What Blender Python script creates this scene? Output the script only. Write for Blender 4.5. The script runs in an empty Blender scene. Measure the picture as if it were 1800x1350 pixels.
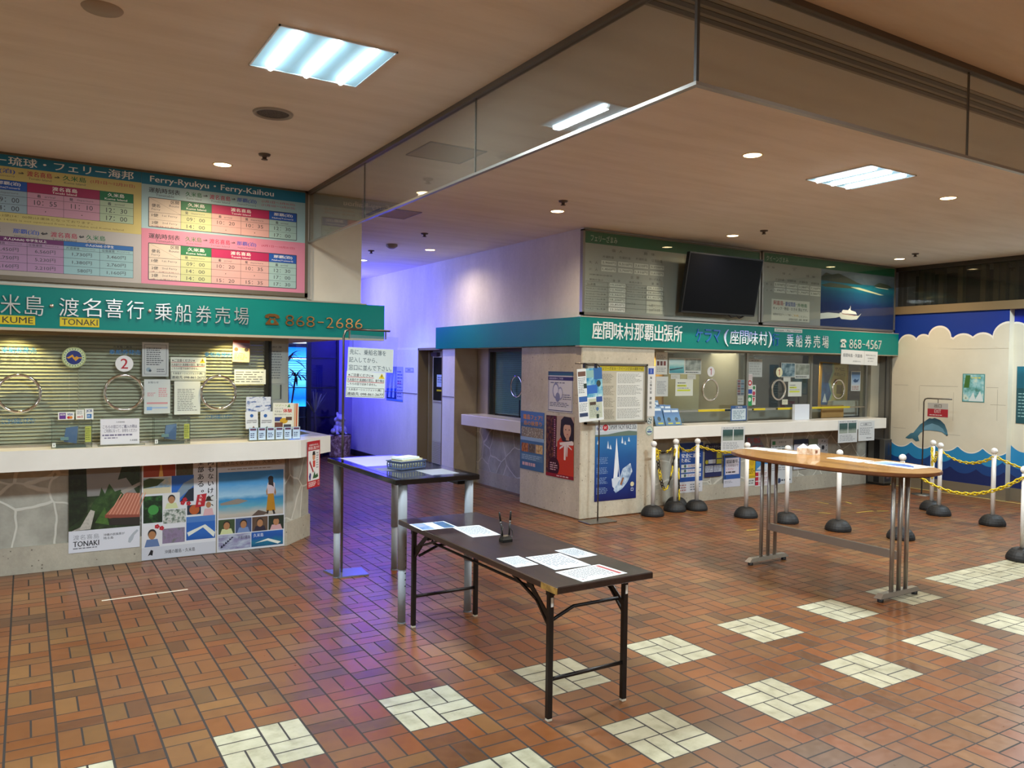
import bpy, math, random
from mathutils import Vector, Matrix
random.seed(7)
SC = bpy.context.scene
COL = SC.collection
PI = math.pi
# ------------------------------------------------------------------ camera
cam_d = bpy.data.cameras.new('camera'); cam = bpy.data.objects.new('camera', cam_d); COL.objects.link(cam)
CR = [[0.851346, -0.524423, 0.013792], [0.000301, 0.026779, 0.999641], [0.524604, 0.851037, -0.022956]]
cam.matrix_world = Matrix(((CR[0][0], CR[1][0], -CR[2][0], -0.7223), (CR[0][1], CR[1][1], -CR[2][1], -3.3305), (CR[0][2], CR[1][2], -CR[2][2], 1.7073), (0, 0, 0, 1)))
cam_d.sensor_width = 36; cam_d.lens = 27.782; cam_d.clip_start = 0.05; cam_d.clip_end = 100
SC.camera = cam
# ------------------------------------------------------------------ view and world
SC.view_settings.view_transform = 'Standard'; SC.view_settings.look = 'None'
SC.view_settings.gamma = 1; SC.view_settings.use_curve_mapping = False
SC.view_settings.exposure = 0.78
SC.cycles.use_denoising = True
SC.cycles.max_bounces = 8; SC.cycles.transparent_max_bounces = 16
SC.cycles.caustics_reflective = False; SC.cycles.caustics_refractive = False
SC.cycles.sample_clamp_indirect = 6
W = bpy.data.worlds.new('night'); SC.world = W; W.use_nodes = True
W.node_tree.nodes['Background'].inputs[0].default_value = (0.9, 0.92, 1.0, 1); W.node_tree.nodes['Background'].inputs[1].default_value = 0.02
# ------------------------------------------------------------------ lamps of the room
def area(name, loc, size, power, color, rot=(0, 0, 0), sy=None, shape=None, spread=PI):
    d = bpy.data.lights.new(name, 'AREA'); d.energy = power; d.color = color; d.size = size
    d.shape = shape or ('RECTANGLE' if sy else 'SQUARE')
    if sy: d.size_y = sy
    d.spread = spread
    o = bpy.data.objects.new(name, d); o.location = loc; o.rotation_euler = rot; COL.objects.link(o); return o
def spot(name, loc, power, color, angle, target=None, radius=0.03, blend=0.6):
    d = bpy.data.lights.new(name, 'SPOT'); d.energy = power; d.color = color; d.spot_size = math.radians(angle); d.spot_blend = blend; d.shadow_soft_size = radius
    o = bpy.data.objects.new(name, d); o.location = loc; COL.objects.link(o)
    if target: o.rotation_euler = (Vector(target) - Vector(loc)).to_track_quat('-Z', 'Y').to_euler()
    return o
WARM = (1.0, 0.80, 0.56); COOL = (0.75, 0.9, 1.0); BLUE = (0.10, 0.12, 1.0)
CEIL = 3.25
TROFFERS = [(0.555, 0.62), (4.95, 0.62), (9.35, 0.62), (0.555, -4.6), (4.95, -4.6), (-3.9, 0.62), (-3.9, -4.6)]  # first two in view; the rest added unseen to light the foreground
DOWN = [(0.592, 3.16), (3.78, 3.16), (6.25, 3.16), (9.5, 3.16), (3.74, 0.65), (6.25, 0.65), (3.906, 6.32), (7.9, -2.2), (3.0, -2.6), (-2.6, 3.16), (-1.9, -1.9), (1.6, -6.2)]
for x, y in TROFFERS:
    for k in (-1, 0, 1): area('troffer_light', (x + k * 0.19, y, CEIL - 0.026), 0.04, 27, COOL, (0, 0, 0), 0.5)
for x, y in DOWN:
    spot('downlight_beam', (x, y, CEIL - 0.02), (42 if y > 6 else 60) if y > 3 else 80, WARM, 160, (x, y, 0), 0.05, 0.9)
spot('corridor_downlight_beam', (3.56, 7.9, CEIL - 0.02), 60, (0.38, 0.68, 1.0), 95, (3.9, 7.9, 0), 0.05, 0.9)
# blue display light of the corridor behind the left counter
area('blue_display_light', (3.35, 9.6, 2.75), 0.5, 85, (0.05, 0.05, 1.0), (0, math.radians(-92), math.radians(12)), 0.7)
area('lavender_fill_light', (2.15, 8.0, 2.45), 1.2, 36, (0.34, 0.37, 1.0), (0, math.radians(-62), 0), 1.8)  # unseen fill added to give the passage wall its lavender tone
# small spots in the soffits above the ticket windows
for x, y, tx in ((-0.80, 3.84, -0.80), (0.83, 3.84, 0.83)):
    spot('soffit_spot_beam', (x, y, 1.93), 13, (1.0, 0.80, 0.34), 110, (tx, 4.1, 1.2), 0.012, 0.6)
for x in (6.05, 7.35, 9.2):
    spot('soffit_spot_beam', (x, 4.22, 1.93), 26, (1.0, 0.82, 0.42), 95, (x, 4.75, 1.2), 0.012, 0.6)
area('booth_fill_light', (7.8, 5.2, 1.94), 2.5, 14, (1.0, 0.92, 0.78), (0, 0, 0), 0.5)  # added fill that brightens the booth interior, no fitting belongs to it
# ------------------------------------------------------------------ materials
def hexc(h):
    h = h.lstrip('#'); v = [int(h[i:i + 2], 16) / 255 for i in (0, 2, 4)]
    return tuple(c / 12.92 if c <= 0.04045 else ((c + 0.055) / 1.055) ** 2.4 for c in v) + (1,)
_M = {}
def pm(hx, rough=0.5, metal=0.0, spec=0.5, coat=0.0):
    k = (hx, rough, metal, spec, coat)
    if k in _M: return _M[k]
    m = bpy.data.materials.new('paint_' + hx.strip('#')); m.use_nodes = True
    b = m.node_tree.nodes['Principled BSDF']
    b.inputs['Base Color'].default_value = hexc(hx); b.inputs['Roughness'].default_value = rough
    b.inputs['Metallic'].default_value = metal; b.inputs['Specular IOR Level'].default_value = spec
    b.inputs['Coat Weight'].default_value = coat; b.inputs['Coat Roughness'].default_value = 0.08
    _M[k] = m; return m
def em(hx, s):
    k = ('e', hx, s)
    if k in _M: return _M[k]
    m = bpy.data.materials.new('lamp_' + hx.strip('#')); m.use_nodes = True
    b = m.node_tree.nodes['Principled BSDF']
    b.inputs['Base Color'].default_value = hexc(hx); b.inputs['Emission Color'].default_value = hexc(hx); b.inputs['Emission Strength'].default_value = s
    _M[k] = m; return m
class NT:
    def __init__(s, name):
        s.m = bpy.data.materials.new(name); s.m.use_nodes = True; s.t = s.m.node_tree; s.b = s.t.nodes['Principled BSDF']
    def n(s, typ, **kw):
        nd = s.t.nodes.new(typ)
        for k, v in kw.items():
            if k.startswith('i_'):
                key = k[2:]
                nd.inputs[int(key) if key.isdigit() else key.replace('_', ' ')].default_value = v
            else: setattr(nd, k, v)
        return nd
    def l(s, a, b): s.t.links.new(a, b)
    def math(s, op, a, b=None, c=None):
        nd = s.n('ShaderNodeMath', operation=op)
        for i, v in enumerate((a, b, c)):
            if v is None: continue
            if isinstance(v, (int, float)): nd.inputs[i].default_value = v
            else: s.l(v, nd.inputs[i])
        return nd.outputs[0]
    def mix(s, f, a, b, blend='MIX'):
        nd = s.n('ShaderNodeMix', data_type='RGBA', blend_type=blend)
        for sock, v in ((nd.inputs[0], f), (nd.inputs[6], a), (nd.inputs[7], b)):
            if isinstance(v, (int, float)): sock.default_value = v
            elif isinstance(v, tuple): sock.default_value = v
            else: s.l(v, sock)
        return nd.outputs[2]
    def ramp(s, f, stops, interp='LINEAR'):
        nd = s.n('ShaderNodeValToRGB'); cr = nd.color_ramp; cr.interpolation = interp
        while len(cr.elements) < len(stops): cr.elements.new(0.5)
        for e, (p, c) in zip(cr.elements, stops): e.position = p; e.color = hexc(c) if isinstance(c, str) else c
        s.l(f, nd.inputs[0]); return nd.outputs[0]
    def noise(s, scale, detail=4, rough=0.55, vec=None, dist=0):
        nd = s.n('ShaderNodeTexNoise'); nd.inputs['Scale'].default_value = scale; nd.inputs['Detail'].default_value = detail
        nd.inputs['Roughness'].default_value = rough; nd.inputs['Distortion'].default_value = dist
        s.l(vec if vec is not None else s.obj(), nd.inputs['Vector']); return nd.outputs['Fac']
    def obj(s):
        if not hasattr(s, '_o'): s._o = s.n('ShaderNodeTexCoord').outputs['Object']
        return s._o
    def mapped(s, scale=(1, 1, 1), loc=(0, 0, 0)):
        nd = s.n('ShaderNodeMapping'); nd.inputs['Scale'].default_value = scale; nd.inputs['Location'].default_value = loc
        s.l(s.obj(), nd.inputs['Vector']); return nd.outputs['Vector']
    def bump(s, h, strength=0.3, dist=0.01):
        nd = s.n('ShaderNodeBump'); nd.inputs['Strength'].default_value = strength; nd.inputs['Distance'].default_value = dist
        s.l(h, nd.inputs['Height']); s.l(nd.outputs['Normal'], s.b.inputs['Normal'])
    def col(s, c): s.l(c, s.b.inputs['Base Color'])
    def rough(s, v):
        if isinstance(v, (int, float)): s.b.inputs['Roughness'].default_value = v
        else: s.l(v, s.b.inputs['Roughness'])
def mottled(name, stops, scale=6, rough=0.6, vscale=(1, 1, 1), bump=0.0, detail=6, metal=0.0):
    k = ('mot', name)
    if k in _M: return _M[k]
    n = NT(name); f = n.noise(scale, detail, 0.6, n.mapped(vscale))
    n.col(n.ramp(f, stops)); n.rough(rough); n.b.inputs['Metallic'].default_value = metal
    if bump: n.bump(f, bump, 0.01)
    _M[k] = n.m; return n.m
def m_floor():
    n = NT('quarry_tile_basket_weave')
    sep = n.n('ShaderNodeSeparateXYZ'); n.l(n.obj(), sep.inputs[0])
    u = n.math('DIVIDE', sep.outputs[0], 0.2); v = n.math('DIVIDE', sep.outputs[1], 0.2)
    iu = n.math('FLOOR', u); iv = n.math('FLOOR', v); fu = n.math('SUBTRACT', u, iu); fv = n.math('SUBTRACT', v, iv)
    par = n.math('FLOORED_MODULO', n.math('ADD', iu, iv), 2.0)       # 1: bricks run along x, 0: along y
    # split coordinate
    s_ = n.math('ADD', n.math('MULTIPLY', fv, par), n.math('MULTIPLY', fu, n.math('SUBTRACT', 1.0, par)))
    half = n.math('GREATER_THAN', s_, 0.5)
    def edge(f): return n.math('MINIMUM', f, n.math('SUBTRACT', 1.0, f))
    eu = n.math('LESS_THAN', edge(fu), 0.026); ev = n.math('LESS_THAN', edge(fv), 0.018)
    es = n.math('LESS_THAN', n.math('ABSOLUTE', n.math('SUBTRACT', s_, 0.5)), 0.022)
    grout = n.math('MAXIMUM', n.math('MAXIMUM', eu, ev), es)
    cb = n.n('ShaderNodeCombineXYZ'); n.l(iu, cb.inputs[0]); n.l(iv, cb.inputs[1]); n.l(half, cb.inputs[2])
    wn = n.n('ShaderNodeTexWhiteNoise', noise_dimensions='3D'); n.l(cb.outputs[0], wn.inputs['Vector'])
    brick = n.ramp(wn.outputs['Value'], [(0.0, '#7a4f37'), (0.08, '#6f4c38'), (0.1, '#8f6a4a'), (0.3, '#9a5f3e'), (0.5, '#96552f'), (0.62, '#a8623a'), (0.8, '#95674a'), (0.9, '#a7764f'), (0.96, '#6b5344'), (1.0, '#8a4a33')])
    big = n.noise(0.45, 3, 0.5)
    fine = n.noise(22, 5, 0.6)
    brick = n.mix(0.20, brick, n.ramp(fine, [(0.3, '#6d4026'), (0.7, '#b2794f')]))
    brick = n.mix(n.math('MULTIPLY', big, 0.12), brick, hexc('#8c4a35'))
    brick = n.mix(1.0, brick, (0.66, 0.68, 0.50, 1), 'MULTIPLY')
    # cream panels
    p4 = n.math('FLOORED_MODULO', iu, 4.0); inu = n.math('LESS_THAN', p4, 1.5)
    def between(x, a, b): return n.math('MULTIPLY', n.math('GREATER_THAN', x, a - 0.5), n.math('LESS_THAN', x, b + 0.5))
    lim = n.math('LESS_THAN', iu, 28.5)
    rowp = between(iv, 0, 1); rowq = between(iv, -4, -3)
    strip = n.math('MULTIPLY', n.math('GREATER_THAN', iu, 28.5), rowp)
    cream = n.math('MAXIMUM', n.math('MULTIPLY', n.math('MULTIPLY', inu, lim), n.math('MAXIMUM', rowp, n.math('MULTIPLY', rowq, n.math('GREATER_THAN', iu, 3.5)))), strip)
    crm = n.ramp(n.noise(9, 5, 0.65), [(0.3, '#9c967a'), (0.5, '#b9b498'), (0.7, '#c6c1a6')])
    c = n.mix(cream, brick, crm)
    dirt = n.ramp(n.noise(1.7, 6, 0.6), [(0.35, (0.75, 0.75, 0.75, 1)), (0.65, (1, 1, 1, 1))])
    c = n.mix(1.0, c, dirt, 'MULTIPLY')
    c = n.mix(grout, c, hexc('#241f1b'))
    n.col(c)
    n.rough(n.math('ADD', n.math('MULTIPLY', grout, 0.4), n.math('ADD', 0.22, n.math('MULTIPLY', fine, 0.18))))
    n.b.inputs['Specular IOR Level'].default_value = 0.55
    tilt = n.math('MULTIPLY', wn.outputs['Value'], 0.15)
    n.bump(n.math('SUBTRACT', n.math('ADD', n.math('MULTIPLY', fine, 0.12), tilt), grout), 0.35, 0.004)
    return n.m
def m_ceiling():
    n = NT('board_marked_ceiling')
    a = n.noise(3.0, 6, 0.62, n.mapped((0.35, 2.2, 1))); b = n.noise(0.5, 4, 0.5)
    c = n.mix(0.5, n.ramp(a, [(0.3, '#dcd5ca'), (0.6, '#f2ede5')]), n.ramp(b, [(0.3, '#ddd6cb'), (0.7, '#f2ede5')]))
    n.col(c); n.rough(0.85); n.bump(a, 0.25, 0.01); return n.m
def m_concrete(name, lo, hi, pore=True):
    n = NT(name)
    a = n.noise(2.2, 7, 0.65, n.mapped((1.4, 1.4, 0.6))); f = n.noise(30, 5, 0.7)
    c = n.mix(0.35, n.ramp(a, [(0.3, lo), (0.68, hi)]), n.ramp(f, [(0.3, lo), (0.7, hi)]))
    if pore:
        v = n.n('ShaderNodeTexVoronoi'); v.inputs['Scale'].default_value = 26; n.l(n.obj(), v.inputs['Vector'])
        w = n.n('ShaderNodeTexWhiteNoise', noise_dimensions='3D'); n.l(v.outputs['Position'], w.inputs['Vector'])
        pit = n.math('MULTIPLY', n.math('LESS_THAN', v.outputs['Distance'], 0.16), n.math('GREATER_THAN', w.outputs['Value'], 0.72))
        c = n.mix(n.math('MULTIPLY', pit, 0.75), c, hexc('#4d4337')); n.bump(n.math('SUBTRACT', f, pit), 0.35, 0.006)
    else: n.bump(f, 0.15, 0.004)
    n.col(c); n.rough(0.8); return n.m
def m_crazy(name, loc):
    n = NT(name)
    vec = n.mapped((1, 1, 1), loc)
    w = n.n('ShaderNodeTexNoise'); w.inputs['Scale'].default_value = 3.0; n.l(vec, w.inputs['Vector'])
    wv = n.n('ShaderNodeMix', data_type='VECTOR'); wv.inputs[0].default_value = 0.09; n.l(vec, wv.inputs[4]); n.l(w.outputs['Color'], wv.inputs[5])
    v = n.n('ShaderNodeTexVoronoi', feature='DISTANCE_TO_EDGE'); v.inputs['Scale'].default_value = 3.3; n.l(wv.outputs[1], v.inputs['Vector'])
    v2 = n.n('ShaderNodeTexVoronoi', feature='F1'); v2.inputs['Scale'].default_value = 3.3; n.l(wv.outputs[1], v2.inputs['Vector'])
    line = n.ramp(v.outputs['Distance'], [(0.0, (1, 1, 1, 1)), (0.016, (1, 1, 1, 1)), (0.026, (0, 0, 0, 1))])
    a = n.noise(5, 6, 0.6)
    stone = n.ramp(a, [(0.3, '#8d897c'), (0.7, '#b9b5a6')])
    bw = n.n('ShaderNodeRGBToBW'); n.l(v2.outputs['Color'], bw.inputs[0])
    stone = n.mix(0.22, stone, n.ramp(bw.outputs[0], [(0.2, '#7d786b'), (0.8, '#c2bfb1')]))
    n.col(n.mix(n.math('MULTIPLY', line, 0.8), stone, hexc('#cfcbbd'))); n.rough(0.75); n.bump(n.math('ADD', line, n.math('MULTIPLY', a, 0.4)), 0.3, 0.006); return n.m
def m_glass(name, tint=(0.9, 0.93, 0.9), dust=0.03, refl=1.0, dustcol='#8a8578'):
    n = NT(name); t = n.t; t.nodes.remove(n.b)
    g = n.n('ShaderNodeNewGeometry'); ior = n.math('ADD', 1.5, n.math('MULTIPLY', g.outputs['Backfacing'], 1 / 1.5 - 1.5))
    fr = n.n('ShaderNodeFresnel'); n.l(ior, fr.inputs['IOR'])
    tr = n.n('ShaderNodeBsdfTransparent'); tr.inputs[0].default_value = tint + (1,)
    gl = n.n('ShaderNodeBsdfAnisotropic'); gl.inputs['Roughness'].default_value = 0.02
    df = n.n('ShaderNodeBsdfDiffuse'); df.inputs[0].default_value = hexc(dustcol)
    m1 = n.n('ShaderNodeMixShader'); m1.inputs[0].default_value = dust; n.l(tr.outputs[0], m1.inputs[1]); n.l(df.outputs[0], m1.inputs[2])
    m2 = n.n('ShaderNodeMixShader'); n.l(n.math('MULTIPLY', fr.outputs[0], refl), m2.inputs[0]); n.l(m1.outputs[0], m2.inputs[1]); n.l(gl.outputs[0], m2.inputs[2])
    n.l(m2.outputs[0], t.nodes['Material Output'].inputs[0]); return n.m
def m_wood(name, stops, scale=(1, 12, 12), rough=0.35, coat=0.3):
    n = NT(name); a = n.noise(3, 6, 0.6, n.mapped(scale), 0.4)
    n.col(n.ramp(a, stops)); n.rough(rough); n.b.inputs['Coat Weight'].default_value = coat; return n.m
def grad(name, stops, axis=2, nscale=8, namt=0.25, rough=0.4, vscale=(1, 1, 1)):
    """printed picture: colours along one axis of the sheet, broken up by noise (object coordinates, metres)"""
    k = ('gr', name)
    if k in _M: return _M[k]
    n = NT('print_' + name); sep = n.n('ShaderNodeSeparateXYZ'); n.l(n.obj(), sep.inputs[0])
    nz = n.noise(nscale, 6, 0.65, n.mapped(vscale))
    lo, hi = stops[0][0], stops[-1][0]
    f = n.math('ADD', sep.outputs[axis], n.math('MULTIPLY', n.math('SUBTRACT', nz, 0.5), namt))
    f = n.math('DIVIDE', n.math('SUBTRACT', f, lo), hi - lo)
    n.col(n.ramp(f, [((p - lo) / (hi - lo), c) for p, c in stops])); n.rough(rough); _M[k] = n.m; return n.m
def multi(name, cols, scale=20, rough=0.4, vscale=(1, 1, 1)):
    """printed picture of busy small patches"""
    st = [(0.28 + 0.44 * i / max(1, len(cols) - 1), c) for i, c in enumerate(cols)]
    return mottled('print_' + name, st, scale, rough, vscale, 0, 5)
STEEL = pm('#b9b7b2', 0.22, 1.0); CHROME = pm('#e4e2de', 0.08, 1.0); DKSTEEL = pm('#6f6a63', 0.3, 1.0)
WHITE = pm('#e8e6df', 0.5); PAPER = pm('#ecebe4', 0.6); BLACK = pm('#15130f', 0.4)
GLASS = m_glass('window_glass', (0.93, 0.95, 0.92), 0.015)
SMOKE = m_glass('dusty_screen_glass', (0.80, 0.82, 0.80), 0.06, 1.25)
ACRYL = m_glass('clear_acrylic', (0.9, 0.94, 0.93), 0.06)
VINYL = m_glass('vinyl_sheet', (0.94, 0.95, 0.96), 0.10, 1.0, '#b6b9c8')
# ------------------------------------------------------------------ mesh builders
class MB:
    def __init__(s): s.v = []; s.f = []; s.mi = []; s.sm = []; s.mats = []
    def m(s, mat):
        if mat not in s.mats: s.mats.append(mat)
        return s.mats.index(mat)
    def add(s, vs, fs, mat, smooth=False, mx=None):
        b = len(s.v); k = s.m(mat)
        s.v += [tuple(mx @ Vector(p)) if mx else tuple(p) for p in vs]
        for f in fs: s.f.append([b + i for i in f]); s.mi.append(k); s.sm.append(smooth)
    def box(s, x0, y0, z0, x1, y1, z1, mat, mx=None, bev=0.0):
        if bev <= 0:
            vs = [(x, y, z) for z in (z0, z1) for y in (y0, y1) for x in (x0, x1)]
            s.add(vs, [(0, 2, 3, 1), (4, 5, 7, 6), (0, 1, 5, 4), (2, 6, 7, 3), (0, 4, 6, 2), (1, 3, 7, 5)], mat, False, mx); return
        b = min(bev, (x1 - x0) / 2.01, (y1 - y0) / 2.01, (z1 - z0) / 2.01)
        rings = []
        for z, i in ((z0, b), (z0 + b, 0), (z1 - b, 0), (z1, b)):
            xa, xb, ya, yb = x0 + i, x1 - i, y0 + i, y1 - i
            rings.append([(xa + b, ya, z), (xb - b, ya, z), (xb, ya + b, z), (xb, yb - b, z), (xb - b, yb, z), (xa + b, yb, z), (xa, yb - b, z), (xa, ya + b, z)])
        vs = [p for r in rings for p in r]; fs = [tuple(range(7, -1, -1)), tuple(range(24, 32))]
        for r in range(3):
            for i in range(8): j = (i + 1) % 8; fs.append((r * 8 + i, r * 8 + j, r * 8 + 8 + j, r * 8 + 8 + i))
        s.add(vs, fs, mat, False, mx)
    def prism(s, pts, z0, z1, mat, mx=None, mat_side=None):
        n = len(pts); a = sum(pts[i][0] * pts[(i + 1) % n][1] - pts[(i + 1) % n][0] * pts[i][1] for i in range(n))
        if a < 0: pts = pts[::-1]
        vs = [(x, y, z0) for x, y in pts] + [(x, y, z1) for x, y in pts]
        s.add(vs, [tuple(range(n - 1, -1, -1)), tuple(range(n, 2 * n))], mat, False, mx)
        s.add(vs, [(i, (i + 1) % n, n + (i + 1) % n, n + i) for i in range(n)], mat_side or mat, False, mx)
    def lathe(s, prof, mat, seg=20, mx=None, smooth=True, cap=True):
        vs = []; fs = []
        for r, z in prof:
            for i in range(seg): a = 2 * PI * i / seg; vs.append((r * math.cos(a), r * math.sin(a), z))
        for k in range(len(prof) - 1):
            for i in range(seg): j = (i + 1) % seg; fs.append((k * seg + i, k * seg + j, (k + 1) * seg + j, (k + 1) * seg + i))
        s.add(vs, fs, mat, smooth, mx)
        if cap:
            L = len(prof) - 1
            s.add(vs, [tuple(range(seg - 1, -1, -1)), tuple(range(L * seg, L * seg + seg))], mat, False, mx)
    def tube(s, pts, r, mat, seg=8, closed=False, smooth=True, radii=None):
        P = [Vector(p) for p in pts]; n = len(P); vs = []; fs = []; up = None
        for i, p in enumerate(P):
            if closed: t = P[(i + 1) % n] - P[i - 1]
            else: t = P[min(i + 1, n - 1)] - P[max(i - 1, 0)]
            t.normalize()
            if up is None: up = t.orthogonal().normalized()
            up = (up - t * up.dot(t)); up = up.normalized() if up.length > 1e-6 else t.orthogonal().normalized()
            w = t.cross(up); rr = radii[i] if radii else r
            for k in range(seg): a = 2 * PI * (k + 0.5) / seg; vs.append(tuple(p + up * (math.cos(a) * rr) + w * (math.sin(a) * rr)))
        for i in range(n if closed else n - 1):
            a, b = i * seg, ((i + 1) % n) * seg
            for k in range(seg): j = (k + 1) % seg; fs.append((a + k, a + j, b + j, b + k))
        if not closed: fs += [tuple(range(seg - 1, -1, -1)), tuple(range((n - 1) * seg, n * seg))]
        s.add(vs, fs, mat, smooth)
    def bar(s, p0, p1, w, h, mat, up=(0, 0, 1)):
        p0 = Vector(p0); p1 = Vector(p1); t = (p1 - p0); L = t.length; t.normalize(); up = Vector(up)
        if abs(t.dot(up)) > 0.98: up = Vector((1, 0, 0))
        sd = t.cross(up).normalized(); u2 = sd.cross(t)
        mx = Matrix(((t.x, sd.x, u2.x, p0.x), (t.y, sd.y, u2.y, p0.y), (t.z, sd.z, u2.z, p0.z), (0, 0, 0, 1)))
        s.box(0, -w / 2, -h / 2, L, w / 2, h / 2, mat, mx)
    def ball(s, c, r, mat, seg=14, rings=8, sc=(1, 1, 1), mx=None):
        vs = [(c[0], c[1], c[2] - r * sc[2])]; fs = []
        for k in range(1, rings):
            a = PI * k / rings
            for i in range(seg): b = 2 * PI * i / seg; vs.append((c[0] + r * sc[0] * math.sin(a) * math.cos(b), c[1] + r * sc[1] * math.sin(a) * math.sin(b), c[2] - r * sc[2] * math.cos(a)))
        vs.append((c[0], c[1], c[2] + r * sc[2])); last = len(vs) - 1
        for i in range(seg):
            j = (i + 1) % seg; fs.append((0, 1 + j, 1 + i)); fs.append((last, 1 + (rings - 2) * seg + i, 1 + (rings - 2) * seg + j))
            for k in range(rings - 2): fs.append((1 + k * seg + i, 1 + k * seg + j, 1 + (k + 1) * seg + j, 1 + (k + 1) * seg + i))
        s.add(vs, fs, mat, True, mx)
    def build(s, name, parent=None, label=None, cat=None, group=None, kind=None, origin=None):
        me = bpy.data.meshes.new(name)
        V = [Vector(p) for p in s.v]
        if parent: o0 = parent.matrix_basis.translation.copy() if parent.parent is None else parent.parent.matrix_basis.translation + parent.matrix_basis.translation
        elif origin is not None: o0 = Vector(origin)
        else:
            lo = Vector([min(p[i] for p in V) for i in range(3)]); hi = Vector([max(p[i] for p in V) for i in range(3)])
            o0 = Vector(((lo.x + hi.x) / 2, (lo.y + hi.y) / 2, lo.z))
        me.from_pydata([tuple(p - o0) for p in V], [], s.f)
        for mt in s.mats: me.materials.append(mt)
        me.polygons.foreach_set('material_index', s.mi); me.polygons.foreach_set('use_smooth', s.sm); me.update()
        o = bpy.data.objects.new(name, me); COL.objects.link(o)
        if parent: o.parent = parent
        else: o.location = o0
        tag(o, label, cat, group, kind); return o
def tag(o, label=None, cat=None, group=None, kind=None):
    if label: o['label'] = label
    if cat: o['category'] = cat
    if group: o['group'] = group
    if kind: o['kind'] = kind
def thing(name, loc, label, cat, group=None):
    o = bpy.data.objects.new(name, None); o.empty_display_size = 0.1; o.location = loc; COL.objects.link(o); tag(o, label, cat, group); return o
def copy_thing(root, loc, label=None, group=None):
    r = root.copy(); COL.objects.link(r); r.location = loc
    if label: r['label'] = label
    if group: r['group'] = group
    for ch in root.children:
        c = ch.copy(); COL.objects.link(c); c.parent = r
        for g in ch.children:
            d = g.copy(); COL.objects.link(d); d.parent = c
    return r
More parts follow.
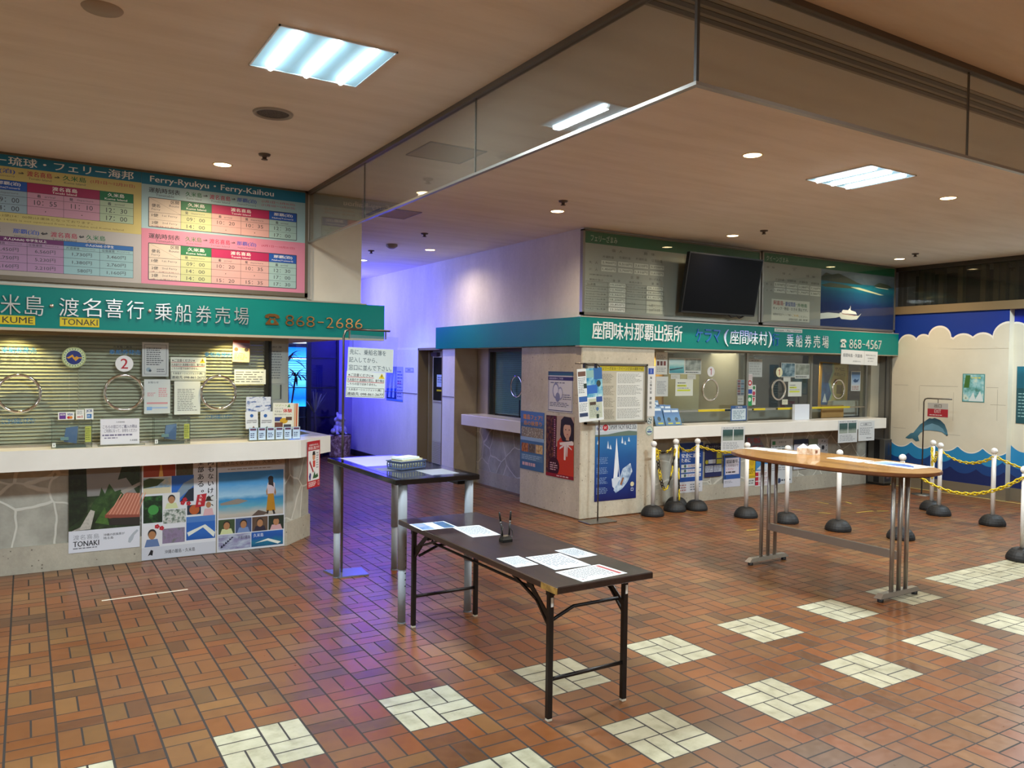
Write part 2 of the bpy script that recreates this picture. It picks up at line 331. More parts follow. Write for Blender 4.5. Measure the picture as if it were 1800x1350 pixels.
# ------------------------------------------------------------------ lettering
_T = {}
def glyphs(txt, bold=0.0, res=2, ext=0.0):
    k = (txt, bold, res, ext)
    if k in _T: return _T[k]
    c = bpy.data.curves.new('lettering', 'FONT'); c.body = txt; c.size = 1; c.resolution_u = res; c.offset = bold; c.extrude = ext
    o = bpy.data.objects.new('lettering', c); COL.objects.link(o)
    me = bpy.data.meshes.new_from_object(o.evaluated_get(bpy.context.evaluated_depsgraph_get()))
    vs = [tuple(v.co) for v in me.vertices]; fs = [tuple(p.vertices) for p in me.polygons]
    bpy.data.objects.remove(o); bpy.data.curves.remove(c); bpy.data.meshes.remove(me)
    _T[k] = (vs, fs); return _T[k]
class Sheet:
    """a printed sheet: u to the right, v up, real metres, a thin backing and ink layers on its face"""
    T = 0.0015
    def __init__(s, x0, y0, x1, y1, paper='#ecebe4', rough=0.55, thick=None, mat=None):
        s.bb = []; s.b = (x0, y0, x1, y1); s.q = []; s.t = thick or s.T; s.paper = mat or pm(paper, rough); s.n = 0
    def mt(s, c): return c if not isinstance(c, str) else pm(c, 0.5)
    def lay(s, P):
        a = min(p[0] for p in P); b = min(p[1] for p in P); c = max(p[0] for p in P); d = max(p[1] for p in P); k = 0
        for q in s.bb:
            if q[4] > k and q[0] < c and q[2] > a and q[1] < d and q[3] > b: k = q[4]
        s.bb.append((a, b, c, d, k + 1)); return k + 1
    def poly(s, pts, c, layer=None):
        s.n = s.lay(pts); n = len(pts)
        a = sum(pts[i][0] * pts[(i + 1) % n][1] - pts[(i + 1) % n][0] * pts[i][1] for i in range(n))
        if a < 0: pts = pts[::-1]
        s.q.append(([(x, y) for x, y in pts], [tuple(range(n))], s.mt(c), s.n)); return s
    def rect(s, x0, y0, x1, y1, c): return s.poly([(x0, y0), (x1, y0), (x1, y1), (x0, y1)], c)
    def frac(s, a, b, c_, d, c):
        x0, y0, x1, y1 = s.b; w, h = x1 - x0, y1 - y0
        return s.rect(x0 + a * w, y0 + b * h, x0 + c_ * w, y0 + d * h, c)
    def F(s, a, b):
        x0, y0, x1, y1 = s.b; return (x0 + a * (x1 - x0), y0 + b * (y1 - y0))
    def fpoly(s, pts, c): return s.poly([s.F(*p) for p in pts], c)
    def circ(s, cx, cy, r, c, ry=None, n=20): return s.poly([(cx + r * math.cos(2 * PI * i / n), cy + (ry or r) * math.sin(2 * PI * i / n)) for i in range(n)], c)
    def fcirc(s, a, b, r, c, ar=1.0):
        w = s.b[2] - s.b[0]; x, y = s.F(a, b); return s.circ(x, y, r * w, c, r * w * ar)
    def text(s, txt, x0, y0, x1, y1, c, bold=0.008, res=2, keep=False):
        """fit the ink of txt into the box"""
        vs, fs = glyphs(txt, 0.0, res)
        if not vs: return s
        if bold > 0.003:
            d = min(0.06, bold * 2.2); k = len(vs); v0, f0 = vs, fs; vs = [(p[0] - d / 2, p[1], 0) for p in v0] + [(p[0] + d / 2, p[1] + d / 4, 8e-5) for p in v0]; fs = list(f0) + [tuple(i + k for i in f) for f in f0]
        ax, bx = min(p[0] for p in vs), max(p[0] for p in vs); ay, by = min(p[1] for p in vs), max(p[1] for p in vs)
        sx = (x1 - x0) / max(1e-6, bx - ax); sy = (y1 - y0) / max(1e-6, by - ay)
        if keep: k = min(sx, sy); sx = sy = k
        ox = (x0 + x1) / 2 - sx * (ax + bx) / 2; oy = (y0 + y1) / 2 - sy * (ay + by) / 2
        vs = [(ox + sx * p[0], oy + sy * p[1], p[2]) for p in vs]; s.n = s.lay(vs); s.q.append((vs, fs, s.mt(c), s.n)); return s
    def ftext(s, txt, a, b, c_, d, c, bold=0.008, res=2, keep=False):
        p, q = s.F(a, b), s.F(c_, d); return s.text(txt, p[0], p[1], q[0], q[1], c, bold, res, keep)
    def lines(s, a, b, c_, d, n, c, fill=0.5, dash=9):
        """n rows of small illegible print"""
        p, q = s.F(a, b), s.F(c_, d); h = (q[1] - p[1]) / n; w = (q[0] - p[0])
        vs = []; fs = []
        for i in range(n):
            x = 0.0; end = random.uniform(0.7, 1.0); y = q[1] - (i + 0.5) * h
            while x < end:
                L = random.uniform(0.5, 1.6) / dash; xe = min(end, x + L); k = len(vs)
                vs += [(p[0] + x * w, y - h * fill / 2), (p[0] + xe * w, y - h * fill / 2), (p[0] + xe * w, y + h * fill / 2), (p[0] + x * w, y + h * fill / 2)]
                fs.append((k, k + 1, k + 2, k + 3)); x = xe + 0.25 / dash
        s.n = s.lay(vs); s.q.append((vs, fs, s.mt(c), s.n)); return s
    def frame(s, a, b, c_, d, w, c):
        p, q = s.F(a, b), s.F(c_, d)
        s.rect(p[0], p[1], q[0], p[1] + w, c); s.rect(p[0], q[1] - w, q[0], q[1], c); s.rect(p[0], p[1], p[0] + w, q[1], c); return s.rect(q[0] - w, p[1], q[0], q[1], c)
    def mb(s, mx):
        """mx maps (u, v, out) to the world"""
        B = MB(); x0, y0, x1, y1 = s.b
        B.box(x0, y0, 0, x1, y1, s.t, s.paper, mx)
        step = 0.00022
        for vs, fs, m, k in s.q: B.add([(p[0], p[1], s.t + 0.0003 + step * k + (p[2] if len(p) > 2 else 0)) for p in vs], fs, m, False, mx)
        return B
def onY(Y, tilt=0.0, at=None):
    """sheet facing -y at depth Y: u = x, v = z"""
    m = Matrix(((1, 0, 0, 0), (0, 0, -1, Y), (0, 1, 0, 0), (0, 0, 0, 1)))
    if tilt:
        c = Vector((at[0], at[1], 0)); m = m @ Matrix.Translation(c) @ Matrix.Rotation(tilt, 4, 'Z') @ Matrix.Translation(-c)
    return m
def onX(X, tilt=0.0, at=None):
    """sheet facing -x at X: u = -y, v = z"""
    m = Matrix(((0, 0, -1, X), (-1, 0, 0, 0), (0, 1, 0, 0), (0, 0, 0, 1)))
    if tilt:
        c = Vector((at[0], at[1], 0)); m = m @ Matrix.Translation(c) @ Matrix.Rotation(tilt, 4, 'Z') @ Matrix.Translation(-c)
    return m
def flat(corners, z):
    """sheet lying on a table; corners in world x, y: near-left, near-right ... as measured; returns (w, h, matrix) with u along the first edge"""
    P = [Vector((x, y)) for x, y in corners]
    e = ((P[1] - P[0]) + (P[2] - P[3])) / 2; f = ((P[3] - P[0]) + (P[2] - P[1])) / 2; c = sum(P, Vector((0, 0))) / 4
    u = e.normalized(); v = Vector((-u.y, u.x)); 
    if v.dot(f) < 0: v = -v; u = u
    w, h = e.length, f.length
    if u.x * v.y - u.y * v.x < 0: u, v, w, h = v, u, h, w
    return w, h, Matrix(((u.x, v.x, 0, c.x), (u.y, v.y, 0, c.y), (0, 0, 1, z), (0, 0, 0, 1)))
# ================================================================== THE SETTING
def slab(name, x0, y0, z0, x1, y1, z1, mat, kind='structure'):
    b = MB(); b.box(x0, y0, z0, x1, y1, z1, mat); return b.build(name, kind=kind, origin=(0, 0, 0))
FLOORM = m_floor()
slab('floor', -7, -9.5, -0.12, 13, 13, 0, FLOORM)
slab('ceiling', -7, -9.5, 3.25, 13, 13, 3.4, m_ceiling())
PLASTER = mottled('cream_wall_paint', [(0.3, '#c9c2b0'), (0.7, '#d6cfbd')], 2, 0.6)
PLASTW = m_concrete('white_painted_concrete', '#d0ccc6', '#e6e2dc', False)
CONC = m_concrete('bare_concrete', '#a89d88', '#d0c6b0')
CONCD = m_concrete('plinth_concrete', '#989080', '#bab19d')
CRAZYL = m_crazy('crazy_stone_left', (0.2, 0, 0.15)); CRAZYR = m_crazy('crazy_stone_right', (3.3, 0, 0.4))
slab('wall_back', -7, -9.5, 0, 13, -9.4, 3.25, PLASTER)
slab('wall_west', -7, -9.5, 0, -6.9, 13, 3.25, PLASTER)
slab('wall_far', -7, 12.4, 0, 13, 12.5, 3.25, PLASTER)
# bulkheads above both ticket counters
slab('wall_left', -6.9, 3.75, 1.94, 1.965, 7.2, 3.25, PLASTER)
b = MB(); b.box(4.55, 3.75, 1.95, 10.33, 12.4, 3.25, PLASTW); b.build('wall_corridor', kind='structure', origin=(0, 0, 0))
b = MB()
b.box(4.53, 6.77, 0, 5.3, 7.15, 1.95, PLASTW); b.box(4.53, 8.02, 0, 5.3, 12.4, 1.95, PLASTW); b.box(4.53, 7.15, 1.965, 5.3, 8.02, 2.0, PLASTW)
b.build('wall_passage', kind='structure', origin=(0, 0, 0))
b = MB(); b.box(4.52, 8.03, 1.245, 4.535, 10.93, 1.252, pm('#7d7a86', 0.8)); b.box(4.52, 6.78, 1.245, 4.535, 7.14, 1.252, pm('#7d7a86', 0.8)); b.build('trim_1', kind='structure', origin=(0, 0, 0))
b = MB(); b.box(4.505, 8.03, 0, 4.53, 10.93, 0.1, pm('#2b2624', 0.5)); b.build('baseboard_passage', kind='structure', origin=(0, 0, 0))
# recessed side window of the right booth
b = MB(); RECM = mottled('beige_recess_paint', [(0.3, '#a3957c'), (0.7, '#b3a68c')], 3, 0.7)
b.box(4.9, 4.98, 0, 5.1, 6.77, 0.86, CRAZYR); b.box(4.9, 6.44, 0.86, 5.1, 6.77, 1.95, RECM); b.box(4.895, 6.755, 0, 4.9, 6.77, 1.95, RECM)
b.build('wall_recess', kind='structure', origin=(0, 0, 0))
b = MB(); b.box(4.53, 6.755, 0, 4.9, 6.77, 1.95, RECM); b.build('trim_2', kind='structure', origin=(0, 0, 0))
b = MB(); b.box(4.888, 4.98, 0, 4.9, 6.74, 0.2, CONCD); b.build('baseboard_recess', kind='structure', origin=(0, 0, 0))
# concrete pillar at the corner of the right booth
b = MB(); b.box(4.53, 3.72, 0, 5.6, 4.98, 1.95, CONC, None, 0.012); b.build('wall_pillar', kind='structure', origin=(0, 0, 0))
# front walls under the counters
b = MB(); b.box(5.6, 4.03, 0, 10.13, 4.15, 0.86, CRAZYR); b.build('wall_counter_right', kind='structure', origin=(0, 0, 0))
b = MB(); b.box(5.6, 4.015, 0, 10.13, 4.03, 0.2, CONCD); b.build('baseboard_right', kind='structure', origin=(0, 0, 0))
b = MB(); b.prism([(-6.9, 4.03), (1.35, 4.03), (1.667, 4.36), (1.667, 5.6), (-6.9, 5.6)], 0, 0.85, CRAZYL); b.build('wall_counter_left', kind='structure', origin=(0, 0, 0))
b = MB(); b.prism([(-6.9, 4.012), (1.358, 4.012), (1.683, 4.352), (1.683, 5.6), (1.66, 5.6), (1.66, 4.37), (1.345, 4.04), (-6.9, 4.04)], 0, 0.215, CONCD); b.build('baseboard_left', kind='structure', origin=(0, 0, 0))
# booth interiors
INNER = pm('#8e8c7c', 0.7)
slab('wall_inner_left', -6.9, 5.4, 0.85, 1.3, 5.5, 1.94, INNER)
slab('wall_inner_right', 5.1, 6.4, 0, 10.33, 6.5, 1.95, INNER)
# ---- mural wall with the step in it
CREAM = mottled('mural_cream_paint', [(0.3, '#cdc4ad'), (0.7, '#d8d0ba')], 1.6, 0.55)
NAVY = pm('#0b2f86', 0.45); WAVE1 = pm('#2382b4', 0.5); WAVE2 = pm('#123c78', 0.5); WAVE3 = pm('#0d1f55', 0.5); CLOUDW = pm('#e6e0d2', 0.55)
XM = 10.38; XS = 10.50
b = MB(); b.box(XM, 2.14, 0.17, 10.8, 3.80, 2.55, CREAM); b.box(XS, -9.4, 0.17, 10.8, 2.14, 2.55, CREAM); b.build('wall_mural', kind='structure', origin=(0, 0, 0))
b = MB(); b.box(XM - 0.012, 2.128, 0, 10.8, 3.80, 0.17, pm('#6f6350', 0.6)); b.box(XS - 0.012, -9.4, 0, 10.8, 2.128, 0.17, pm('#6f6350', 0.6)); b.build('baseboard_mural', kind='structure', origin=(0, 0, 0))
b = MB(); BRONZE = pm('#8a7656', 0.45, 0.3)
b.box(XM - 0.03, 2.10, 2.55, 10.8, 3.80, 2.665, BRONZE); b.box(XM - 0.03, -9.4, 2.55, 10.8, 2.10, 2.665, BRONZE); b.build('trim_3', kind='structure', origin=(0, 0, 0))
slab('wall_behind_transom', 11.6, -9.4, 2.5, 11.7, 4.2, 3.25, pm('#4c473c', 0.7))
slab('wall_above_mural', 10.8, -9.4, 0, 11.7, 4.2, 2.5, pm('#5a5446', 0.7))
# painted scenery, thin paint layers on the wall
def mural(name, X, ylo, yhi, shapes):
    s = Sheet(-yhi, 0.17, -ylo, 2.55, mat=CREAM, thick=0.002)
    for pts, c in shapes: s.poly(pts, c)
    o = s.mb(onX(X)).build(name, kind='structure', origin=(0, 0, 0)); return o
def scallop(arcs, u0, u1, base, top, c, grow=0.0):
    """dark sky with round cloud bites: returns polygons of sky plus cloud discs"""
    return [([(u0, base), (u1, base), (u1, top), (u0, top)], c)]
def disc(u, v, r, n=28, lo=None, hi=None, clipv=None):
    pts = [(u + r * math.cos(2 * PI * i / n), v + r * math.sin(2 * PI * i / n)) for i in range(n)]
    if lo is not None: pts = [(min(max(p[0], lo), hi), p[1]) for p in pts]
    if clipv is not None: pts = [(p[0], max(p[1], clipv)) for p in pts]
    return pts
def waves(u0, u1, v, amp, per, ph, bottom, c):
    pts = [(u0, bottom), (u1, bottom)]
    n = int((u1 - u0) / 0.02); top = []
    for i in range(n + 1):
        u = u0 + (u1 - u0) * i / n; t = ((u + ph) / per) % 1.0
        top.append((u, v + amp * (abs(2 * t - 1) ** 2.1)))
    return (pts + top[::-1], c)
U0, U1 = -3.80, -2.14
sh = [([(U0, 2.12), (U1, 2.12), (U1, 2.55), (U0, 2.55)], NAVY)]
for u, v, r in ((-3.55, 2.085, 0.144), (-3.315, 2.112, 0.115), (-3.08, 2.183, 0.156), (-2.92, 2.13, 0.045), (-2.745, 2.04, 0.182), (-2.63, 2.13, 0.046), (-2.48, 2.055, 0.172), (-2.147, 2.171, 0.193)):
    sh += [(disc(u, v + 0.012, r + 0.014, 32, U0, U1, 2.12), CLOUDW), ]
for u, v, r in ((-3.55, 2.085, 0.144), (-3.315, 2.112, 0.115), (-3.08, 2.183, 0.156), (-2.92, 2.13, 0.045), (-2.745, 2.04, 0.182), (-2.63, 2.13, 0.046), (-2.48, 2.055, 0.172), (-2.147, 2.171, 0.193)):
    sh += [(disc(u, v, r, 32, U0, U1, 2.03), CREAM)]
sh += [waves(U0, U1, 0.60, 0.085, 0.34, 0.06, 0.17, CLOUDW), waves(U0, U1, 0.585, 0.085, 0.34, 0.06, 0.17, WAVE1), waves(U0, U1, 0.43, 0.08, 0.33, 0.2, 0.17, WAVE2), waves(U0, U1, 0.30, 0.08, 0.36, 0.0, 0.17, WAVE3)]
SEAM = pm('#a59c88', 0.6)
for u, v, w, h in ((-3.75, 1.50, 0.22, 0.006), (-3.35, 1.50, 0.55, 0.006), (-2.42, 1.50, 0.16, 0.006), (-2.36, 1.27, 0.20, 0.006), (-3.75, 0.86, 0.2, 0.005), (-2.95, 0.82, 0.2, 0.005), (-3.36, 1.12, 0.004, 0.38), (-2.86, 1.02, 0.004, 0.40), (-2.27, 1.06, 0.004, 0.42), (-3.82, 0.9, 0.004, 0.6)):
    sh.append(([(u, v), (u + w, v), (u + w, v + h), (u, v + h)], SEAM))
mural('mural_1', XM, 2.14, 3.80, sh)
V0, V1 = -2.14, 3.0
sh = [([(V0, 2.12), (V1, 2.12), (V1, 2.55), (V0, 2.55)], pm('#0a27a0', 0.45))]
for k, (u, v, r) in enumerate(((-2.12, 2.171, 0.19), (-1.8, 2.03, 0.2), (-1.45, 2.06, 0.22), (-1.0, 2.03, 0.3), (-0.4, 2.0, 0.35), (0.3, 2.0, 0.35), (1.0, 2.0, 0.38), (1.75, 2.0, 0.4), (2.5, 2.0, 0.4))):
    sh += [(disc(u, v + 0.012, r + 0.014, 32, V0, V1, 2.12), CLOUDW), (disc(u, v, r, 32, V0, V1, 2.03), CREAM)]
sh += [waves(V0, V1, 0.655, 0.085, 0.34, 0.1, 0.17, WAVE1), waves(V0, V1, 0.43, 0.08, 0.33, 0.2, 0.17, WAVE2), waves(V0, V1, 0.30, 0.08, 0.36, 0.0, 0.17, WAVE3)]
mural('mural_2', XS, -3.0, 2.14, sh)
# painted dolphin
DOL = [(-3.553,0.725),(-3.474,0.796),(-3.43,0.809),(-3.404,0.844),(-3.333,0.935),(-3.253,0.995),(-3.195,1.037),(-3.15,1.033),(-3.118,1.045),(-3.034,1.019),(-2.97,0.961),(-2.936,0.88),(-2.919,0.807),(-2.96,0.816),(-3.008,0.849),(-3.071,0.857),(-3.178,0.861),(-3.265,0.854),(-3.32,0.818),(-3.359,0.764),(-3.337,0.695),(-3.39,0.684),(-3.445,0.724),(-3.505,0.713)]
DB = [(-3.251,0.925),(-3.154,0.964),(-3.058,0.939),(-2.993,0.897),(-2.96,0.834),(-3.008,0.855),(-3.072,0.863),(-3.178,0.867),(-3.265,0.861),(-3.314,0.831)]
s = Sheet(min(p[0] for p in DOL), min(p[1] for p in DOL), min(p[0] for p in DOL) + 0.01, min(p[1] for p in DOL) + 0.01, mat=CREAM, thick=0.0005)
s.poly(DOL, grad('dolphin', [(0.0, '#2f5a68'), (0.16, '#4b7f93'), (0.32, '#2c4f60')], 2, 9, 0.06)); s.poly(DB, pm('#6f9bb0', 0.5))
s.circ(DOL[11][0], DOL[11][1] - 0.07, 0.010, '#122027')
s.mb(onX(XM - 0.004)).build('mural_3', kind='structure')
# transom glazing above the mural
t = thing('transom_window', (10.4, 2.0, 2.665), 'dark glazed transom strip with metal mullions above the blue mural', 'window')
b = MB(); b.box(10.42, -3.0, 2.665, 10.43, 3.75, 3.2, m_glass('dark_transom_glass', (0.62, 0.60, 0.52), 0.10, 1.0, '#6a665a')); b.build('pane', t)
b = MB(); b.box(10.38, -3.0, 3.19, 10.46, 3.78, 3.25, pm('#4d483f', 0.4, 0.5)); b.build('top_rail', t)
for y, c in ((3.41, '#6e6a5c'), (3.29, '#7b776a'), (3.115, '#5e5a50'), (2.84, '#8a8574'), (2.53, '#a89a74'), (2.36, '#9a8c66'), (2.27, '#a3987a'), (2.15, '#7d7360'), (1.6, '#7d7360'), (0.9, '#7d7360'), (0.1, '#7d7360')):
    b = MB(); b.box(10.44, y - 0.035, 2.665, 10.53, y + 0.035, 3.19, pm('#8b8470', 0.35, 0.6)); b.build('mullion', t)
# steel end column between booth and mural
b = MB(); b.box(10.33, 3.80, 0, 10.42, 4.25, 3.25, pm('#8f8c86', 0.35, 0.8)); b.box(10.325, 3.85, 0, 10.33, 3.87, 3.25, pm('#3f3c38', 0.4)); b.box(10.33, 3.79, 0, 10.40, 3.80, 3.25, pm('#6a665f', 0.3, 0.8)); b.build('trim_4', kind='structure', origin=(0, 0, 0))
b = MB(); b.box(10.13, 3.97, 1.01, 10.33, 4.15, 1.95, pm('#a8a08a', 0.5)); b.box(10.13, 4.03, 0, 10.33, 4.15, 1.01, pm('#7d7a74', 0.4, 0.5)); b.build('trim_5', kind='structure', origin=(0, 0, 0))
# ---- far end of the passage: dark glazed screen
t = thing('glazed_door_screen', (3.8, 10.95, 0), 'dark framed glazed screen with purple panes at the end of the passage', 'glass screen')
FR = pm('#0d0c12', 0.35)
for x0, x1 in ((3.0, 3.06), (3.668, 3.743), (4.23, 4.27)):
    b = MB(); b.box(x0, 10.93, 0, x1, 11.0, 3.25, FR); b.build('mullion', t)
for x0, x1 in ((3.06, 3.668), (3.743, 4.23)):
    for z in (0.71, 1.255, 1.80, 2.4):
        b = MB(); b.box(x0, 10.95, z - 0.008, x1, 10.98, z + 0.008, FR); b.build('glazing_bar', t)
b = MB(); b.box(3.743, 10.965, 0, 4.23, 10.975, 3.25, m_glass('purple_dark_glass', (0.30, 0.26, 0.45), 0.25, 1.0, '#3a2f6b')); b.build('pane', t)
b = MB(); b.box(3.06, 10.965, 0, 3.668, 10.975, 3.25, m_glass('clear_end_glass', (0.75, 0.75, 0.8), 0.02)); b.build('pane', t)
slab('wall_passage_end', 4.27, 10.93, 0, 4.53, 11.05, 3.25, pm('#8c86a8', 0.7))
slab('wall_beyond_glass', 3.7, 11.9, 0, 4.6, 12.0, 3.25, pm('#2c2740', 0.8))
# blue lit picture panel behind the clear pane
t = thing('backlit_panel', (3.45, 11.6, 0), 'bright blue backlit panel glowing behind the palm at the passage end', 'lit panel')
b = MB(); b.box(3.1, 11.62, 0, 3.75, 11.7, 2.16, pm('#20202c', 0.6)); b.build('cabinet', t)
P0 = [(3.508,2.002),(3.894,0.878)]
x0, z1 = P0[0]; x1, z0 = P0[1]
nt = NT('blue_screen'); sep = nt.n('ShaderNodeSeparateXYZ'); nt.l(nt.obj(), sep.inputs[0])
zz = nt.math('DIVIDE', sep.outputs[2], 2.2); nz = nt.noise(5, 4, 0.6)
cc = nt.ramp(nt.math('ADD', zz, nt.math('MULTIPLY', nt.math('SUBTRACT', nz, 0.5), 0.06)), [(0.40, '#1f8fff'), (0.47, '#0a4fe0'), (0.55, '#1470f0'), (0.6, '#4aa4f0'), (0.75, '#56b0f5'), (0.82, '#2a86f2'), (0.9, '#0b5ff0')])
nt.col(cc); nt.l(cc, nt.b.inputs['Emission Color']); nt.b.inputs['Emission Strength'].default_value = 3.2
b = MB(); b.box(x0, 11.6, z0, x1, 11.62, z1, nt.m); b.build('screen', t)
b = MB(); b.box(x0, 11.58, 1.78, x1, 11.6, 1.80, em('#bfe0ff', 4.0)); b.build('light_strip', t)
b = MB(); b.box(x0, 11.58, 2.08, x1, 11.6, 2.12, em('#bfe0ff', 4.0))
b.build('light_strip', t)
b = MB()
for i in range(9): b.box(x0, 11.585, 1.38 + i * 0.045, x1, 11.6, 1.388 + i * 0.045, pm('#10309a', 0.5))
b.build('slat', t)
# ================================================================== CEILING FITTINGS
def troffer(x, y, label):
    t = thing('ceiling_light', (x, y, 3.25), label, 'light', 'recessed fluorescent ceiling lights')
    w, d = 0.292, 0.29; B = MB(); fm = pm('#dfe9ef', 0.35)
    for a in ((-w, -d, w, -d + 0.008), (-w, d - 0.008, w, d), (-w, -d, -w + 0.008, d), (w - 0.008, -d, w, d)): B.box(x + a[0], y + a[1], 3.242, x + a[2], y + a[3], 3.2495, fm)
    B.build('frame', t)
    for i in range(3):
        xa = x - w + 0.008 + i * (2 * w - 0.016) / 3; xb = xa + (2 * w - 0.016) / 3; xc = (xa + xb) / 2
        B = MB(); rm = em('#a9dcf2', 0.2)  # faint glow stands in for tube light falling on the reflector
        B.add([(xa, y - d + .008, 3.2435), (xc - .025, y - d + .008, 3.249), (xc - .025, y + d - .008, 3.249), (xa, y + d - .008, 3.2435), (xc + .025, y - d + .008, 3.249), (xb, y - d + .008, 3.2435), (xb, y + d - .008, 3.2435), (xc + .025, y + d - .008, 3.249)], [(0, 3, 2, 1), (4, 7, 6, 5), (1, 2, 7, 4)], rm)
        B.build('reflector', t)
        B = MB(); B.tube([(xc, y - d + 0.03, 3.243), (xc, y + d - 0.03, 3.243)], 0.017, em('#eaf8ff', 9), 10); B.build('tube', t)
for i, (x, y) in enumerate(TROFFERS[:2]):
    troffer(x, y, ('square recessed three-tube fluorescent light above the left hall, near the glass screen', 'square recessed three-tube fluorescent light on the right, above the oval table')[i])
def downlight(x, y, label, c='#ffe0a8', s=9):
    t = thing('downlight', (x, y, 3.25), label, 'light', 'round recessed downlights')
    B = MB(); B.lathe([(0.062, 3.2498), (0.068, 3.244), (0.075, 3.246), (0.078, 3.2498)], pm('#e7d8bb', 0.4), 24, Matrix.Translation((x, y, 0)), True, False); B.build('trim_ring', t)
    B = MB(); B.lathe([(0.062, 3.2465), (0.0, 3.2465)], em(c, s), 24, Matrix.Translation((x, y, 0)), False, False); B.build('lens', t)
for (x, y), l in zip(DOWN[:7], ('round warm downlight in front of the timetable board', 'round warm downlight ahead of the right booth corner pillar', 'round warm downlight in front of the wall television', 'round warm downlight at the far right end by the ship picture', 'round warm downlight nearest the glass screen corner', 'round warm downlight to the right of the square ceiling light', 'round warm downlight deep in the passage near its concrete wall')):
    downlight(x, y, l)
downlight(3.56, 7.9, 'round pale downlight at the blue end of the passage', '#dfe6ff', 9)
b = MB(); b.lathe([(0.095, 3.249), (0.105, 3.238), (0.118, 3.240), (0.122, 3.2495)], pm('#9a958c', 0.5), 28, Matrix.Translation((0.585, 1.652, 0)), True, False)
sp = thing('ceiling_speaker', (0.585, 1.652, 3.25), 'dark round ceiling speaker grille behind the square light', 'speaker'); b.build('rim', sp)
b = MB(); b.lathe([(0.1, 3.247), (0.0, 3.247)], mottled('speaker_mesh', [(0.4, '#2b2724'), (0.6, '#5a534c')], 160, 0.7), 28, Matrix.Translation((0.585, 1.652, 0)), False, False); b.build('grille', sp)
for x, y, l in ((0.789, 2.66, 'small sprinkler head near the timetable board downlight'), (3.544, 2.727, 'small sprinkler head before the right booth corner'), (6.267, 2.718, 'small sprinkler head in front of the television'), (9.2, 2.75, 'small sprinkler head near the mural transom'), (3.273, 5.155, 'small sprinkler head at the mouth of the passage'), (3.285, 6.867, 'small sprinkler head deep in the passage')):
    b = MB(); b.lathe([(0.045, 3.2498), (0.04, 3.238), (0.018, 3.236), (0.014, 3.215), (0.024, 3.212), (0.024, 3.208), (0.0, 3.208)], pm('#5c5148', 0.4, 0.5), 14, Matrix.Translation((x, y, 0))); b.build('sprinkler_head', label=l, cat='sprinkler', group='ceiling sprinkler heads')
b = MB(); b.lathe([(0.075, 3.2498), (0.075, 3.225), (0.05, 3.205), (0.03, 3.195), (0.0, 3.195)], pm('#8d8778', 0.5), 20, Matrix.Translation((3.298, 6.19, 0))); b.build('smoke_detector', label='round grey smoke detector on the passage ceiling', cat='smoke detector')
b = MB(); b.lathe([(0.085, 3.2498), (0.08, 3.244), (0.0, 3.243)], pm('#a39583', 0.6), 24, Matrix.Translation((-0.433, 0.608, 0))); b.build('ceiling_cover_plate', label='faint round cover plate on the ceiling at the upper left', cat='cover plate')
def panel(x0, y0, x1, y1, label):
    t = thing('access_panel', ((x0 + x1) / 2, (y0 + y1) / 2, 3.25), label, 'access panel')
    b = MB(); fm = pm('#8f8880', 0.5, 0.3)
    for q in ((x0, y0, x1, y0 + .012), (x0, y1 - .012, x1, y1), (x0, y0, x0 + .012, y1), (x1 - .012, y0, x1, y1)): b.box(q[0], q[1], 3.243, q[2], q[3], 3.2498, fm)
    b.build('frame', t); b = MB(); b.box(x0 + .012, y0 + .012, 3.2462, x1 - .012, y1 - .012, 3.2498, pm('#b0a291', 0.8)); b.build('cover', t)
panel(1.66, 1.65, 2.11, 2.07, 'square ceiling hatch seen through the hanging glass screen')
panel(2.27, 4.0, 2.70, 4.45, 'square ceiling hatch at the start of the passage')
t = thing('slot_diffuser', (3.1, -0.83, 3.25), 'long dark three-slot air diffuser along the ceiling inside the glass screen', 'air vent')
b = MB(); b.box(1.5, -0.93, 3.2465, 9.5, -0.73, 3.2498, pm('#8f8474', 0.5)); b.build('housing', t)
for k in range(3):
    b = MB(); y = -0.905 + k * 0.06; b.box(1.5, y, 3.243, 9.5, y + 0.032, 3.2466, pm('#1b1815', 0.6)); b.build('slot', t)
# hanging glass smoke screen
t = thing('glass_smoke_screen', (1.46, -1.1, 2.79), 'hanging glass smoke screen below the ceiling turning a corner overhead', 'glass screen')
GX, GY = 1.46, -1.10
YS = [3.73, 2.367, 0.64, GY]
for i in range(3):
    b = MB(); b.box(GX - 0.004, YS[i + 1] + 0.004, 2.80, GX + 0.004, YS[i] - 0.004, 3.225, SMOKE); b.build('pane', t)
XS_ = [GX, 3.34, 5.22, 7.1, 10.34]
for i in range(4):
    b = MB(); b.box(XS_[i] + 0.006, GY - 0.004, 2.80, XS_[i + 1] - 0.004, GY + 0.004, 3.225, SMOKE); b.build('pane', t)
RAIL = pm('#9b968d', 0.3, 0.9)
b = MB(); b.box(GX - 0.012, GY - 0.012, 2.786, GX + 0.012, 3.74, 2.80, RAIL); b.build('bottom_rail', t)
b = MB(); b.box(GX + 0.012, GY - 0.012, 2.786, 10.34, GY + 0.012, 2.80, RAIL); b.build('bottom_rail', t)
TOPR = pm('#6b6259', 0.5, 0.4)
b = MB(); b.box(GX - 0.02, GY - 0.02, 3.222, GX + 0.02, 3.74, 3.2498, TOPR); b.build('top_channel', t)
b = MB(); b.box(GX + 0.02, GY - 0.02, 3.222, 10.34, GY + 0.02, 3.2498, TOPR); b.build('top_channel', t)
for x, y in ((GX, 2.367), (GX, 0.64)):
    b = MB(); b.box(x - 0.005, y - 0.003, 2.80, x + 0.005, y + 0.003, 3.225, pm('#3d3932', 0.4)); b.build('joint', t)
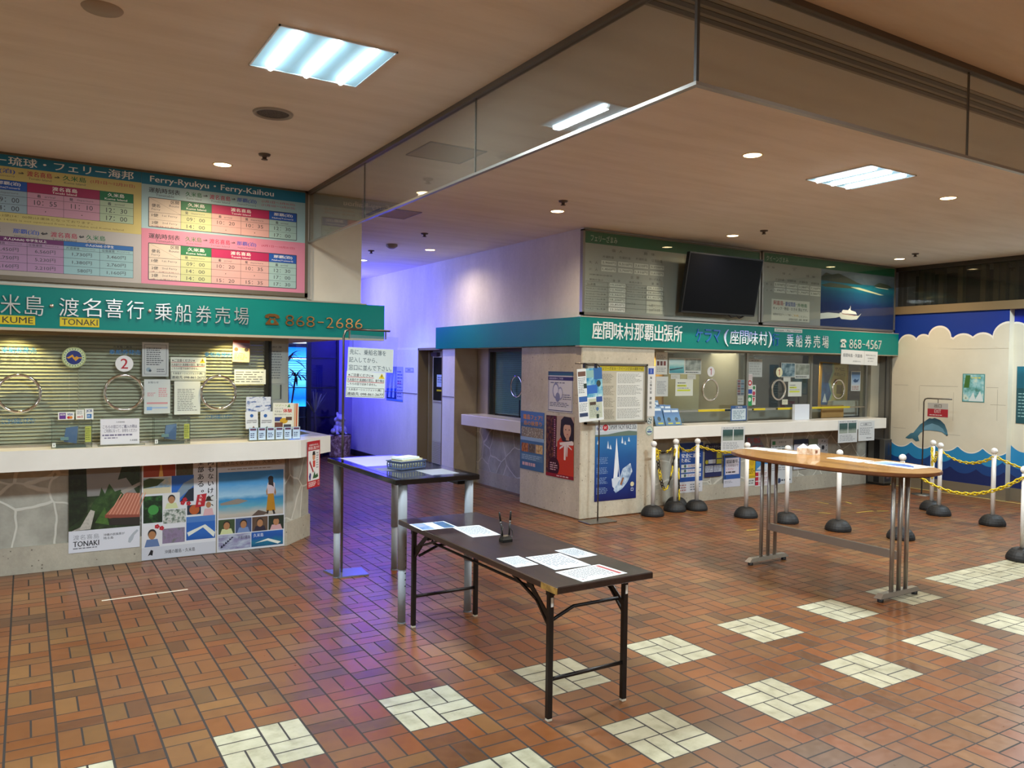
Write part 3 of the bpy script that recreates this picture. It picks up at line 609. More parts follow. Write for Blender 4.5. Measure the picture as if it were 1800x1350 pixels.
b = MB(); b.box(GX - 0.008, GY - 0.008, 2.80, GX + 0.006, GY + 0.006, 3.225, pm('#3d3932', 0.4)); b.build('corner_joint', t)
for x in XS_[1:4]:
    b = MB(); b.box(x - 0.003, GY - 0.005, 2.80, x + 0.003, GY + 0.005, 3.225, pm('#3d3932', 0.4)); b.build('joint', t)
# ================================================================== SIGN BANDS WITH RAISED LETTERS
TEAL = mottled('teal_sign_paint', [(0.3, '#00746c'), (0.7, '#007c73')], 1.5, 0.42); TEAL.node_tree.nodes['Principled BSDF'].inputs['Specular IOR Level'].default_value = 0.25
def raised(parent, txt, boxes, Y, mat, depth=0.014, bold=-0.004, name='letter', X=None):
    """one raised letter per character; boxes: (x0, z0, x1, z1)"""
    for ch, (x0, z0, x1, z1) in zip(txt, boxes):
        vs, fs = glyphs(ch, bold, 3, 0.5)
        ax, bx = min(p[0] for p in vs), max(p[0] for p in vs); ay, by = min(p[1] for p in vs), max(p[1] for p in vs)
        B = MB(); sx = (x1 - x0) / (bx - ax); sz = (z1 - z0) / max(1e-6, by - ay)
        B.add([(x0 + (p[0] - ax) * sx, Y - depth / 2 - p[2] * depth, z0 + (p[1] - ay) * sz) for p in vs], fs, mat)
        B.build(name, parent)
def run(x0, x1, z0, z1, n, gap=0.12):
    w = (x1 - x0) / n; return [(x0 + i * w + w * gap / 2, z0, x0 + (i + 1) * w - w * gap / 2, z1) for i in range(n)]
SILV = pm('#dcd8d0', 0.28, 0.9); GOLD = pm('#c9925a', 0.2, 1.0)
FY = 3.70
fl = thing('sign_band', (0, FY, 1.94), 'long teal sign band with raised metal characters over the left ticket counter', 'sign')
b = MB(); b.box(-6.9, FY, 1.945, 2.18, 3.75, 2.26, TEAL); b.build('band', fl)
b = MB(); b.box(-6.9, FY - 0.005, 2.26, 2.0, 3.76, 2.272, pm('#b9b29f', 0.35, 0.4)); b.build('top_trim', fl)
b = MB(); b.box(-6.9, FY, 1.925, 2.18, 3.78, 1.945, pm('#b3a78e', 0.5)); b.build('bottom_trim', fl)
cz = lambda q: q
LB = []
for q in ([(-0.878,2.19),(-0.75,2.041)], [(-0.724,2.191),(-0.599,2.039)], [(-0.498,2.185),(-0.365,2.043)], [(-0.341,2.19),(-0.21,2.046)], [(-0.182,2.195),(-0.056,2.045)], [(-0.027,2.188),(0.096,2.043)], [(0.178,2.182),(0.309,2.041)]):
    LB.append((q[0][0], q[1][1], q[1][0], q[0][1]))
for q in ([(0.333,2.184),(0.461,2.033)], [(0.493,2.177),(0.616,2.031)], [(0.646,2.174),(0.769,2.032)], [(0.801,2.177),(0.923,2.03)]):
    LB.append((q[0][0], q[1][1], q[1][0], q[0][1]))
raised(fl, '米島渡名喜行乗船券売場', LB, FY, SILV)
raised(fl, '久', [(LB[0][0] - 0.21, LB[0][1], LB[0][0] - 0.03, LB[0][3])], FY, SILV)
for q in ((-0.548,2.119), (0.141,2.113)):
    b = MB(); b.lathe([(0.014, 0), (0.014, 0.012), (0.0, 0.014)], SILV, 14, Matrix(((1, 0, 0, q[0]), (0, 0, -1, FY), (0, 1, 0, q[1]), (0, 0, 0, 1)))); b.build('dot', fl)
def phone_icon(parent, x0, z0, x1, z1, Y, mat):
    w, h = x1 - x0, z1 - z0; S = lambda pts: [(x0 + a * w, z0 + c * h) for a, c in pts]
    B = MB(); m = Matrix(((1, 0, 0, 0), (0, 0, -1, Y), (0, 1, 0, 0), (0, 0, 0, 1)))
    B.prism(S([(0.02, 0.62), (0.0, 0.72), (0.08, 0.88), (0.3, 0.98), (0.7, 0.98), (0.92, 0.88), (1.0, 0.72), (0.98, 0.6), (0.74, 0.58), (0.72, 0.72), (0.28, 0.72), (0.26, 0.58)]), 0.0, 0.014, mat, m)
    out = S([(0.06, 0.0), (0.06, 0.14), (0.3, 0.5), (0.3, 0.62), (0.4, 0.62), (0.4, 0.55), (0.6, 0.55), (0.6, 0.62), (0.7, 0.62), (0.7, 0.5), (0.94, 0.14), (0.94, 0.0)])
    B.prism(out, 0.0, 0.014, mat, m)
    B.lathe([(w * 0.12, 0.0145), (0.0, 0.0150)], TEAL, 16, m @ Matrix.Translation((x0 + w * 0.5, z0 + h * 0.28, 0)), False, False)
    B.build('telephone_symbol', parent)
q = [(1.06,2.137),(1.188,2.038)]; phone_icon(fl, q[0][0], q[1][1], q[1][0], q[0][1], FY, GOLD)
DB_ = []
for q in ([(1.24,2.132),(1.316,2.034)], [(1.335,2.127),(1.41,2.033)], [(1.427,2.129),(1.503,2.032)], [(1.531,2.083),(1.586,2.074)], [(1.611,2.126),(1.679,2.029)], [(1.702,2.124),(1.772,2.031)], [(1.793,2.124),(1.863,2.031)], [(1.884,2.124),(1.956,2.033)]):
    DB_.append((q[0][0], q[1][1], q[1][0], q[0][1]))
raised(fl, '868-2686', DB_, FY, GOLD, 0.014, -0.012)
fr = thing('sign_band', (7.4, FY, 1.94), 'teal sign band with raised characters wrapping the right ticket booth', 'sign')
b = MB(); b.box(4.48, FY, 1.945, 10.46, 3.75, 2.26, TEAL); b.box(4.48, 3.75, 1.945, 4.55, 7.29, 2.26, TEAL); b.build('band', fr)
b = MB(); b.box(4.49, FY - 0.004, 2.26, 10.40, 3.76, 2.27, pm('#c4bba6', 0.35, 0.4)); b.build('top_trim', fr)
b = MB(); b.box(4.48, FY, 1.93, 10.40, 3.78, 1.945, pm('#8f8672', 0.5)); b.build('bottom_trim', fr)
def frun(txt, q, mat, bold=0.0, parent=fr, gap=0.12, depth=0.01):
    # q: start-top, start-bottom, end-top, end-bottom
    (xa, za), (xb, zb) = q; n = len(txt); w = (xb - xa) / n
    raised(parent, txt, [(xa + i * w + w * gap / 2, zb, xa + (i + 1) * w - w * gap / 2, za) for i in range(n)], FY, mat, depth, bold)
LW = pm('#e9ecea', 0.35); LBL = pm('#1c5fb0', 0.4); CH2 = pm('#e8ecec', 0.12, 0.7)
q = [(4.641,2.177), (6.006,2.049)]; frun('座間味村那覇出張所', [(q[0][0], 2.215), (q[1][0], 2.02)], LW, 0.004, fr, 0.08)
q = [(6.206,2.174), (6.656,2.034)]; frun('ケラマ', [(q[0][0], 2.19), (q[1][0], 2.03)], LBL, 0.006, fr, 0.2)
q = [(6.702,2.168), (6.783,2.016)]; raised(fr, '(', [(q[0][0], 1.99, q[1][0], 2.20)], FY, CH2)
q = [(6.803,2.172), (7.505,2.035)]; frun('座間味村', [(q[0][0], 2.195), (q[1][0], 2.02)], CH2, 0.0, fr, 0.1)
q = [(7.511,2.183), (7.581,2.025)]; raised(fr, ')', [(q[0][0], 1.99, q[1][0], 2.20)], FY, CH2)
q = [(7.585,2.161), (7.736,2.029)]; frun('行', [(q[0][0], 2.18), (q[1][0], 2.02)], LBL, 0.0)
q = [(7.851,2.162), (8.765,2.029)]; frun('乗船券売場', [(q[0][0], 2.18), (q[1][0], 2.01)], CH2, 0.002, fr, 0.25)
q = [(8.994,2.119), (9.124,2.016)]; phone_icon(fr, q[0][0], 2.03, q[1][0], 2.15, FY, CH2)
q = [(9.193,2.114), (9.962,2.024)]; (xa, _), (xb, _2) = q; w = (xb - xa) / 8
raised(fr, '868', [(xa + i * w + w * .1, 2.02, xa + (i + 1) * w - w * .1, 2.15) for i in range(3)], FY, CH2, 0.01, -0.008)
raised(fr, '-', [(xa + 3 * w + w * .15, 2.08, xa + 4 * w - w * .15, 2.09)], FY, CH2, 0.01, -0.008)
raised(fr, '4567', [(xa + i * w + w * .1, 2.02, xa + (i + 1) * w - w * .1, 2.15) for i in range(4, 8)], FY, CH2, 0.01, -0.008)
def sheet(name, R, mx, label, cat, fn, paper='#ecebe4', group=None, thick=None, rough=0.55, parent=None):
    s = Sheet(*R, paper=paper, thick=thick, rough=rough); fn(s); return s.mb(mx).build(name, parent, label, cat, group)
# yellow name plates on the left band
R = (-0.919,1.967,-0.657,2.034)
sheet('name_plate', R, onY(FY - 0.001), 'yellow plate reading KUME on the left sign band', 'sign', lambda s: s.ftext('KUME', 0.2, 0.16, 0.95, 0.84, '#2a2416', 0.005), '#cdb70c')
R = (-0.494,1.966,-0.224,2.036)
sheet('name_plate', R, onY(FY - 0.001), 'yellow plate reading TONAKI on the left sign band', 'sign', lambda s: s.ftext('TONAKI', 0.05, 0.16, 0.96, 0.84, '#2a2416', 0.005), '#cdb70c')
# ================================================================== TIMETABLE BOARD (left)
BY = 3.715
tb = thing('timetable_board', (0, BY, 2.33), 'wide coloured ferry timetable board with blue headings above the left counter', 'notice board')
b = MB(); fm = pm('#6d6353', 0.4, 0.5)
b.box(-6.0, BY, 2.30, 1.445, 3.75, 2.335, fm); b.box(-6.0, BY, 3.232, 1.445, 3.75, 3.249, fm); b.box(1.418, BY, 2.30, 1.445, 3.75, 3.249, fm); b.build('frame', tb)
K = '#2b2b31'; RED = '#a3143f'; GRN = '#0b6b3c'; BLU = '#1447a8'; MAG = '#b3124f'
def dk(h, f=0.80): return '#' + ''.join('%02x' % int(int(h[i:i + 2], 16) * f) for i in (1, 3, 5))
def cell(s, x0, z1, x1, z0, c): s.rect(x0, z0, x1, z1, dk(c, 0.88))
def hl(s, x0, x1, z, c=K, w=0.0022): s.rect(x0, z - w / 2, x1, z + w / 2, c)
def vl(s, x, z0, z1, c=K, w=0.0022): s.rect(x - w / 2, z0, x + w / 2, z1, c)
def tx(s, t, x0, x1, zc, h, c=K, bold=0.006, keep=False): s.text(t, x0, zc - h / 2, x1, zc + h / 2, c, bold, 2, keep)
def route(s, z, xs, names, en):
    cs = {'久米島': GRN, '渡名喜島': RED, '那覇(泊)': BLU}
    for (a, b_), n, e in zip(xs, names, en):
        tx(s, n, a, b_, z, 0.040, cs[n], 0.014); tx(s, e, a + 0.01, b_ - 0.005, z - 0.036, 0.015, '#4a4a50', 0.002)
def arrows(s, xs, z, ch='⇒'):
    for a, b_ in xs: tx(s, ch, a, b_, z, 0.022, K, 0.02)
def table_right(s, zt, zb, rows):
    xs = [0.133, 0.377, 0.619, 0.860, 1.099, 1.341]; zh = zt - 0.075; zs = zh - 0.042
    cols = ['#e9d9c4', '#d3d99a', '#e6b3ab', '#e6b3ab', '#a9cbc6']
    cell(s, xs[0], zt, xs[1], zb, cols[0])
    for i in range(1, 5): cell(s, xs[i], zh, xs[i + 1], zb, cols[i])
    cell(s, xs[1], zt, xs[2], zh, '#0b7a41'); cell(s, xs[2], zt, xs[4], zh, '#bf0f57'); cell(s, xs[4], zt, xs[5], zh, '#1157b5')
    tx(s, '久米島', 0.43, 0.565, zt - 0.026, 0.030, WHITE, 0.012); tx(s, 'Kume Island', 0.42, 0.575, zt - 0.058, 0.016, WHITE)
    tx(s, '渡名喜島', 0.775, 0.945, zt - 0.026, 0.030, WHITE, 0.012); tx(s, 'Tonaki Island', 0.78, 0.94, zt - 0.058, 0.015, WHITE)
    tx(s, '那覇(泊)', 1.14, 1.305, zt - 0.026, 0.030, WHITE, 0.012); tx(s, 'Naha(Tomari)', 1.125, 1.31, zt - 0.058, 0.015, WHITE)
    for x, k, e in ((0.41, '発', 'departure'), (0.675, '着', 'arrival'), (0.895, '発', 'departure'), (1.155, '着', 'arrival')):
        tx(s, k, x, x + 0.024, zs + 0.021, 0.024, K, 0.03); tx(s, e, x + 0.045, x + (0.155 if e[0] == 'd' else 0.11), zs + 0.020, 0.016, '#55555a', 0.002)
    n = len(rows); rh = (zs - zb) / n
    for i, r in enumerate(rows):
        zc = zs - rh * (i + 0.5)
        tx(s, r[0], 0.155, 0.205, zc + 0.006, 0.026, K, 0.012); tx(s, r[1], 0.235, 0.35, zc + 0.006, 0.020, '#55555a', 0.002)
        if i: tx(s, r[2], 0.15, 0.36, zc - 0.022, 0.009, '#8c2340', 0.002)
        for j in range(4):
            t = r[3 + j]; xa, xb = xs[j + 1], xs[j + 2]; xc = (xa + xb) / 2 - 0.004
            if t == '-': s.circ(xc, zc, 0.004, K, None, 8)
            else: tx(s, t, xc - 0.072, xc + 0.072, zc, 0.030, '#333338', 0.0)
    s.poly([(0.133, zt), (0.136, zt), (0.377, zs), (0.374, zs)], '#6b5f52')
    tx(s, '区間', 0.30, 0.362, zt - 0.022, 0.028, K, 0.012); tx(s, 'Route', 0.288, 0.362, zt - 0.052, 0.018, '#55555a', 0.002)
    tx(s, '便名', 0.155, 0.218, zt - 0.062, 0.028, K, 0.012); tx(s, 'Ferry', 0.155, 0.22, zt - 0.094, 0.020, '#55555a', 0.002)
    for x in xs[1:3] + xs[4:5]: vl(s, x, zb, zt)
    vl(s, xs[3], zb, zh)
    hl(s, xs[1], xs[5], zh); hl(s, xs[0], xs[5], zs)
    for i in range(1, n): hl(s, xs[0], xs[5], zs - rh * i, K, 0.0016)
    for z in (zt, zb): hl(s, xs[0], xs[5], z, K, 0.005)
    for x in (xs[0], xs[5]): vl(s, x, zb, zt, K, 0.005)
s = Sheet(0.080, 2.335, 1.418, 3.232, paper='#94b3b6', thick=0.004, rough=0.35)
s.rect(0.080, 3.140, 1.418, 3.232, '#086f92'); s.rect(0.080, 2.335, 1.418, 2.783, '#c77c93')
tx(s, 'Ferry-Ryukyu・Ferry-Kaihou', 0.142, 1.138, 3.180, 0.062, '#e9eef0', 0.012)
for z0, dates in ((3.098, ('(1月1日～3月31日)', '(11月1日～12月31日)')), (2.726, ('(4月1日～10月31日)',))):
    tx(s, '運航時刻表', 0.133, 0.371, z0, 0.042, K, 0.016); tx(s, 'Timetable', 0.185, 0.325, z0 - 0.037, 0.020, '#4a4a50', 0.002)
    route(s, z0, [(0.412, 0.542), (0.602, 0.772), (0.826, 0.990)], ['久米島', '渡名喜島', '那覇(泊)'], ['Kume Island', 'Tonaki Island', 'Naha(Tomari)'])
    arrows(s, [(0.552, 0.592), (0.782, 0.816)], z0)
    for i, d in enumerate(dates): tx(s, d, 1.035, 1.325, z0 + (0.013 - 0.032 * i if len(dates) > 1 else 0), 0.022, RED, 0.004)
table_right(s, 3.036, 2.800, [('1便', '1st Ferry', '', '09：00', '10：20', '10：35', '12：30'), ('2便', '2nd Ferry', '※運休日あり', '14：00', '-', '-', '17：00')])
table_right(s, 2.666, 2.370, [('1便', '1st Ferry', '', '09：00', '10：20', '10：35', '12：30'), ('2便', '2nd Ferry', '（金・土曜日を除く）', '14：00', '-', '-', '17：00'), ('2便', '2nd Ferry', '（金・土曜日のみ）', '14：00', '15：20', '15：35', '17：30')])
s.mb(onY(BY + 0.006)).build('timetable_panel', tb)
s = Sheet(-1.26, 2.335, 0.079, 3.232, paper='#a1998f', thick=0.004, rough=0.35)
s.rect(-1.26, 3.145, 0.079, 3.232, '#086f92'); s.rect(-1.26, 2.728, 0.079, 3.145, '#bfb26c')
tx(s, 'フェリー琉球・フェリー海邦', -1.2, 0.022, 3.190, 0.066, '#e9eef0', 0.012)
route(s, 3.110, [(-1.02, -0.785), (-0.71, -0.545), (-0.475, -0.315)], ['那覇(泊)', '渡名喜島', '久米島'], ['Naha(Tomari)', 'Tonaki Island', 'Kume Island'])
arrows(s, [(-0.765, -0.725), (-0.53, -0.49)], 3.105); tx(s, '(1月1日～12月31日)', -0.285, 0.03, 3.106, 0.03, RED, 0.004)
xs = [-1.2, -0.96, -0.709, -0.468, -0.22, 0.020]; zt, zb = 3.043, 2.804; zh = zt - 0.072; zs = zh - 0.042
for i, c in enumerate(['#e9d9c4', '#9db7c4', '#dba3b8', '#dba3b8', '#b9d0ac']): cell(s, xs[i], zt if i == 0 else zh, xs[i + 1], zb, c)
cell(s, xs[1], zt, xs[2], zh, '#1157b5'); cell(s, xs[2], zt, xs[4], zh, '#a80d50'); cell(s, xs[4], zt, xs[5], zh, '#0b7a41')
tx(s, '那覇(泊)', -0.90, -0.75, zt - 0.024, 0.03, WHITE, 0.012); tx(s, 'Naha(Tomari)', -0.91, -0.755, zt - 0.056, 0.016, WHITE)
tx(s, '渡名喜島', -0.545, -0.375, zt - 0.026, 0.03, WHITE, 0.012); tx(s, 'Tonaki Island', -0.545, -0.38, zt - 0.056, 0.016, WHITE)
tx(s, '久米島', -0.165, -0.045, zt - 0.024, 0.03, WHITE, 0.012); tx(s, 'Kume Island', -0.185, -0.025, zt - 0.056, 0.016, WHITE)
for x, k, e in ((-0.93, '発', 'departure'), (-0.645, '着', 'arrival'), (-0.43, '発', 'departure'), (-0.165, '着', 'arrival')):
    tx(s, k, x, x + 0.026, zs + 0.02, 0.024, K, 0.03); tx(s, e, x + 0.05, x + (0.165 if e[0] == 'd' else 0.12), zs + 0.02, 0.016, '#55555a', 0.002)
for i, r in enumerate((('09：00', '10：55', '11：10', '12：30'), ('14：00', '-', '-', '17：00'))):
    zc = zs - (zs - zb) * (i + 0.5) / 2
    for j, t in enumerate(r):
        xc = (xs[j + 1] + xs[j + 2]) / 2
        if t == '-': s.circ(xc, zc, 0.004, K, None, 8)
        else: tx(s, t, xc - 0.075, xc + 0.075, zc, 0.036, '#333338', 0.0)
for x in xs: vl(s, x, zb, zt if x not in (-0.468,) else zh)
for z in (zt, zh, zs, (zs + zb) / 2, zb): hl(s, xs[0], xs[5], z)
tx(s, '※久米島発とも2便(14：00発)は運休となっております。', -1.1, -0.27, 2.778, 0.022, '#6d5a2c', 0.002); tx(s, 'Ferry (depart at 14:00) is not operated from both Naha and Kume Island', -1.1, -0.05, 2.748, 0.018, '#7a6a3c', 0.001)
z0 = 2.668; tx(s, '運賃表', -1.1, -0.875, 2.675, 0.04, K, 0.014)
route(s, z0, [(-0.80, -0.63), (-0.555, -0.375), (-0.315, -0.18)], ['那覇(泊)', '渡名喜島', '久米島'], ['Naha(Tomari)', 'Tonaki Island', 'Kume Island']); arrows(s, [(-0.62, -0.57), (-0.365, -0.325)], z0, '⇔')
zt, zb = 2.624, 2.372; zh = zt - 0.035; zs = zh - 0.03
for i, c in enumerate(['#e9d9c4', '#b58fb4', '#b58fb4', '#9cc6cc', '#9cc6cc']): cell(s, xs[i], zt if i == 0 else zh, xs[i + 1], zb, c)
cell(s, xs[1], zt, xs[3], zh, '#6d1464'); cell(s, xs[3], zt, xs[5], zh, '#1768b8')
tx(s, '大人(Adult) 中学生以上', -0.86, -0.58, zt - 0.018, 0.024, WHITE, 0.006); tx(s, '小人(Child) 小学生', -0.32, -0.12, zt - 0.018, 0.024, WHITE, 0.006)
for x, a, e in ((-0.94, '片道運賃', 'One-way'), (-0.70, '往復運賃', 'Round trip'), (-0.45, '片道運賃', 'One-way'), (-0.205, '往復運賃', 'Round trip')):
    tx(s, a, x, x + 0.09, zs + 0.015, 0.02, K, 0.004); tx(s, e, x + 0.11, x + 0.20, zs + 0.015, 0.013, '#55555a', 0.0)
for i, r in enumerate((('3,450円', '6,560円', '1,730円', '3,460円'), ('2,750円', '5,230円', '1,380円', '2,760円'), ('1,160円', '2,210円', '580円', '1,160円'))):
    zc = zs - (zs - zb) * (i + 0.5) / 3
    for j, t in enumerate(r):
        xb = xs[j + 2] - 0.055; tx(s, t, xb - (0.135 if len(t) > 4 else 0.10), xb, zc, 0.03, '#333338', 0.0)
for x in xs: vl(s, x, zb, zt if x not in (-0.709, -0.22) else zh)
for z in (zt, zh, zs, zs - (zs - zb) / 3, zs - (zs - zb) * 2 / 3, zb): hl(s, xs[0], xs[5], z)
s.mb(onY(BY + 0.006)).build('timetable_panel', tb)
s = Sheet(-2.6, 2.335, -1.262, 3.232, paper='#94b3b6', thick=0.004, rough=0.35); s.rect(-2.6, 3.14, -1.262, 3.232, '#086f92'); s.mb(onY(BY + 0.006)).build('timetable_panel', tb)
b = MB(); b.box(1.445, 3.735, 2.28, 1.49, 3.75, 3.249, pm('#b8b2a4', 0.4, 0.3)); b.build('trim_6', kind='structure', origin=(0, 0, 0))
# ================================================================== FARE BOARDS (right)
def fare_board(R, label, body, name='fare_board'):
    x0, z0, x1, z1 = R
    t = thing(name, ((x0 + x1) / 2, FY, z0), label, 'notice board')
    b = MB(); fm = pm('#8d887c', 0.3, 0.7); w = 0.03
    b.box(x0, FY, z0, x1, 3.75, z0 + w, fm); b.box(x0, FY, z1 - w * .5, x1, 3.75, z1, fm); b.box(x0, FY, z0, x0 + w, 3.75, z1, fm); b.box(x1 - w, FY, z0, x1, 3.75, z1, fm); b.build('frame', t)
    s = Sheet(x0 + w, z0 + w, x1 - w, z1 - w * .5, paper='#a3a39e', thick=0.004, rough=0.35); body(s); s.mb(onY(FY + 0.012)).build('panel', t)
    b = MB(); b.box(x0 + w, FY + 0.004, z0 + w, x1 - w, FY + 0.007, z1 - w * .5, GLASS); b.build('cover_glass', t)
    return t
def pt(x, y): return x, y
GH = '#0b6b4c'; KD = '#33322f'
def price(s, q, t):
    x0, z0, x1, z1 = q; s.rect(x0, z0, x1, z1, '#d9d9d2'); s.text(t, x0 + (x1 - x0) * .06, z0 + (z1 - z0) * .2, x1 - (x1 - x0) * .06, z1 - (z1 - z0) * .2, '#3a3935', 0.004)
def body_left(s):
    x0, z0, x1, z1 = s.b
    s.rect(x0, z1 - 0.13, x1, z1, GH)
    xr = (5.715,3.118); s.rect(xr[0], z0, x1, z1 - 0.13, '#8c8b86')
    q = (5.715,2.373,6.023,3.129); s.rect(q[0], z0 + 0.02, q[2], z1 - 0.13, '#a3a39e')
    for txt, q in (('フェリーざまみ', (4.615,3.16,4.992,3.204)),): s.text(txt, q[0], z1 - 0.105, q[2], z1 - 0.03, '#c9d6cc', 0.004)
    for txt, q in (('料金表（泊 発）', (4.609,3.093,4.999,3.109)), ('個　人', (4.918,3.007,5.07,3.04)), ('団　体', (5.394,3.015,5.555,3.046)), ('片道料金', (4.785,2.932,4.948,2.961)), ('往復料金', (5.024,2.941,5.192,2.97)), ('片道料金', (5.267,2.946,5.44,2.976)), ('往復料金', (5.506,2.943,5.678,2.978)), ('大　人', (4.595,2.856,4.72,2.886)), ('小　人', (4.597,2.78,4.721,2.809)), ('自動車航送運賃', (4.608,2.728,4.93,2.743)), ('区　間', (5.201,2.727,5.321,2.758)), ('泊～ざまみ', (5.473,2.73,5.65,2.757)), ('車両の長さ', (4.604,2.67,4.796,2.69)), ('運　賃', (4.934,2.673,5.041,2.7)), ('車両の長さ', (5.175,2.675,5.368,2.697)), ('運　賃', (5.513,2.677,5.622,2.703)), ('3m未満', (4.574,2.614,4.69,2.64)), ('3m以上～4m未満', (4.564,2.573,4.841,2.589)), ('4m以上～5m未満', (4.56,2.513,4.837,2.53)), ('5m以上～6m未満', (4.556,2.457,4.833,2.476)), ('6m以上～7m未満', (4.557,2.402,4.834,2.421)), ('7m以上～8m未満', (4.558,2.347,4.835,2.367)), ('8m以上～9m未満', (5.142,2.622,5.427,2.639)), ('9m以上～10m未満', (5.143,2.569,5.428,2.587)), ('10m以上～12m未満', (5.145,2.517,5.43,2.535)), ('12m以上', (5.146,2.43,5.28,2.453))):
        s.text(txt, q[0], q[1], q[2], q[3], KD, 0.003)
    q = (5.442,2.342,5.692,2.484); s.rect(q[0], q[1], q[2], q[3], '#c9c8bf'); s.text('1m増すごとに', q[0] + .04, q[3] - .07, q[2] - .04, q[3] - .03, '#6d6c66', 0); s.text('2,660円を加算', q[0] + .04, q[3] - .12, q[2] - .04, q[3] - .08, '#6d6c66', 0)
    for px, zr in ((505, (4.891,2.659)), (505, (4.892,2.604)), (505, (4.89,2.548)), (505, (4.886,2.492)), (505, (4.885,2.437)), (505, (4.883,2.383))):
        xx = (5.713,2.609); s.rect(x0 + .02, zr[1] - .002, xx[0], zr[1] + .002, '#5e5d58')
    for xx in ((4.858,2.68), (5.13,2.699), (5.431,2.697)): s.rect(xx[0], z0 + 0.03, xx[0] + 0.005, 2.66, '#5e5d58')
    for t, q in (('2,900円', (4.77,2.856,4.982,2.905)), ('5,510円', (5.011,2.855,5.222,2.907)), ('2,610円', (5.246,2.857,5.457,2.909)), ('5,220円', (5.487,2.862,5.701,2.91)), ('1,450円', (4.771,2.783,4.978,2.833)), ('2,760円', (5.013,2.787,5.221,2.834)), ('1,310円', (5.248,2.785,5.455,2.833)), ('2,610円', (5.489,2.789,5.699,2.836))): price(s, q, t)
    for i, (t, q) in enumerate((('10,250円', (4.891,2.618,5.12,2.659)), ('12,900円', (4.892,2.562,5.122,2.604)), ('15,560円', (4.89,2.506,5.12,2.548)), ('18,200円', (4.886,2.449,5.119,2.492)), ('20,850円', (4.885,2.395,5.12,2.437)), ('23,500円', (4.883,2.337,5.118,2.383)))): price(s, q, t)
    for t, q in (('26,150円', (5.444,2.616,5.689,2.658)), ('28,800円', (5.442,2.563,5.69,2.601)), ('31,460円', (5.443,2.509,5.688,2.548))): price(s, q, t)
RB = (4.505,2.318,7.363,3.238)
x0, x1 = RB[0], RB[2]
fare_board((x0, 2.285, x1, 3.225), 'grey ferry fare board with price plates and a television mounted on it', body_left)
def body_right(s):
    x0, z0, x1, z1 = s.b; s.rect(x0, z1 - 0.12, x1, z1, GH)
    q = (7.469,3.163,7.893,3.201); s.text('クイーンざまみ', q[0], z1 - 0.10, q[2], z1 - 0.03, '#bccbc2', 0.002)
    for txt, q in (('料金表', (7.471,3.096,7.625,3.121)), ('泊　発', (7.473,3.027,7.627,3.05)), ('個　人', (7.779,2.962,7.957,2.989)), ('団　体', (8.263,2.96,8.442,2.989)), ('片道料金', (7.649,2.877,7.82,2.905)), ('往復料金', (7.883,2.875,8.055,2.904)), ('片道料金', (8.123,2.873,8.295,2.903)), ('往復料金', (8.365,2.871,8.533,2.901)), ('大　人', (7.469,2.804,7.59,2.833)), ('小　人', (7.472,2.726,7.592,2.755))): s.text(txt, q[0], q[1], q[2], q[3], KD, 0.002)
    for t, q in (('3,970円', (7.629,2.791,7.845,2.852)), ('7,540円', (7.866,2.791,8.084,2.85)), ('3,580円', (8.105,2.791,8.325,2.848)), ('7,160円', (8.351,2.79,8.564,2.846)), ('1,990円', (7.627,2.718,7.844,2.777)), ('3,780円', (7.868,2.717,8.083,2.775)), ('1,790円', (8.104,2.719,8.324,2.772)), ('3,580円', (8.349,2.717,8.562,2.772))): price(s, q, t)
    q = (7.584,2.353,8.344,2.631); s.rect(q[0], q[1], q[2], q[3], '#d5d4cc')
    w, h = q[2] - q[0], q[3] - q[1]; T = lambda t, a, c, b_, d, col, bo=0.006: s.text(t, q[0] + a * w, q[1] + c * h, q[0] + b_ * w, q[1] + d * h, col, bo)
    T('阿嘉島', .05, .72, .3, .94, '#a8202c', .02); T('・', .31, .8, .33, .84, K); T('慶留間島', .35, .70, .62, .92, '#1f3f9b', .02); T('・', .63, .8, .65, .84, K); T('外地島', .67, .70, .93, .88, '#0f6b3c', .02)
    T('キャンプ・野宿・たき火 禁止です。', .04, .5, .95, .65, K, .01); T('座間味村指定キャンプ場を', .04, .24, .52, .34, K, .004); T('ご利用', .53, .22, .7, .34, '#c79a10', .01); T('ください。', .71, .2, .95, .3, K, .004); T('座間味村役場　船舶・観光課', .45, .05, .95, .14, K, .004)
    q = (8.573,2.331,10.219,3.102)
    xa, xb = q[0], x1; zt = z1 - 0.12
    SEA = grad('aerial_sea', [(0.0, '#0c2456'), (0.35, '#0d2f6d'), (0.52, '#0f5a86'), (0.60, '#1583a0'), (0.70, '#0f3f70')], 2, 3, 0.12, 0.3, (0.6, 1, 2))
    s.rect(xa, z0, xb, zt, SEA); s.rect(xa, zt - 0.16, xb, zt, grad('stormy_sky', [(0.70, '#54667c'), (0.80, '#7d8c9e'), (0.92, '#3d4d66')], 2, 5, 0.2))
    P = lambda a, c: (xa + a * (xb - xa), z0 + c * (zt - z0))
    s.poly([P(0, .86), P(.06, .94), P(.14, .92), P(.22, .95), P(.33, .90), P(.46, .83), P(.55, .79), P(.3, .79), P(0, .80)], '#2d3a36')
    s.poly([P(.0, .72), P(.12, .77), P(.28, .76), P(.42, .74), P(.5, .71), P(.3, .70), P(.05, .69)], '#36473a'); s.poly([P(.38, .73), P(.5, .735), P(.85, .64), P(.8, .63), P(.5, .695)], '#cfd8bf')
    s.poly([P(.7, .79), P(.78, .86), P(.9, .84), P(.98, .79), P(.85, .76)], '#3c4a40'); s.poly([P(.72, .775), P(.9, .765), P(.92, .75), P(.75, .765)], '#d8dcc9')
    s.poly([P(0, .22), P(.1, .245), P(.26, .24), P(.28, .2), P(.2, .16), P(0, .12)], '#dfe6ea')
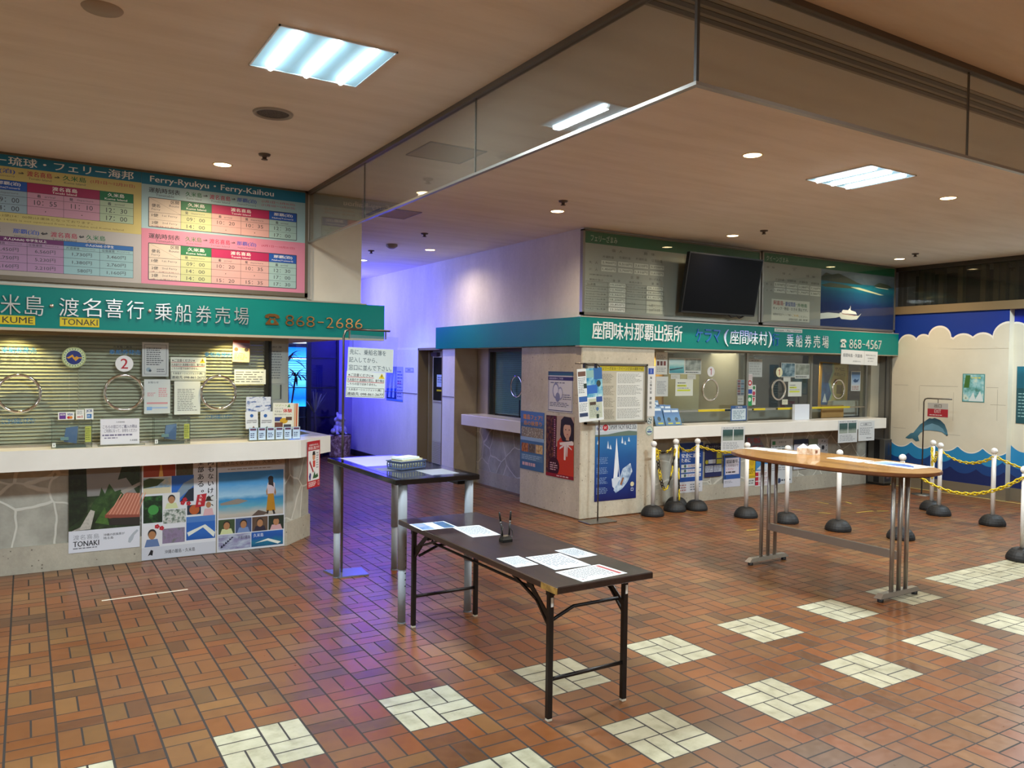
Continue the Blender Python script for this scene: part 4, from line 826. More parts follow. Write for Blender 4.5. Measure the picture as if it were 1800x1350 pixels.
    s.poly([P(.24, .20), P(.25, .26), P(.5, .22), P(.54, .27), P(.48, .155), P(.4, .14), P(.27, .145)], '#eef0ee'); s.poly([P(.27, .26), P(.29, .31), P(.36, .31), P(.38, .35), P(.40, .31), P(.46, .29), P(.48, .245), P(.3, .25)], '#e9ebe9')
    s.poly([P(.28, .235), P(.46, .215), P(.46, .225), P(.28, .245)], '#8a2f2f'); s.poly([P(.385, .34), P(.39, .4), P(.395, .34)], '#d9d9d9')
RB2 = (7.377,2.289,10.23,3.247)
fare_board((RB2[0] + 0.01, 2.285, 10.28, 3.235), 'grey fare board with a large photo of a white ship on blue sea', body_right)
# television on the left fare board, tilted forward
ta = [(5.868,2.417),(7.117,2.42)]; tc = [(5.827,3.1),(7.047,3.091)]
tv = thing('television', ((ta[0][0] + ta[1][0]) / 2, 3.6, 2.36), 'black flat screen television tilted forward on the grey fare board', 'television')
xl, xr = ta[0][0], ta[1][0]; zb, zt = 2.37, 3.07
def tvm(x, t, d): return (x, 3.63 - 0.13 * t - d, zb + (zt - zb) * t)
b = MB(); vs = [tvm(xl, 0, 0), tvm(xr, 0, 0), tvm(xr, 1, 0), tvm(xl, 1, 0), tvm(xl, 0, .05), tvm(xr, 0, .05), tvm(xr, 1, .05), tvm(xl, 1, .05)]
b.add(vs, [(0, 3, 2, 1), (4, 5, 6, 7), (0, 1, 5, 4), (2, 3, 7, 6), (1, 2, 6, 5), (3, 0, 4, 7)], pm('#121214', 0.35)); b.build('casing', tv)
b = MB(); e = 0.014; b.add([tvm(xl + e, .025, .052), tvm(xr - e, .025, .052), tvm(xr - e, .975, .052), tvm(xl + e, .975, .052)], [(0, 1, 2, 3)], pm('#030409', 0.4, 0, 0.1)); b.build('screen', tv)
b = MB(); b.box((xl + xr) / 2 - 0.3, 3.60, 2.55, (xl + xr) / 2 + 0.3, 3.70, 2.85, pm('#2a2a2c', 0.5)); b.build('wall_bracket', tv)
b = MB(); xc = xr - 0.35; b.tube([(xc - .15, 3.62, 2.42), (xc - .05, 3.6, 2.35), (xc + .05, 3.6, 2.37), (xc + .1, 3.6, 2.34), (xc + .2, 3.62, 2.37), (xc + .2, 3.68, 2.40)], 0.008, BLACK, 6); b.build('cable', tv)
# ================================================================== LEFT TICKET WINDOW
CT = mottled('white_counter_laminate', [(0.3, '#dcd8cd'), (0.7, '#e6e2d8')], 2, 0.22)
b = MB(); b.prism([(-6.9, 3.72), (1.37, 3.72), (1.40, 3.73), (1.80, 4.10), (1.735, 4.86), (1.68, 4.86), (1.68, 4.37), (1.34, 4.06), (-6.9, 4.06)], 0.851, 1.01, CT)
b.build('countertop', label='long white ticket countertop on the left with a chamfered end', cat='countertop')
GYL = 3.985
tw = thing('ticket_window', (0, GYL, 1.01), 'left ticket window glass with blue lettering and chrome speaking rings', 'window')
for x0, x1 in ((-3.2, -0.42), (-0.415, 0.30), (0.305, 1.19)):
    b = MB(); b.box(x0, GYL, 1.03, x1, GYL + 0.006, 1.93, GLASS); b.build('pane', tw)
b = MB(); b.box(-3.2, GYL - 0.01, 1.905, 1.2, GYL + 0.02, 1.94, pm('#8f8268', 0.5)); b.build('head_rail', tw)
b = MB(); b.box(-3.2, GYL - 0.008, 1.01, 1.2, GYL + 0.014, 1.03, STEEL); b.build('sill_rail', tw)
b = MB(); b.box(1.17, GYL, 1.01, 1.20, GYL + 0.12, 1.94, pm('#1d1a17', 0.4)); b.build('jamb', tw)
RINGS = [(-0.763,1.437), (-0.018,1.44), (0.735,1.435)]
def ring(parent, x, z, Y, r=0.145, tr=0.012):
    b = MB(); b.tube([(x + r * math.cos(2 * PI * i / 36), Y, z + r * math.sin(2 * PI * i / 36)) for i in range(36)], tr, CHROME, 10, True); b.build('speaking_ring', parent)
for x, z in RINGS: ring(tw, x, z, GYL - 0.004)
LTB = pm('#15618f', 0.45)
def decal(parent, txt, q, Y, c, bold=0.012, name='lettering'):
    (x0, z0, x1, z1) = q; v0, f0 = glyphs(txt, 0.0, 2); d = bold * 2.2; k = len(v0)
    vs = [(p[0] - d / 2, p[1], 0) for p in v0] + [(p[0] + d / 2, p[1], 8e-5) for p in v0]; fs = list(f0) + [tuple(i + k for i in f) for f in f0]
    ax, bx = min(p[0] for p in vs), max(p[0] for p in vs); ay, by = min(p[1] for p in vs), max(p[1] for p in vs)
    B = MB(); B.add([(x0 + (p[0] - ax) / (bx - ax) * (x1 - x0), Y - 0.0012 - p[2], z0 + (p[1] - ay) / (by - ay) * (z1 - z0)) for p in vs], fs, c); B.build(name, parent)
for q in ((-0.88,1.752,-0.645,1.8), (-0.131,1.757,0.108,1.797), (0.614,1.748,0.847,1.793)): decal(tw, '乗船券発売', q, GYL, LTB, 0.02)
decal(tw, '久米島・渡名', (-0.1,1.811,0.04,1.829), GYL, pm('#1d2a33', 0.5), 0.008)
for q in ((-0.877,1.199,-0.655,1.246), (0.63,1.204,0.854,1.244)): decal(tw, 'ここからお話しください', q, GYL, LTB, 0.02)
# venetian blind, one sheet of slats
b = MB(); SLAT = pm('#cfcab2', 0.45)
n = 31
for i in range(n):
    z = 1.045 + i * 0.0285; b.add([(-3.2, 4.075, z + 0.018), (1.15, 4.075, z + 0.018), (1.15, 4.05, z - 0.006), (-3.2, 4.05, z - 0.006)], [(0, 3, 2, 1)], SLAT); b.add([(-3.2, 4.0755, z + 0.0178), (1.15, 4.0755, z + 0.0178), (1.15, 4.0505, z - 0.0062), (-3.2, 4.0505, z - 0.0062)], [(0, 1, 2, 3)], SLAT)
vb = thing('venetian_blind', (0, 4.06, 1.02), 'long cream venetian blind lowered behind the left ticket window', 'blind'); b.build('slats', vb)
b = MB(); b.box(-3.2, 4.045, 1.012, 1.15, 4.08, 1.03, SLAT); b.build('bottom_bar', vb)
b = MB(); b.box(-3.2, 4.035, 1.915, 1.15, 4.085, 1.94, SLAT); b.build('head_box', vb)
b = MB()
for x in (-0.35, 0.42, 1.02): b.box(x - 0.002, 4.047, 1.03, x + 0.002, 4.049, 1.92, pm('#b9b49e', 0.6))
b.build('cord', vb)
# end post beside the window
b = MB(); b.box(1.20, 3.99, 1.01, 1.355, 4.30, 1.945, pm('#8d9088', 0.5)); b.build('wall_post_left', kind='structure', origin=(0, 0, 0))
DK = '#46464a'
def notice(n=8, c=DK, title=None, tc='#2e2e33', rect=None):
    def f(s):
        s.lines(.12, .1, .88, .78, n, c, .4, 8)
        if title: s.ftext(title, .15, .84, .85, .93, tc, .01)
    return f
PY_ = GYL - 0.003
sheet('notice_paper', (0.118,1.575,0.325,1.864), onY(PY_), 'grey framed notice with a small cartoon line drawing beside the red 2 sign', 'notice', lambda s: (s.frame(.08, .06, .92, .94, .003, '#55555a'), s.lines(.16, .32, .86, .86, 9, '#3d3d42', .4, 9), s.lines(.55, .12, .85, .24, 2, '#55555a', .4, 6), s.fcirc(.24, .2, .09, '#8a9aa2'), s.fcirc(.3, .17, .05, '#3a4148')), '#b9bab4')
sheet('notice_paper', (0.134,1.259,0.339,1.551), onY(PY_), 'white sheet with pink and blue table rows left of the third speaking ring', 'notice', lambda s: (s.ftext('お知らせ', .15, .88, .55, .94, DK), s.lines(.12, .5, .45, .62, 3, '#c98a8a', .5, 4), s.lines(.55, .48, .92, .76, 5, '#d29a9a', .6, 4), s.frac(.1, .28, .9, .33, '#cc8f8f'), s.frac(.1, .1, .3, .2, '#7fa6cf'), s.frac(.3, .15, .9, .19, '#9fb4cf')), '#c9ccc4')
def warn(s):
    s.ftext('※ご注意ください※', .04, .80, .68, .92, '#3a2d2d', .02); s.frac(.02, .765, .70, .785, '#b4232c'); s.fpoly([(.82, .76), (.98, .76), (.90, .97)], '#d8b91c'); s.frac(.89, .82, .91, .91, '#2b2b2b')
    s.ftext('久米島行き 高速船の窓口、乗り場は', .02, .62, .97, .73, '#3a2d2d', .015); s.frac(.02, .59, .97, .61, '#b4232c'); s.ftext('こちらの窓ではありません。', .03, .47, .78, .57, '#3a2d2d', .015)
    s.frame(.01, .03, .98, .38, .003, '#444448'); s.ftext('久米島オーシャンジェット(株)', .06, .24, .9, .35, '#2f2f34', .012); s.ftext('連絡先 098-861-2677', .03, .07, .96, .2, '#2f2f34', .015)
sheet('notice_paper', (0.341,1.542,0.629,1.743), onY(PY_), 'cream warning notice with a yellow triangle on the left window glass', 'notice', warn, '#d6d8c2')
sheet('notice_paper', (0.371,1.247,0.583,1.536), onY(PY_), 'plain typed letter taped under the cream warning notice', 'notice', notice(13, '#7b7d78'), '#cfd2c6')
sheet('timetable_slip', (0.869,1.509,1.146,1.642), onY(PY_), 'small white slip of business hours right of the third speaking ring', 'notice', lambda s: (s.lines(.04, .1, .95, .9, 5, '#585a56', .3, 5),), '#d5d8cc')
sheet('leaflet', (0.854,1.712,1.001,1.915), onY(PY_, -0.03, (0.8, 1.8)), 'small orange and purple leaflet stuck high on the left window', 'leaflet', lambda s: (s.frac(0, .84, 1, 1, '#8b3a24'), s.frac(0, .62, 1, .84, '#6d5b7b'), s.fcirc(.2, .55, .12, '#a33a2c'), s.fcirc(.5, .55, .12, '#a3938a'), s.fcirc(.8, .55, .12, '#57504d'), s.lines(.1, .1, .9, .42, 5, '#b8784a', .5, 5)), '#d8b48c')
sheet('number_sign', (0, 0, .001, .001), onY(5.2), None, None, lambda s: 0) if False else None
def disc_sign(c, r, Y, label, txt, col, face='#e9e4dd', tc=None, name='number_sign', deco=None):
    x, z = c
    t = Sheet(x - .001, z - .001, x + .001, z + .001, thick=0.004); 
    s = Sheet(x - .001, z - .001, x + .001, z + .001, mat=pm(face, .5), thick=.0005)
    s.circ(x, z, r, face, None, 36); s.circ(x, z, r * .97, face, None, 36)
    if deco: deco(s, x, z, r)
    if txt == '1': s.poly([(x - r * .06, z - r * .6), (x + r * .12, z - r * .6), (x + r * .12, z + r * .62), (x - r * .02, z + r * .62), (x - r * .26, z + r * .42), (x - r * .26, z + r * .26), (x - r * .06, z + r * .38)], col)
    elif txt: s.text(txt, x - r * .42, z - r * .62, x + r * .42, z + r * .62, col, .012, 4, True)
    B = s.mb(onY(Y)); B.lathe([(r, 0), (r, .0014), (0, .0014)], pm(face, .5), 36, onY(Y) @ Matrix.Translation((x, z, -0.001))); B.build(name, None, label, 'sign')
disc_sign((-0.017,1.681), 0.068, GYL - 0.005, 'round white sign with a red 2 above the middle speaking ring', '2', '#b3121f')
def emblem(s, x, z, r):
    s.circ(x, z, r * .98, '#a7b06a', None, 36); s.circ(x, z, r * .9, '#c7cfa0', None, 36)
    for k in range(22):
        a = 2 * PI * k / 22; s.circ(x + math.cos(a) * r * .79, z + math.sin(a) * r * .79, r * .055, '#46702f', None, 6)
    s.circ(x, z, r * .66, '#16256e', None, 32)
    s.poly([(x - .66 * r, z + .0 * r), (x - .5 * r, z + .02 * r), (x - .12 * r, z + .28 * r), (x + .05 * r, z + .0 * r), (x + .2 * r, z + .12 * r), (x + .4 * r, z + .02 * r), (x + .66 * r, z + .04 * r), (x + .62 * r, z - .08 * r), (x + .42 * r, z - .06 * r), (x + .14 * r, z - .34 * r), (x - .06 * r, z - .12 * r), (x - .16 * r, z + .06 * r), (x - .42 * r, z - .12 * r)], '#d99a1e')
disc_sign((-0.385,1.726), 0.086, GYL - 0.004, 'round company emblem with an orange zigzag on navy stuck to the glass', None, None, '#c7cfa0', deco=emblem, name='emblem_sticker')
cards = lambda a: a
sheet('card_sticker', (-0.497,1.223,-0.383,1.284), onY(PY_), 'white sticker with purple and red card marks, left of three', 'sticker', lambda s: (s.frac(.08, .1, .48, .9, '#5b2a83'), s.ftext('AEON', .12, .55, .44, .8, WHITE, .02), s.ftext('VISA', .56, .55, .92, .85, '#1c2f7a', .03), s.fcirc(.66, .28, .1, '#b3241c'), s.fcirc(.8, .28, .1, '#d07a1c')), '#e0dfd8')
sheet('card_sticker', (-0.371,1.223,-0.312,1.303), onY(PY_), 'pale sticker with faint print, middle of the three card stickers', 'sticker', lambda s: (s.lines(.15, .5, .85, .9, 3, '#8d8d90', .4, 3), s.frac(.15, .2, .6, .3, '#b04a44'), s.frac(.7, .15, .8, .4, '#b04a44')), '#dedcd4')
sheet('card_sticker', (-0.306,1.222,-0.245,1.31), onY(PY_), 'sticker reading JCB over a blue square, right of the three card stickers', 'sticker', lambda s: (s.ftext('JCB', .15, .62, .85, .9, '#15357a', .04), s.frac(.22, .12, .78, .5, '#1767a8'), s.lines(.28, .2, .72, .42, 2, WHITE, .4, 3)), '#e0dfd8')
# acrylic boxes with blue trays on the counter
def tray_box(q, label):
    x0, z0, x1, z1 = q; z0 = 1.01; Y0, Y1 = 3.79, 3.93
    t = thing('acrylic_tray_box', ((x0 + x1) / 2, Y0, z0), label, 'tray box', 'acrylic tray boxes on the left counter')
    b = MB(); b.box(x0, Y0, z0 + .0005, x1, Y0 + .004, z1, ACRYL); b.box(x0, Y0 + .004, z0 + .0005, x0 + .004, Y1, z1, ACRYL); b.box(x1 - .004, Y0 + .004, z0 + .0005, x1, Y1, z1, ACRYL); b.build('shield', t)
    b = MB(); w = x1 - x0
    vs = [(x0 + .30 * w, Y0 + .05, z0 + .05), (x0 + .62 * w, Y0 + .05, z0 + .03), (x0 + .66 * w, Y0 + .08, z0 + .165), (x0 + .36 * w, Y0 + .08, z0 + .155)]
    b.add(vs + [(p[0], p[1] + .03, p[2]) for p in vs], [(0, 1, 2, 3), (7, 6, 5, 4), (0, 4, 5, 1), (1, 5, 6, 2), (2, 6, 7, 3), (3, 7, 4, 0)], pm('#1f4f86', .4))
    b.box(x0 + .22 * w, Y0 + .04, z0 + .06, x0 + .42 * w, Y0 + .05, z0 + .085, pm('#7fa3a8', .5)); b.build('coin_tray', t)
    b = MB(); b.box(x0 + .10 * w, Y0 + .03, z0 + .001, x0 + .85 * w, Y0 + .12, z0 + .02, pm('#55625f', .4)); b.build('base', t)
    s = Sheet(x0 + .82 * w, z0 + .045, x0 + .97 * w, z0 + .17, paper='#a5ab4a', thick=.001); s.lines(.1, .1, .9, .9, 6, '#5d6a2a', .4, 3); s.mb(onY(Y0 - .001)).build('label_slip', t)
    s = Sheet(x0 + .02 * w, z0 + .012, x0 + .10 * w, z0 + .045, paper='#d9ddd6', thick=.001); s.ftext('i', .35, .2, .65, .8, K, .02); s.mb(onY(Y0 - .001)).build('info_mark', t)
tray_box((-0.547,1.027,-0.265,1.231), 'clear acrylic tray box with blue tray, left one on the left counter')
tray_box((0.189,1.037,0.471,1.233), 'clear acrylic tray box with blue tray, right one on the left counter')
q = (-0.203,1.018,0.085,1.23)
t = thing('notice_stand', ((q[0] + q[2]) / 2, 3.86, 1.01), 'white handwritten notice standing below the middle speaking ring', 'notice')
s = Sheet(q[0], 1.022, q[2], q[3], paper='#d3d2d6'); s.ftext('久米島商船', .4, .84, .62, .9, DK); s.ftext('こちらの窓口でご購入の際は', .06, .62, .94, .76, '#4b4560', .004); s.ftext('ご利用になって、お待ちください', .1, .46, .94, .6, '#4b4560', .004); s.lines(.05, .3, .9, .42, 1, '#6b6580', .5, 12); s.lines(.1, .2, .45, .3, 1, '#6b6580', .4, 4); s.ftext('久米商船', .75, .1, .95, .18, DK)
s.mb(onY(3.86)).build('card', t)
b = MB(); b.box(q[0] - .02, 3.82, 1.0101, q[2] + .04, 3.90, 1.0215, ACRYL); b.build('acrylic_foot', t)
# leaflet rack
q0 = (0.956,1.005,1.417,1.131)
x0, x1 = q0[0], q0[2]; zt = q0[3]
t = thing('leaflet_rack', ((x0 + x1) / 2, 3.8, 1.01), 'clear leaflet rack with six pockets on the left counter end', 'leaflet rack')
b = MB(); b.box(x0, 3.845, 1.0102, x1, 3.85, 1.20, ACRYL); b.box(x0, 3.80, 1.0102, x1, 3.845, 1.016, ACRYL); b.box(x0, 3.80, 1.016, x1, 3.804, zt, ACRYL); b.build('holder', t)
for i in range(6):
    xa = x0 + (x1 - x0) * (i + .06) / 6; xb = x0 + (x1 - x0) * (i + .9) / 6
    s = Sheet(xa, 1.02, xb, zt - .004, paper='#b5cbe0'); s.frac(.1, .78, .9, .95, '#5a3550'); s.lines(.15, .15, .85, .6, 3, '#27375f', .5, 3); s.mb(onY(3.7995)).build('pocket_card', t)
sheet('leaflet', (0.938,1.118,1.046,1.27), onY(3.835, .03, (1.0, 1.1)), 'white leaflet with a blue dolphin mark in the left pocket of the rack', 'leaflet', lambda s: (s.fcirc(.5, .76, .14, '#2a5fa0'), s.ftext('OKINAWA', .1, .44, .9, .52, K, .02), s.ftext('EASY MAP', .1, .33, .9, .41, K, .02), s.fpoly([(.5, .02), (.75, .02), (.62, .16)], '#7a4a2f')), '#dcdedb', 'leaflets in the counter rack')
sheet('leaflet', (1.064,1.114,1.174,1.268), onY(3.835), 'white leaflet with a blue dolphin mark in the third pocket of the rack', 'leaflet', lambda s: (s.fcirc(.4, .76, .14, '#2a5fa0'), s.ftext('OKINAWA', .1, .44, .9, .52, K, .02), s.ftext('EASY MAP', .1, .33, .9, .41, K, .02), s.fpoly([(.4, .02), (.66, .02), (.53, .16)], '#4a6a5f')), '#dcdedb', 'leaflets in the counter rack')
sheet('leaflet', (0.94,1.268,1.156,1.401), onY(3.844, -.01, (1.0, 1.2)), 'blue and white cloud patterned leaflet at the back of the rack', 'leaflet', lambda s: s.frac(0, 0, 1, 1, multi('cloud', ['#2b5490', '#2b5490', '#d9dde0', '#c9d0d8', '#7f93ad'], 14, .4, (1, 1, 2.2))), '#dcdedb', 'leaflets in the counter rack')
def taiken(s):
    s.ftext('リゾート', .12, .86, .7, .95, '#9fae5a', .02); s.fpoly([(.7, .84), (.8, .97), (.86, .84)], '#3c7a3a'); s.ftext('リゾートで', .08, .75, .5, .81, K, .01); s.ftext('できない', .08, .64, .45, .71, K, .01); s.ftext('体験', .5, .63, .95, .78, '#c3241d', .03); s.ftext('島から始まりましょう。', .08, .53, .95, .59, K, .008)
    s.frac(.1, .3, .45, .46, '#2f3f7a'); s.fcirc(.55, .32, .2, '#c79a1f', .7); s.frac(.65, .34, .95, .47, '#5a3d2a'); s.frac(.1, .08, .5, .26, '#6b3d2c'); s.frac(.55, .06, .92, .18, '#3d3a44')
sheet('leaflet', (1.17,1.109,1.351,1.346), onY(3.832, -.02, (1.15, 1.1)), 'white and red experience guide brochure in the right of the rack', 'leaflet', taiken, '#dedcc8', 'leaflets in the counter rack')
sheet('leaflet', (1.351,1.107,1.404,1.342), onY(3.838, -.02, (1.2, 1.1)), 'orange striped brochure edge behind the white brochure in the rack', 'leaflet', lambda s: (s.frac(.3, 0, .45, 1, '#c9863a'), s.frac(.55, 0, .8, 1, '#bb5a2c')), '#d3cdb8', 'leaflets in the counter rack')
sheet('notice_paper', (1.177,1.515,1.327,1.907), onY(3.989), 'tall grey typed notice on the post right of the blind', 'notice', lambda s: (s.ftext('お知らせ・ご案内', .18, .83, .75, .88, K, .02), s.lines(.12, .1, .85, .78, 11, '#55585a', .35, 6)), '#92968f')
sheet('notice_paper', (1.171,1.371,1.291,1.504), onY(3.989), 'small dark-edged grey notice low on the post right of the blind', 'notice', lambda s: (s.frac(.9, 0, 1, 1, '#2d302e'),), '#7f877e')
# ---- posters below the left counter
PW = 4.0095
def tonaki(s):
    s.frac(0, .26, 1, 1, multi('village_trees', ['#14170f', '#1f2a18', '#2c3d22', '#4d5a3a'], 11, .4)); s.frac(.12, .66, 1, 1, grad('grey_sky', [(0.3, '#5d5b57'), (0.5, '#8a8782')], 2, 4, .1)); s.fpoly([(0, .3), (.26, .45), (.24, 1), (0, 1)], multi('dark_tree', ['#0f130c', '#1c2616', '#2b3a1f'], 22))
    s.fpoly([(.28, .44), (.34, .6), (.42, .66), (.45, .76), (.5, .68), (.56, .8), (.64, .7), (.72, .72), (.8, .62), (.8, .44)], multi('tree_mass', ['#1f3018', '#2f4a24', '#456032'], 18)); s.fpoly([(.68, .84), (.74, 1), (1, 1), (1, .6), (.9, .74), (.8, .86)], multi('leaf_top', ['#141b0f', '#2a3a20', '#1a2413'], 24))
    s.fpoly([(.04, .26), (.16, .30), (.30, .50), (.36, .48), (.30, .27)], multi('stone_path', ['#9b968c', '#bdb7aa', '#7d786d'], 16)); s.fpoly([(.36, .34), (.5, .52), (.56, .3)], multi('bush', ['#2e4d22', '#557a35'], 20))
    s.fpoly([(.50, .42), (.80, .68), (1.0, .66), (1.0, .40), (.56, .38)], '#b36a52')
    for i in range(9):
        a = .54 + i * .052; s.fpoly([(a, .405 + .0), (a + .012, .405), (a + .20 - i * .008, .665), (a + .185 - i * .008, .665)], '#d79a80')
    s.fpoly([(.5, .39), (1, .36), (1, .40), (.5, .43)], '#8a4636'); s.fpoly([(.72, .70), (1, .80), (1, .76), (.76, .66)], '#9c9488'); s.fpoly([(.56, .3), (1, .27), (1, .37), (.58, .38)], '#2c2620')
    s.frac(0, 0, 1, .255, '#d5d5da'); s.ftext('渡名喜島', .06, .15, .42, .21, '#8e9096', -.01); s.ftext('TONAKI', .06, .07, .42, .135, '#26262b', .02); s.lines(.06, .04, .42, .06, 1, '#6d6d72', .6, 8); s.ftext('沖縄の原風景が', .48, .17, .78, .20, '#35353a', .01); s.ftext('残る島', .48, .13, .62, .16, '#35353a', .01)
    s.fpoly([(.84, .12), (.9, .18), (.96, .22), (.98, .2), (.92, .15), (.9, .1), (.86, .06), (.83, .07)], '#a9aeb3')
b3 = [(-0.421,0.821),(0.107,0.817),(0.1,0.127),(-0.42,0.127)]
sheet('poster', (b3[0][0], (b3[3][1] + b3[2][1]) / 2, b3[1][0], (b3[0][1] + b3[1][1]) / 2), onY(PW), 'poster of a red tiled village house reading TONAKI under the left counter', 'poster', tonaki, '#d5d5da')
SKIN = '#a8764f'
def face_tile(s, a, b_, c, d, bg, hat=None, shirt='#c9cdb6'):
    s.frac(a, b_, c, d, bg); w = c - a; h = d - b_
    s.fpoly([(a + .1 * w, b_), (a + .9 * w, b_), (a + .78 * w, b_ + .36 * h), (a + .22 * w, b_ + .36 * h)], shirt); 
    if not hat: s.fcirc(a + .5 * w, b_ + .62 * h, .225 * w, '#2a211c', 1.2)
    s.fcirc(a + .5 * w, b_ + .55 * h, .19 * w, SKIN, 1.25)
    if hat: s.fpoly([(a + .1 * w, b_ + .74 * h), (a + .9 * w, b_ + .74 * h), (a + .7 * w, b_ + .8 * h), (a + .62 * w, b_ + .98 * h), (a + .38 * w, b_ + .98 * h), (a + .3 * w, b_ + .8 * h)], hat)
SEAB = lambda n: grad('reef_' + n, [(0.0, '#123f6b'), (0.06, '#1b6a86'), (0.10, '#1c4f96'), (0.2, '#2a62b0')], 2, 12, .1)
def kume_collage(s):
    s.frac(.02, .83, .44, .99, grad('sunset', [(0.50, '#4a1c12'), (0.55, '#a8431c'), (0.585, '#e0863a'), (0.62, '#a03d1f')], 2, 6, .03)); s.fpoly([(.22, .83), (.25, .99), (.28, .83)], '#e9b05a'); s.frac(.45, .83, .68, .98, multi('forest_door', ['#2d2a1c', '#5a4a2c', '#3f4a26'], 30))
    s.frac(.02, .66, .38, .82, multi('beach_trees', ['#5d7a9f', '#8fb0c4', '#d0c8a8', '#4f6a2f'], 9)); s.frac(.02, .66, .38, .72, '#cbbf9b'); s.fpoly([(.02, .72), (.2, .74), (.3, .80), (.1, .82), (.02, .8)], '#3c4a24')
    s.frac(.39, .56, .69, .83, SEAB('a')); s.fpoly([(.4, .60), (.55, .75), (.69, .80), (.69, .72), (.5, .6)], '#7d8f9c'); s.fpoly([(.5, .56), (.62, .68), (.69, .7), (.69, .56)], '#1a2430')
    s.frac(.02, .37, .27, .64, multi('night_leaf', ['#0f1a10', '#18301a', '#3f7a3a'], 16)); s.fcirc(.15, .5, .07, '#3f8a3f')
    face_tile(s, .28, .50, .50, .66, '#d5d3cc', None, '#c9cf9a'); s.frac(.28, .35, .58, .49, multi('market', ['#1f2a1c', '#6a7a6a', '#d0cfc8', '#3a2c24'], 30)); s.frac(.6, .42, .79, .52, '#1f2a3a'); s.fcirc(.7, .47, .07, '#b0582c')
    face_tile(s, .80, .40, .99, .60, '#cfd0cc', '#3a2a1c', '#d2a6a8'); s.frac(.59, .16, .99, .40, SEAB('b')); s.fpoly([(.6, .24), (.85, .31), (.99, .22), (.97, .17), (.82, .28), (.62, .2)], '#d9dccf'); s.frac(.59, .34, .99, .40, '#4a78b8')
    face_tile(s, .01, .13, .26, .34, '#d6d4d4', None, '#5f76a0'); s.frac(.27, .15, .57, .30, multi('hill', ['#6d5a6d', '#8a7a94', '#5a6a4a'], 14))
    for a, c in ((.54, .55), (.62, .54), (.2, .33), (.26, .31), (.57, .58)):
        for k in range(5): s.fcirc(a + .018 * math.cos(k * 1.257), c + .013 * math.sin(k * 1.257), .016, '#b3202c', .9)
    s.frac(0, 0, 1, .125, '#c5c6cc'); s.fpoly([(.08, .04), (.12, .1), (.15, .09), (.14, .04), (.11, .05)], '#1d1d20'); s.ftext('沖縄の離島・久米島', .3, .045, .71, .085, '#3d3d42', .008)
    s.ftext('何', .87, .92, .97, .99, '#1d1d20', .02)
    for i, ch in enumerate('もないけど、'): s.ftext(ch, .885 if ch != '、' else .93, .85 - i * .075, .965, .91 - i * .075, '#1d1d20', .02, 2, True)
    for i, ch in enumerate('全部ある。'): s.ftext(ch, .74 if ch != '。' else .79, .925 - i * .075, .83, .985 - i * .075, '#1d1d20', .02, 2, True)
    s.fpoly([(.74, .62), (.87, .63), (.84, .50), (.71, .49)], '#b3202c')
    for i, ch in enumerate('久米島'): s.ftext(ch, .755 - i * .01, .59 - i * .036, .825 - i * .01, .618 - i * .036, '#f0e6e0', .02, 2, True)
b3 = [(0.122,0.823),(0.724,0.827),(0.732,-0.004),(0.124,0.013)]
sheet('poster', (b3[0][0], (b3[3][1] + b3[2][1]) / 2, b3[1][0], 0.86), onY(PW), 'tall collage poster of island photos with vertical black brush lettering', 'poster', kume_collage, '#d6d6d8')
def kume_beach(s):
    s.frac(0, .9, 1, 1, '#b9ab9c'); s.ftext('泣きたくなったら、久米島へ。', .05, .925, .95, .965, '#4a4038', .0); s.lines(.15, .87, .88, .89, 1, '#9a8c7c', .5, 14)
    s.frac(.02, .36, .98, .85, grad('beach', [(0.20, '#8a7a6c'), (0.27, '#a39484'), (0.33, '#b8b0a2'), (0.40, '#5ea0b4'), (0.46, '#2f86b8'), (0.50, '#9cc3d8'), (0.6, '#4f94c4'), (0.7, '#2f7cb8')], 2, 7, .07, .4, (1, 1, 3)))
    s.fpoly([(.04, .52), (.3, .56), (.45, .53), (.3, .5), (.05, .5)], '#8a7f72'); s.fpoly([(.5, .36), (.6, .42), (.75, .385), (.68, .36)], '#5a4a40')
    s.fpoly([(.72, .40), (.86, .40), (.83, .60), (.745, .60)], '#b07a1c'); s.fpoly([(.735, .59), (.845, .59), (.85, .70), (.80, .73), (.74, .71), (.72, .63)], '#c9b9bd'); s.fcirc(.785, .755, .04, '#241a18', 1.1); s.fpoly([(.75, .76), (.82, .76), (.83, .66), (.80, .68), (.75, .69)], '#2a1e1b')
    s.fpoly([(.725, .37), (.75, .37), (.76, .41), (.73, .41)], '#2a211d'); s.fpoly([(.83, .36), (.86, .365), (.84, .41), (.81, .41)], '#2a211d'); s.fpoly([(.715, .62), (.735, .66), (.74, .58), (.725, .57)], SKIN); s.fpoly([(.85, .66), (.87, .6), (.85, .56), (.84, .6)], SKIN)
    for i, (bg, hat, sh_) in enumerate((('#3a4a2c', None, '#c9cf9a'), ('#3d4f78', None, '#6f86b0'), ('#5a4434', None, '#2a2230'), ('#1f2a1c', '#2a2119', '#c49a9a'))): face_tile(s, .02 + i * .245, .19, .255 + i * .245, .345, bg, hat, sh_)
    s.frac(.02, .02, .49, .18, multi('shore', ['#6d6488', '#8a86a4', '#a9b0bf', '#c7c9cc'], 9, .4, (1, 1, 3))); s.frac(.5, .02, .98, .18, SEAB('c')); s.fpoly([(.55, .06), (.75, .10), (.95, .05), (.9, .03), (.74, .075)], '#d9dccf'); s.ftext('沖縄の離島', .3, .12, .48, .155, '#4b4660'); s.ftext('久米島', .53, .125, .68, .165, '#d5d8e0', .006)
    for i in range(6): s.fpoly([(.05 + i * .03, .04 + i * .018), (.09 + i * .03, .05 + i * .02), (.06 + i * .03, .075 + i * .016)], '#1d1f33')
